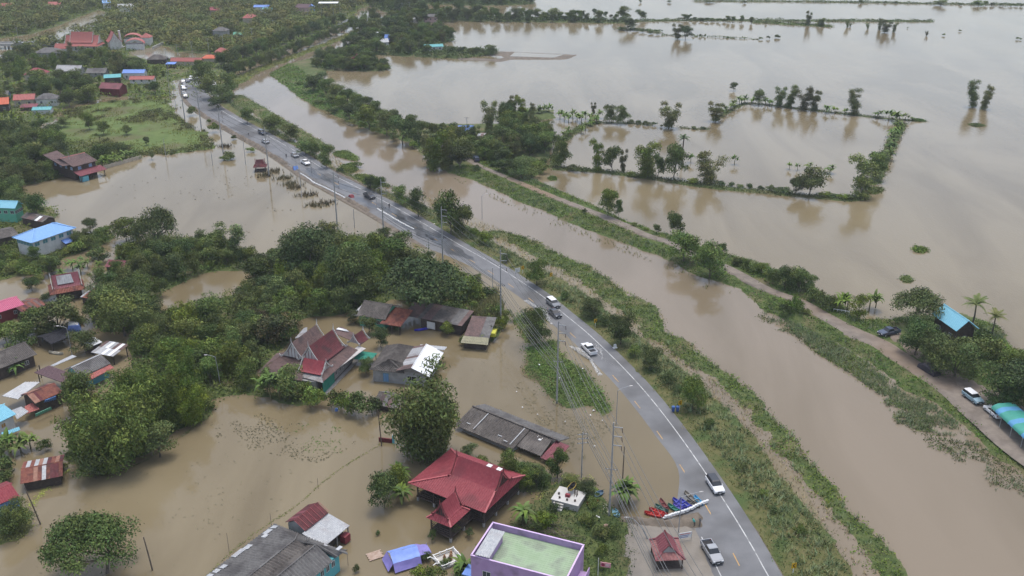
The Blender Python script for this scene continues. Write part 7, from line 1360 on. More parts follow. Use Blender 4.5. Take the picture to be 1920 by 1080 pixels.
V = [(.72+.28*math.cos(2*math.pi*j/16), -.046, 2.32+.28*math.sin(2*math.pi*j/16)) for j in range(16)]; MB().add(V+[(x, -.05, z) for x, y, z in V], [tuple(range(16)), tuple(range(16, 32))[::-1]]).build('emblem', M('emblem red', (.40,.02,.03), None, .5), t); MB().prism([(.48, 2.36), (.7, 2.40), (.96, 2.30), (.96, 2.22), (.7, 2.30), (.48, 2.26)], 'y', -.058, -.052).build('emblem_band', M('emblem navy', (.03,.04,.18), None, .5), t)
for k in range(2): MB().box(1.1, 1.75-.15*k, -.046, -.041, 2.42-.25*k, 2.52-.25*k).build('lettering', SIGNW, t)
# tent, raft and shrine pen in the flood
BT = M('blue tarpaulin', (.16,.25,.58), (.20,.30,.64), .55, 1.2); VT = M('violet tarpaulin', (.19,.17,.42), (.23,.20,.48), .6, 1.2); g = G(760, 1052, 0); t = thing('tarp_tent', 'blue and violet tarpaulin tent standing in the flood', 'tent', g, R(24)); rgc = np.random.default_rng(8)
def tarp(nm, pts, mat, sag=.12):
    V = []; F = []; n = 6; a, b, c, d = [Vector(p) for p in pts]
    for i in range(n+1):
        for j in range(n+1): u, v = i/n, j/n; p = a.lerp(b, u).lerp(d.lerp(c, u), v); V.append(p+Vector((0, 0, -sag*math.sin(math.pi*u)*math.sin(math.pi*v)+rgc.normal(0, .03))))
    for i in range(n):
        for j in range(n): k = i*(n+1)+j; F.append((k, k+n+1, k+n+2, k+1))
    mb = MB(); mb.add(V, F); return mb.build(nm, mat, t, smooth=True)
tarp('roof_tarp', [(-2.4,-1.6,1.5),(2.0,-1.6,1.5),(2.0,0,2.3),(-2.4,0,2.3)], BT); tarp('roof_tarp', [(-2.4,1.6,1.5),(2.0,1.6,1.5),(2.0,.01,2.3),(-2.4,.01,2.3)], BT); tarp('side_tarp', [(-2.4,-2.4,.3),(2.0,-2.2,.3),(2.0,-1.61,1.48),(-2.4,-1.61,1.48)], VT); tarp('end_tarp', [(2.02,-1.4,1.5),(4.0,-1.2,1.1),(4.0,1.2,1.1),(2.02,1.4,1.6)], VT); tarp('front_tarp', [(-2.42,-1.6,1.5),(-3.3,-1.7,.3),(-3.3,1.5,.3),(-2.42,1.6,1.5)], VT); posts(t, [(-2.3,-1.5),(1.9,-1.5),(1.9,1.5),(-2.3,1.5),(3.9,1.1),(3.9,-1.1)], -.8, 1.45, .04, STEEL)
g = G(704, 1042, 0); t = thing('plank_raft', 'small raft of bare planks drifting in the flood', 'raft', g, R(28)); PL = M('bare planks', (.34,.24,.18), (.46,.36,.29), .85, 2)
for k in range(7): MB().box(-1.3+.1*(k % 2), 1.2-.12*(k % 3), -.95+.27*k, -.95+.27*k+.23, .1, .17).build('plank', PL, t)
MB().box(-1.0, -.8, -.95, .95, -.05, .1).build('beam', WL['wood'], t); MB().box(.8, 1.0, -.95, .95, -.05, .1).build('beam', WL['wood'], t)
g = G(840, 1052, 0); t = thing('statue_pen', 'white railed shrine pen with brown statues standing in the flood', 'shrine', g, R(32)); MB().box(-1.8, 1.8, -1.5, 1.5, -.4, .25).build('floor', STONE, t); ST_ = M('brown statue', (.30,.16,.08), (.38,.22,.12), .7, 3)
for a, b in (((-1.8,-1.5),(1.8,-1.5)), ((1.8,-1.5),(1.8,1.5)), ((1.8,1.5),(-1.8,1.5)), ((-1.8,1.5),(-1.8,-1.5))): MB().bar((*a, .85), (*b, .85), .14, .12).build('rail', SIGNW, t); MB().bar((*a, .42), (*b, .42), .1, .1).build('rail', SIGNW, t)
posts(t, [(x, y) for x in (-1.8, -.6, .6, 1.8) for y in (-1.5, 1.5)]+[(-1.8, 0), (1.8, 0)], .2, 1.0, .09, SIGNW, 'baluster')
for x, y, s in ((-.5, .2, 1.0), (.4, -.2, 1.1), (.9, .6, .9)): MB().lathe([(.0, .25), (.26*s, .25), (.22*s, .6*s), (.30*s, .85*s), (.16*s, 1.05*s), (.19*s, 1.25*s), (.0, 1.42*s)], 9, (x, y)).build('statue', ST_, t, smooth=True)
for k in (-1, 1): MB().tube([(-1.9, .5*k, .7), (-2.6, .9*k, 1.3), (-3.1, 1.0*k, 1.2)], [.14, .1, .07], 6).build('naga_rail', SIGNW, t)
# gate, garden wall, small objects
g = G(722, 829, 0); t = thing('gate_wall', 'short red garden wall with white post and blue mesh gate in the flood', 'gate', g, R(-12)); MB().box(-1.2, 1.4, -.1, .1, -.8, .9).build('wall', WL['darkred'], t); MB().box(1.5, 1.85, -.18, .18, -.8, 1.6).build('post', WL['aqua'], t); MB().ball((1.68, 0, 1.72), .2).build('finial', SIGNW, t)
for z in (.2, .75): MB().bar((1.9, -.2, z), (6.6, -1.6, z), .05, .05).build('gate_rail', SHUT, t)
for k in range(12): f = k/11; MB().bar((1.95+4.6*f, -.21-1.38*f, -.5), (1.95+4.6*f, -.21-1.38*f, .85), .03, .03).build('gate_bar', SHUT, t)
a, b = G(195, 317), G(264, 298); d = b-a; t = thing('garden_wall', 'pale block wall between the pond and the banana garden', 'wall', a, math.atan2(d.y, d.x)); n = 9; L = d.length
for k in range(n): MB().box(L*k/n+.15, L*(k+1)/n-.15, -.08, .08, -.8, 1.25).build('wall_panel', WL['beige'], t)
posts(t, [(L*k/n, 0) for k in range(n+1)], -.8, 1.4, .15, WL['beige'], 'pier')
g = G(631, 770, 0); t = thing('plastic_barrel', 'blue plastic barrel floating beside the shrubs', 'barrel', g); MB().lathe([(0, -.3), (.29, -.3), (.32, .1), (.29, .5), (.0, .52)], 12).build('drum', RF['cobalt'], t)
g = G(139, 618, 1.2); t = thing('tarp_bundle', 'blue and white tarpaulin bundle on the end of the shade shelter', 'tarpaulin', g, R(20)); MB().prism([(-1.5, 0), (1.5, 0), (1.2, 1.4), (-.9, 1.6)], 'y', -1.2, 1.2).build('blue_sheet', BT, t); MB().prism([(-1.0, 1.62), (1.1, 1.45), (.6, 1.8)], 'y', -1.0, 1.0).build('white_sheet', SIGNW, t)
g = G(1018, 822, 2.0); t = thing('washing_pile', 'pile of white sacks on the red end roof of the row house', 'sacks', g)
for k in range(7): MB().ball((rgc.uniform(-.9, .9), rgc.uniform(-.6, .6), .05+.1*(k % 2)), (.42, .3, .2), 8, 4).build('sack', SIGNW, t, smooth=True)
# fence by the levee bananas
a, b = G(1563, 583, 1.0), G(1592, 588, 1.0); d = b-a; t = thing('rail_fence', 'low white rail fence in front of the levee bananas', 'fence', a, math.atan2(d.y, d.x)); MB().bar((0, 0, .55), (d.length, 0, .55), .1, .1).build('rail', SIGNW, t); posts(t, [(d.length*k/4, 0) for k in range(5)], -.3, .7, .06, SIGNW)
# green vaulted tent at the right edge
p0, p1 = G(1878, 781, 1.1), G(1960, 858, 1.1); d = p1-p0; t = thing('vault_tent', 'green and blue striped vaulted tarpaulin tent at the right edge of the levee track', 'tent', p0, math.atan2(d.y, d.x)); L = d.length; GT = M('green tarpaulin', (.05,.26,.20), (.06,.30,.24), .5, .8); BT2 = M('azure tarpaulin', (.09,.26,.45), (.10,.30,.50), .5, .8); nseg = 10
for k in range(nseg):
    V = []; F = []
    for i in range(4):
        x = L*(k+i/3)/nseg
        for j in range(13): a = math.pi*j/12; V.append((x, 2.6*math.cos(a), 2.1+1.0*math.sin(a)**.8+.06*math.sin(x*5+j*1.7)))
    for i in range(3):
        for j in range(12): q = i*13+j; F.append((q, q+13, q+14, q+1))
    mb = MB(); mb.add(V, F); mb.build('tarp_strip', BT2 if k % 3 == 1 else GT, t, smooth=True)
posts(t, [(x, y) for x in np.linspace(.1, L-.1, 5) for y in (-2.55, 2.55)], -.2, 2.15, .05, STEEL)
# bridges
a, b = G(690, 37, 3.0), G(752, 36, 3.0); d = b-a; t = thing('canal_bridge', 'green-railed bridge across the far canal', 'bridge', a, math.atan2(d.y, d.x)); L = d.length; MB().box(0, L, -3, 3, -.5, 0).build('deck', CONC, t)
for y in (-2.9, 2.9): MB().bar((0, y, 1.0), (L, y, 1.0), .15, .15).build('rail', RF['teal'], t); MB().bar((0, y, .5), (L, y, .5), .15, .15).build('rail', RF['teal'], t)
posts(t, [(L*k/10, y) for k in range(11) for y in (-2.9, 2.9)], 0, 1.0, .08, RF['teal'], 'baluster'); posts(t, [(L*f, y) for f in (.2, .5, .8) for y in (-2, 2)], -3.6, -.5, .35, CONC, 'pier')
a, b = G(-30, 83, 3.0), G(108, 82, 3.0); d = b-a; t = thing('river_bridge', 'long grey concrete bridge over the river at far left', 'bridge', a, math.atan2(d.y, d.x)); L = d.length; MB().box(0, L, -3.5, 3.5, -.6, 0).build('deck', CONC, t)
for y in (-3.4, 3.4): MB().box(0, L, y-.1, y+.1, .0, .9).build('parapet', CONC, t)
posts(t, [(L*f, y) for f in (.1, .3, .5, .7, .9) for y in (-2.4, 2.4)], -3.6, -.6, .4, CONC, 'pier')
for f, c_, lab in ((.48, 'silver', 'silver car crossing the far river bridge'), (.66, 'white', 'white car crossing the far river bridge')):
    p = a+d*f; car('sedan', 0, 0, math.atan2(d.y, d.x), c_, lab, pos=Vector((p.x, p.y, 3.02)))
# flooded temple boundary: pale balustrade
a, b = G(287, 93, .5), G(306, 84, .5); d = b-a; t = thing('temple_balustrade', 'pale balustrade beside the flooded temple court', 'balustrade', a, math.atan2(d.y, d.x)); posts(t, [(d.length*k/9, 0) for k in range(10)], -.6, 1.6, .2, PALEC, 'pier'); MB().bar((0, 0, 1.6), (d.length, 0, 1.6), .3, .2).build('rail', PALEC, t)
# ================================================================== ground cover, reeds, floating weed, spray
def tufts(name, label, P, z, h, mat, rg, nb=4, w=.10, lean=.45, tv=.25, cat='grass'):
    P = np.asarray(P); n = len(P); z = np.asarray(z); h = np.broadcast_to(h, n)
    base = np.repeat(np.c_[P, z], nb, 0); hh = np.repeat(h, nb)*rg.uniform(.55, 1.2, n*nb); a = rg.uniform(0, 6.28, n*nb); b = a+1.57+rg.normal(0, .5, n*nb)
    base[:, :2] += rg.normal(0, .12, (n*nb, 2))*np.repeat(h, nb)[:, None]; ww = np.repeat(np.maximum(w, .14*h), nb)
    s = np.c_[np.cos(a), np.sin(a), 0*a]*ww[:, None]/2; tip = base+np.c_[np.cos(b)*hh*lean*rg.uniform(.2, 1.5, n*nb), np.sin(b)*hh*lean*rg.uniform(.2, 1.5, n*nb), hh]
    V = np.stack([base-s, base+s, tip], 1).reshape(-1, 3); F = np.arange(len(V)).reshape(-1, 3)
    t = np.repeat(rg.uniform(1-tv, 1+tv, n), nb)*rg.uniform(.85, 1.15, n*nb); hu = np.repeat(rg.uniform(-.1, .2, n), nb); C = np.repeat(np.c_[t*(1+hu), t, t*(1-.3*hu)], 3, 0)
    return tag(link(name, fast_mesh(name, V, F, LEAF[mat], C)), label, cat, kind='stuff')
def weedmass(name, label, P, z, h, mat, rg, per=5, size=.4, cat='weeds', spread=.5, clump=.35, seed=0):
    P = np.asarray(P); n = len(P); bump = np.clip(.55+.85*vnoise(P[:, 0], P[:, 1], clump, seed), .12, 1.6); hh = np.repeat(np.broadcast_to(h, n)*bump, per)
    Q = np.repeat(np.c_[P, z], per, 0); Q[:, :2] += rg.normal(0, spread, (n*per, 2)); Q[:, 2] += hh*rg.uniform(.25, 1.0, n*per); N = rg.normal(0, .55, (n*per, 3)); N[:, 2] += 1
    t = np.repeat(np.clip(1+.28*vnoise(P[:, 0], P[:, 1], .22, seed+5), .55, 1.5), per)*rg.uniform(.72, 1.3, n*per); hu = np.repeat(.14*vnoise(P[:, 0], P[:, 1], .12, seed+9), per)+rg.uniform(-.06, .1, n*per)
    V, F, C = leaves(rg, Q, N, size, .5, np.c_[t*(1+hu), t, t*(1-.4*hu)])
    return tag(link(name, fast_mesh(name, V, F, LEAF[mat], C)), label, cat, kind='stuff')
rg = np.random.default_rng(77)
def inpoly(px, n): 
    P = W2(px); lo, hi = P.min(0), P.max(0); C = rg.uniform(lo, hi, (n*4, 2)); return C[sdist(C, P) > 0][:n]
def dens(px, k):
    P = W2(px); x, y = P[:, 0], P[:, 1]; A = abs(np.dot(x, np.roll(y, 1))-np.dot(y, np.roll(x, 1)))/2; return inpoly(px, int(A*k))
def droad(P):
    d = np.full(len(P), 1e9)
    for i in range(0, len(RP), 3): d = np.minimum(d, np.hypot(P[:, 0]-RP[i, 0], P[:, 1]-RP[i, 1]))
    return d
def dtrack(P):
    d = np.full(len(P), 1e9)
    for i in range(0, len(TP), 2): d = np.minimum(d, np.hypot(P[:, 0]-TP[i, 0], P[:, 1]-TP[i, 1])-tw[i])
    return d
# --- belt between the road and the canal
belt_px = [(1600,1330),(1470,1090),(1384,930),(1330,860),(1270,800),(1190,715),(1120,650),(1040,575),(960,515),(900,478),(840,445),(780,412),(720,380),(640,330),(600,305),(560,280),(500,245),(440,205),(420,190),(432,180),(455,180),(520,215),(600,262),(620,284),(660,325),(700,331),(735,352),(800,372),(825,376),(880,405),(955,436),(1012,455),(1067,485),(1110,501),(1163,537),(1227,576),(1252,600),(1240,618),(1297,645),(1337,680),(1384,708),(1437,764),(1480,810),(1517,860),(1567,917),(1592,960),(1624,982),(1654,1017),(1700,1085),(1860,1300)]
P = dens(belt_px, 7.5); d = droad(P); P, d = P[d > 5.9], d[d > 5.9]; zv = np.maximum(verge.z(P), reedbank.z(P)); land_ = zv > .03; sdr = reedbank.sd(P); u = rg.random(len(P)); nz = vnoise(P[:, 0], P[:, 1], .18, 4)
m = land_ & (d < 8.4+1.6*nz); tufts('verge_grass', 'short olive grass on the verge beside the near road', P[m], zv[m], .28, 'olive', rg, 4, .07)
nz2 = vnoise(P[:, 0], P[:, 1], .45, 21); nz3 = vnoise(P[:, 0], P[:, 1], .3, 23)
m = land_ & (d >= 7.4+1.6*nz) & (u < .9) & (nz2 > -.45); q = P[m]; weedmass('bank_weeds', 'rank green weeds on the bank between road and canal', q, zv[m], np.where(sdr[m] > 0, .85, 1.05), 'deep', rg, 4, .36, seed=1)
m = land_ & (d >= 8.5) & (sdr < .8) & (nz > -.3) & (u > .3); tufts('pale_reeds', 'pale feathery reeds on the bank between road and canal', P[m], zv[m], 1.05, 'sage', rg, 5, .07, .7)
m = (~land_) & (u < .45) & (nz > -.35); tufts('drowned_reeds', 'dry straw-coloured reeds standing in shallow silty water', P[m], np.full(m.sum(), -.05), .7, 'straw', rg, 4, .06, .7)
m = (~land_) & (u > .8); tufts('drowned_reeds', 'dark half-drowned stalks in shallow silty water along the bank', P[m], np.full(m.sum(), -.05), .5, 'brown', rg, 3, .08, .9)
m = (sdr > -.8) & (u < .8) & (nz3 > -.3); weedmass('water_hyacinth', 'bright green mat of plants along the canal edge', P[m], np.maximum(zv[m], -.02), .55, 'grass', rg, 4, .38, seed=3)
P = np.concatenate([p.sample(int(700), rg) for p in isl]); zz = np.concatenate([p.z(P[i*700:(i+1)*700]) for i, p in enumerate(isl)]); weedmass('islet_weeds', 'green weeds on the islets in the far canal', P, zz, .6, 'grass', rg, 5, .45, seed=4)
# --- levee
lev_vis = [(2010,960),(1905,880),(1825,812),(1755,757),(1690,728),(1635,680),(1565,640),(1470,600),(1440,588),(1385,540),(1310,520),(1255,487),(1205,470),(1145,446),(1085,425),(1017,394),(960,372),(905,345),(845,325),(900,305),(985,300),(1030,310),(995,334),(1060,362),(1115,385),(1167,410),(1222,432),(1255,440),(1362,478),(1435,495),(1525,538),(1615,598),(1660,598),(1700,592),(1760,592),(1870,610),(1930,665),(2010,720)]
P = dens(lev_vis, 5.5); d = dtrack(P); ys = yard.sd(P); P, d = P[(d > .9) & (ys < -.3)], d[(d > .9) & (ys < -.3)]; zv = levee.z(P); u = rg.random(len(P)); nz = vnoise(P[:, 0], P[:, 1], .15, 6); land_ = zv > .03
nz2 = vnoise(P[:, 0], P[:, 1], .4, 25); m = land_ & (u < .85) & (nz2 > -.5); weedmass('levee_weeds', 'bright green creepers and grass on the levee slopes', P[m], zv[m], .6, 'grass', rg, 5, .38, seed=6)
m = land_ & (u > .6) & (nz > .05) & (d > 2.5); tufts('levee_reeds', 'pale tall grass on the canal side of the levee', P[m], zv[m], .9, 'sage', rg, 5, .07, .6)
canal_edge = [(1430,580),(1520,620),(1600,660),(1690,728),(1760,760),(1830,820),(1910,885),(2000,960),(2000,1000),(1900,960),(1830,880),(1760,850),(1690,800),(1650,740),(1560,680),(1480,630),(1420,595)]
P = dens(canal_edge, 4); nz = vnoise(P[:, 0], P[:, 1], .12, 11)+.35*vnoise(P[:, 0], P[:, 1], .5, 12); sdl = levee.sd(P); m = (nz > .1) & (sdl < .5); weedmass('canal_fringe_weeds', 'straggling weeds floating along the levee side of the canal', P[m], np.full(m.sum(), -.03), .4, 'mid', rg, 4, .36, seed=8)
m = (nz > -.1) & (nz <= .3) & (sdl < .5) & (sdl > -9); tufts('fringe_reeds', 'pale reeds in the shallow water at the foot of the levee', P[m], np.full(m.sum(), -.05), .75, 'sage', rg, 4, .07, .6)
dense_fringe = [(1470,596),(1560,640),(1640,690),(1690,735),(1760,765),(1825,818),(1795,822),(1720,806),(1680,795),(1655,745),(1600,705),(1540,668),(1490,630)]
P = dens(dense_fringe, 7); nz = vnoise(P[:, 0], P[:, 1], .14, 15); m = nz > -.25; tufts('fringe_reeds', 'dense pale green reeds spreading from the levee into the canal', P[m], np.full(m.sum(), -.05), .8, 'sage', rg, 5, .08, .8)
m = nz > .05; weedmass('canal_fringe_weeds', 'green weeds among the reeds at the levee foot', P[m], np.full(m.sum(), -.02), .5, 'grass', rg, 4, .36, seed=16)
edge2 = [(845,330),(960,378),(1017,398),(1085,430),(1145,450),(1205,474),(1255,492),(1310,524),(1385,545),(1385,560),(1300,535),(1240,500),(1140,462),(1060,432),(960,388),(860,345)]
P = dens(edge2, 3.5); nz = vnoise(P[:, 0], P[:, 1], .15, 13); m = nz > -.1; tufts('fringe_reeds', 'grey-green reeds fringing the far levee foot', P[m], np.full(m.sum(), -.05), .8, 'reed', rg, 4, .08, .6)
far_bank = [(790,290),(700,246),(640,222),(590,200),(555,178),(505,140),(540,120),(560,130),(600,165),(660,210),(720,240),(800,275)]
P = dens(far_bank, 2.2); zv = levee.z(P); m = zv > 0; weedmass('levee_weeds', 'green weeds along the far canal bank', P[m], zv[m], .8, 'grass', rg, 5, .6, seed=9)
# --- marsh and village ground
P = marsh.sample(9000, rg); nz = vnoise(P[:, 0], P[:, 1], .08, 14); zv = marsh.z(P); m = nz > -.35; tufts('marsh_grass', 'tall yellow-green grass of the marsh beside the flooded lane', P[m], zv[m], np.where(nz[m] > .3, 1.1, .45), 'lime', rg, 4, .12, .6)
m = nz > .25; weedmass('marsh_scrub', 'olive scrub patches on the marsh', P[m], zv[m], 1.3, 'olive', rg, 6, .6, seed=10)
P = farwood.sample(15000, rg); zv = farwood.z(P); okr = (sdist(P, river) < -1) & (sdist(P, court) < -1); P, zv = P[okr], zv[okr]; weedmass('village_undergrowth', 'undergrowth filling the village wood at upper left', P, zv, 2.0, 'light', rg, 7, 1.05, spread=1.6, seed=11)
def under(name, label, patches, k, h, mat, size=.5, seed=20, per=5):
    Ps, Zs = [], []
    for p in patches:
        A = p.poly; x, y = A[:, 0], A[:, 1]; ar = abs(np.dot(x, np.roll(y, 1))-np.dot(y, np.roll(x, 1)))/2; q = p.sample(int(ar*k), rg, .3); Ps.append(q); Zs.append(p.z(q))
    P = np.concatenate(Ps); Z = np.concatenate(Zs); keep = np.ones(len(P), bool)
    for a in AVOID: keep &= ~((np.abs(P[:, 0]-a[0]) < 30) & (sdist(P, a[1]) > -.3))
    weedmass(name, label, P[keep], Z[keep], h, mat, rg, per, size, spread=.8, seed=seed)
under('wood_undergrowth', 'leafy undergrowth filling the woods around the many-gabled house', [woodA, woodA2, woodB], 1.6, 2.2, 'mid', .55, 21, 6)
under('garden_undergrowth', 'leafy undergrowth of the gardens and hedges at the left', [leftland, strip], 1.2, 1.8, 'mid', .6, 22, 6)
under('plot_weeds', 'weeds covering the plot around the shrine platform', [plot, redyard], 3.0, .7, 'deep', .34, 23, 5)
under('islet_grass', 'bright grass on the islets beside the flooded road', [islA, tree_plot], 6.0, .7, 'grass', .36, 24, 5)
under('shore_weeds', 'lime green weeds on the bank at the lower left edge', [shore1], 6.0, .25, 'lime', .3, 25, 4)
under('orchard_undergrowth', 'undergrowth of the orchard and far banks', [northshore, orch, farland, farstrip], .5, 2.2, 'mid', 1.0, 26, 6)
under('riverbank_grass', 'pale green grass along the far canal road', [riverbank], 1.4, .5, 'lime', .6, 27, 4)
under('dyke_grass', 'grass and weeds on the dykes of the flooded fields', dykes[:6], 2.2, .7, 'mid', .5, 28, 4)
under('far_dyke_scrub', 'scrub on the distant dykes', dykes[6:], .8, 1.2, 'mid', .9, 29, 4)
for i, p in enumerate(mats_isl):
    q = p.sample(220, rg); weedmass('weed_mat_leaves', ['green weed mat drifting right of the walled field', 'smaller weed mat drifting above the levee trees', 'thin weed mat below the drowned pair of trees', 'bright weed mat at the corner of the walled field', 'weed mat at the end of the far dyke', 'tiny weed mat near the levee corner'][i], q, p.z(q), .45, 'grass', rg, 5, .42, seed=30+i)
reedclump = [(885,570),(930,545),(945,580),(930,605),(895,600),(880,590)]
P = dens(reedclump, 5); tufts('reed_clump', 'pale grey-green reed bed between the long shed and the road', P, np.full(len(P), .3), 1.7, 'reed', rg, 6, .08, .5)
# --- floating weed and debris
def floats(name, label, px, k, size, mat, thr, seed, cat='floating weed', zz=.012, asp=.5):
    P = dens(px, k); nz = vnoise(P[:, 0], P[:, 1], .16, seed)+.5*vnoise(P[:, 0], P[:, 1], .6, seed+1); P = P[nz > thr]; n = len(P)
    if n == 0: return
    Q = np.c_[P, zz+rg.uniform(0, .05, n)]; N = np.tile([0, 0, 1.], (n, 1)); t = rg.uniform(.6, 1.4, (n, 1))*np.ones((1, 3)); V, F, C = leaves(rg, Q, N, size, asp, t, jitter=.16); tag(link(name, fast_mesh(name, V, F, LEAF[mat], C)), label, cat, kind='stuff')
floats('floating_weed', 'grey-green floating weed in front of the feathery grove', [(390,785),(460,765),(540,795),(640,790),(670,830),(600,870),(500,850),(410,830)], 5, .34, 'brown', .22, 40)
floats('floating_weed', 'green floating weed in front of the feathery grove', [(500,790),(640,795),(640,850),(560,850)], 4, .36, 'mid', .45, 42)
floats('floating_weed', 'floating weed round the weedy islet beside the flooded road', [(955,640),(990,700),(1020,760),(1130,790),(1150,800),(1090,870),(1000,790),(930,690)], 6, .30, 'brown', .15, 44)
floats('floating_weed', 'green duckweed round the shrine platform', [(985,920),(1040,890),(1110,890),(1130,930),(1060,990),(1000,985)], 7, .28, 'lime', -.2, 46)
floats('floating_debris', 'twigs and leaves drifting over the flooded field at lower left', [(60,930),(250,880),(420,800),(620,850),(560,950),(430,1040),(300,1080),(60,1080)], .25, .55, 'brown', .1, 48, 'debris', asp=.16)
floats('floating_debris', 'small debris drifting near the cement house', [(700,640),(960,650),(960,800),(860,760),(680,720)], .35, .45, 'brown', .1, 50, 'debris', asp=.2)
floats('floating_debris', 'flecks of weed on the pond and the flooded lane', [(100,330),(260,300),(400,290),(620,400),(520,480),(300,400)], .08, .7, 'brown', .1, 52, 'debris', asp=.25)
floats('floating_debris', 'thin lines of drift in the wide flooded field', [(1000,150),(1400,165),(1900,280),(1900,330),(1400,230),(1000,175)], .04, 1.2, 'brown', .25, 54, 'debris', asp=.12)
def scum(px, label, wd, n, mat='lime'):
    C = spline(W2(px), .4); i = rg.integers(len(C), size=n); P = C[i]+rg.normal(0, wd, (n, 2))*np.abs(vnoise(C[i][:, 0], C[i][:, 1], .4, 3))[:, None]*1.6; Q = np.c_[P, rg.uniform(.01, .06, n)]; V, F, C2 = leaves(rg, Q, np.tile([0, 0, 1.], (n, 1)), .26, .55, rg.uniform(.7, 1.3, (n, 1))*np.ones((1, 3)), jitter=.25); tag(link('floating_scum', fast_mesh('floating_scum', V, F, LEAF[mat], C2)), label, 'floating weed', kind='stuff')
scum([(385,1082),(440,1030),(500,985),(560,945),(610,900),(660,865),(720,830)], 'green line of weed along the sunken fence beside the grey roof', .22, 520, 'olive')
scum([(20,985),(70,935),(100,905),(130,880)], 'lime weed line between the red cottage and the grove', .7, 900)
scum([(110,880),(180,893),(260,870),(330,825),(400,775)], 'weed line along the foot of the feathery grove', .3, 500, 'mid')
# litter: white flecks near the islet
tr = MB().box(-.22, .2, -.15, .16, 0, .12).mesh('litter', SIGNW); t = thing('floating_litter', 'scattered white litter around the weedy islet', 'litter', G(1010, 700))
for k in range(15):
    p = G(rng.uniform(965, 1130), rng.uniform(640, 840)); q = p-t.location
    if islA.z(np.array([[p.x, p.y]]))[0] < .5: link('litter', tr, t, (q.x, q.y, .02+max(0, islA.z(np.array([[p.x, p.y]]))[0])+.25), (0, rng.uniform(-.3, .3), rng.uniform(0, 6)), (rng.uniform(.4, .9),)*3)
# sunken fence stakes
for px, py, h, lab in ((511,1002,4.2,'thin stake in the flood behind the grey roof, upper one'),(430,1036,3.8,'thin stake in the flood behind the grey roof, lower one'),(597,918,2.4,'thin stake beside the lime weed patch'),(653,1062,3.4,'thin stake beside the turquoise wall')): small_pole(px, py, h, lab, r=.035, mat=WOODP, name='stake', cat='stake')
# drowned shrubs and logs in the pond
for k, (px, py) in enumerate(((533,335),(545,345),(553,352),(590,385),(575,366),(612,382),(425,275),(500,330),(510,322))):
    g = G(px, py); P = np.c_[rg.normal(g.x, 1.6, 60), rg.normal(g.y, 1.3, 60)]; tufts('drowned_scrub', 'thin half-drowned scrub in the pond beside the poles, clump %s' % ['one', 'two', 'three', 'four', 'five', 'six', 'seven', 'eight', 'nine'][k], P, np.full(60, -.1), 1.3, 'brown', rg, 4, .06, .5, cat='scrub')
# firewood heap by the lilac building
g = G(1035, 1000, .3); t = thing('branch_heap', 'heap of cut grey branches behind the lilac building', 'branches', g, R(-20)); bm_ = MB().tube([(-1.6, 0, 0), (0, .1, .08), (1.6, -.1, 0)], [.05, .045, .02], 5).mesh('branch', BARK)
for k in range(46): link('branch', bm_, t, (rng.normal(0, 2.2), rng.normal(0, .7), rng.uniform(.05, .5)), (0, rng.normal(0, .12), rng.normal(0, .5)), (rng.uniform(.5, 1.2),)*3)
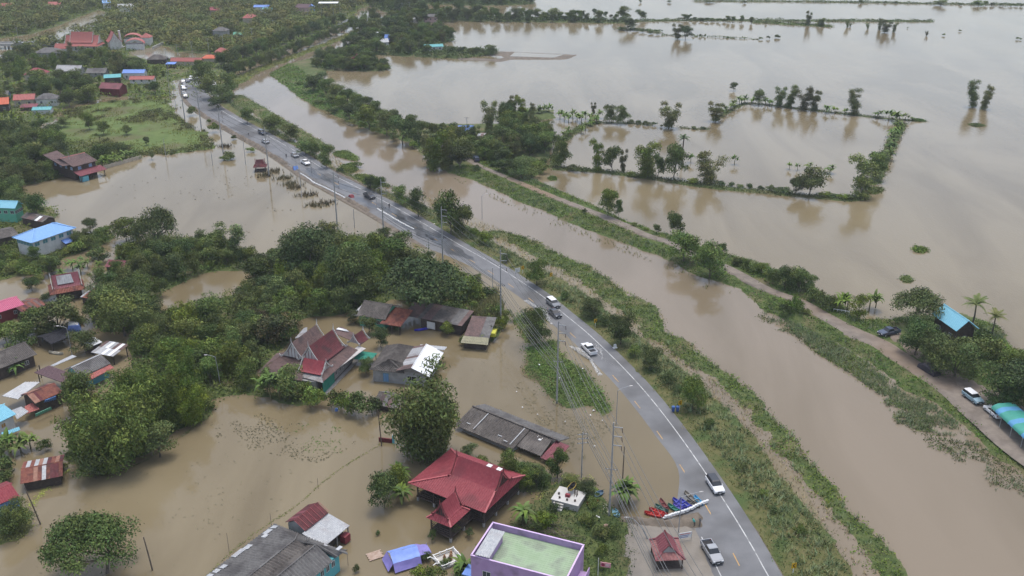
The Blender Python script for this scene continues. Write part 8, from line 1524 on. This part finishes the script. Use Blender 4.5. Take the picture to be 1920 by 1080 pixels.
# spray thrown by the cars on the flooded lane
FOAM = M('water spray', (.78,.77,.74), (.68,.66,.62), .5, 3)
def spray(px, py, label, side, back, n, seed):
    g, a = road_at(px, py); rg2 = np.random.default_rng(seed); d = np.array([math.cos(a), math.sin(a)])*back; s = np.array([d[1], -d[0]])*side; u = rg2.random(n)**1.4
    along = -4.6+8.5*u; out = .9+1.9*np.sqrt(u)*rg2.uniform(.75, 1.15, n); zz = np.maximum(.03, 1.5*np.sin(np.pi*np.clip(u*1.1, 0, 1))*rg2.uniform(0, 1, n)**1.5*(1-.3*u)); tail = rg2.random(n) < .45; along = np.where(tail, -2-9*rg2.random(n)**1.2, along); out = np.where(tail, .9+.16*np.abs(along)*rg2.uniform(.6, 1.2, n), out); zz = np.where(tail, rg2.uniform(.02, .07, n), zz)
    P = np.array([g.x, g.y])+d*along[:, None]*1.0+s*out[:, None]; Q = np.c_[P, zz+.02]; V, F, C = leaves(rg2, Q, rg2.normal(0, 1, (n, 3)), .17, .7, np.ones((n, 3)), jitter=1.0); tag(link('water_spray', fast_mesh('water_spray', V, F, FOAM)), label, 'spray', kind='stuff')
spray(1104, 659, 'white fan of spray beside the white pickup on the flooded lane', -1, 1, 2600, 1); spray(1040, 592, 'white fan of spray beside the black car', 1, -1, 2200, 2); spray(1104, 659, 'low wake behind the white pickup', 1, 1, 500, 3)
# ================================================================== damp air over the flood
hz = MB().box(-6020, 6020, -320, 9020, -3.6, 108).build('haze', None); hm = bpy.data.materials.new('haze'); hm.use_nodes = True; hn = hm.node_tree; hn.nodes.clear()
ho = hn.nodes.new('ShaderNodeOutputMaterial'); hv = hn.nodes.new('ShaderNodeVolumePrincipled'); hv.inputs['Color'].default_value = (.86, .91, .97, 1); hv.inputs['Density'].default_value = .00013; hv.inputs['Anisotropy'].default_value = .2; hn.links.new(hv.outputs[0], ho.inputs['Volume']); hz.data.materials.append(hm); tag(hz, 'thin damp haze over the flooded plain', 'haze', kind='stuff')
# ================================================================== every label singles out one thing
ORD = ['', 'leftmost', 'second from left', 'third from left', 'fourth from left', 'fifth from left', 'sixth from left', 'seventh from left', 'eighth from left', 'ninth from left', 'tenth from left', 'eleventh from left', 'twelfth from left', 'thirteenth from left', 'fourteenth from left', 'fifteenth from left', 'sixteenth from left', 'seventeenth from left', 'eighteenth from left', 'nineteenth from left', 'twentieth from left']
bpy.context.view_layer.update(); same = {}
for o in COL.objects:
    if o.parent is None and 'label' in o.keys(): same.setdefault(o['label'], []).append(o)
for lab, os_ in same.items():
    if 1 < len(os_) <= 20:
        os_.sort(key=lambda o: PIX(o.matrix_world.translation)[0])
        for i, o in enumerate(os_):
            tail_ = ORD[i+1] if i < len(os_)-1 or len(os_) < 3 else 'rightmost'
            if len(os_) == 2: tail_ = ('left', 'right')[i]+' one of two'
            o['label'] = (lab+', '+tail_) if len(lab.split())+len(tail_.split()) <= 16 else ' '.join(lab.split()[:16-len(tail_.split())])+' '+tail_
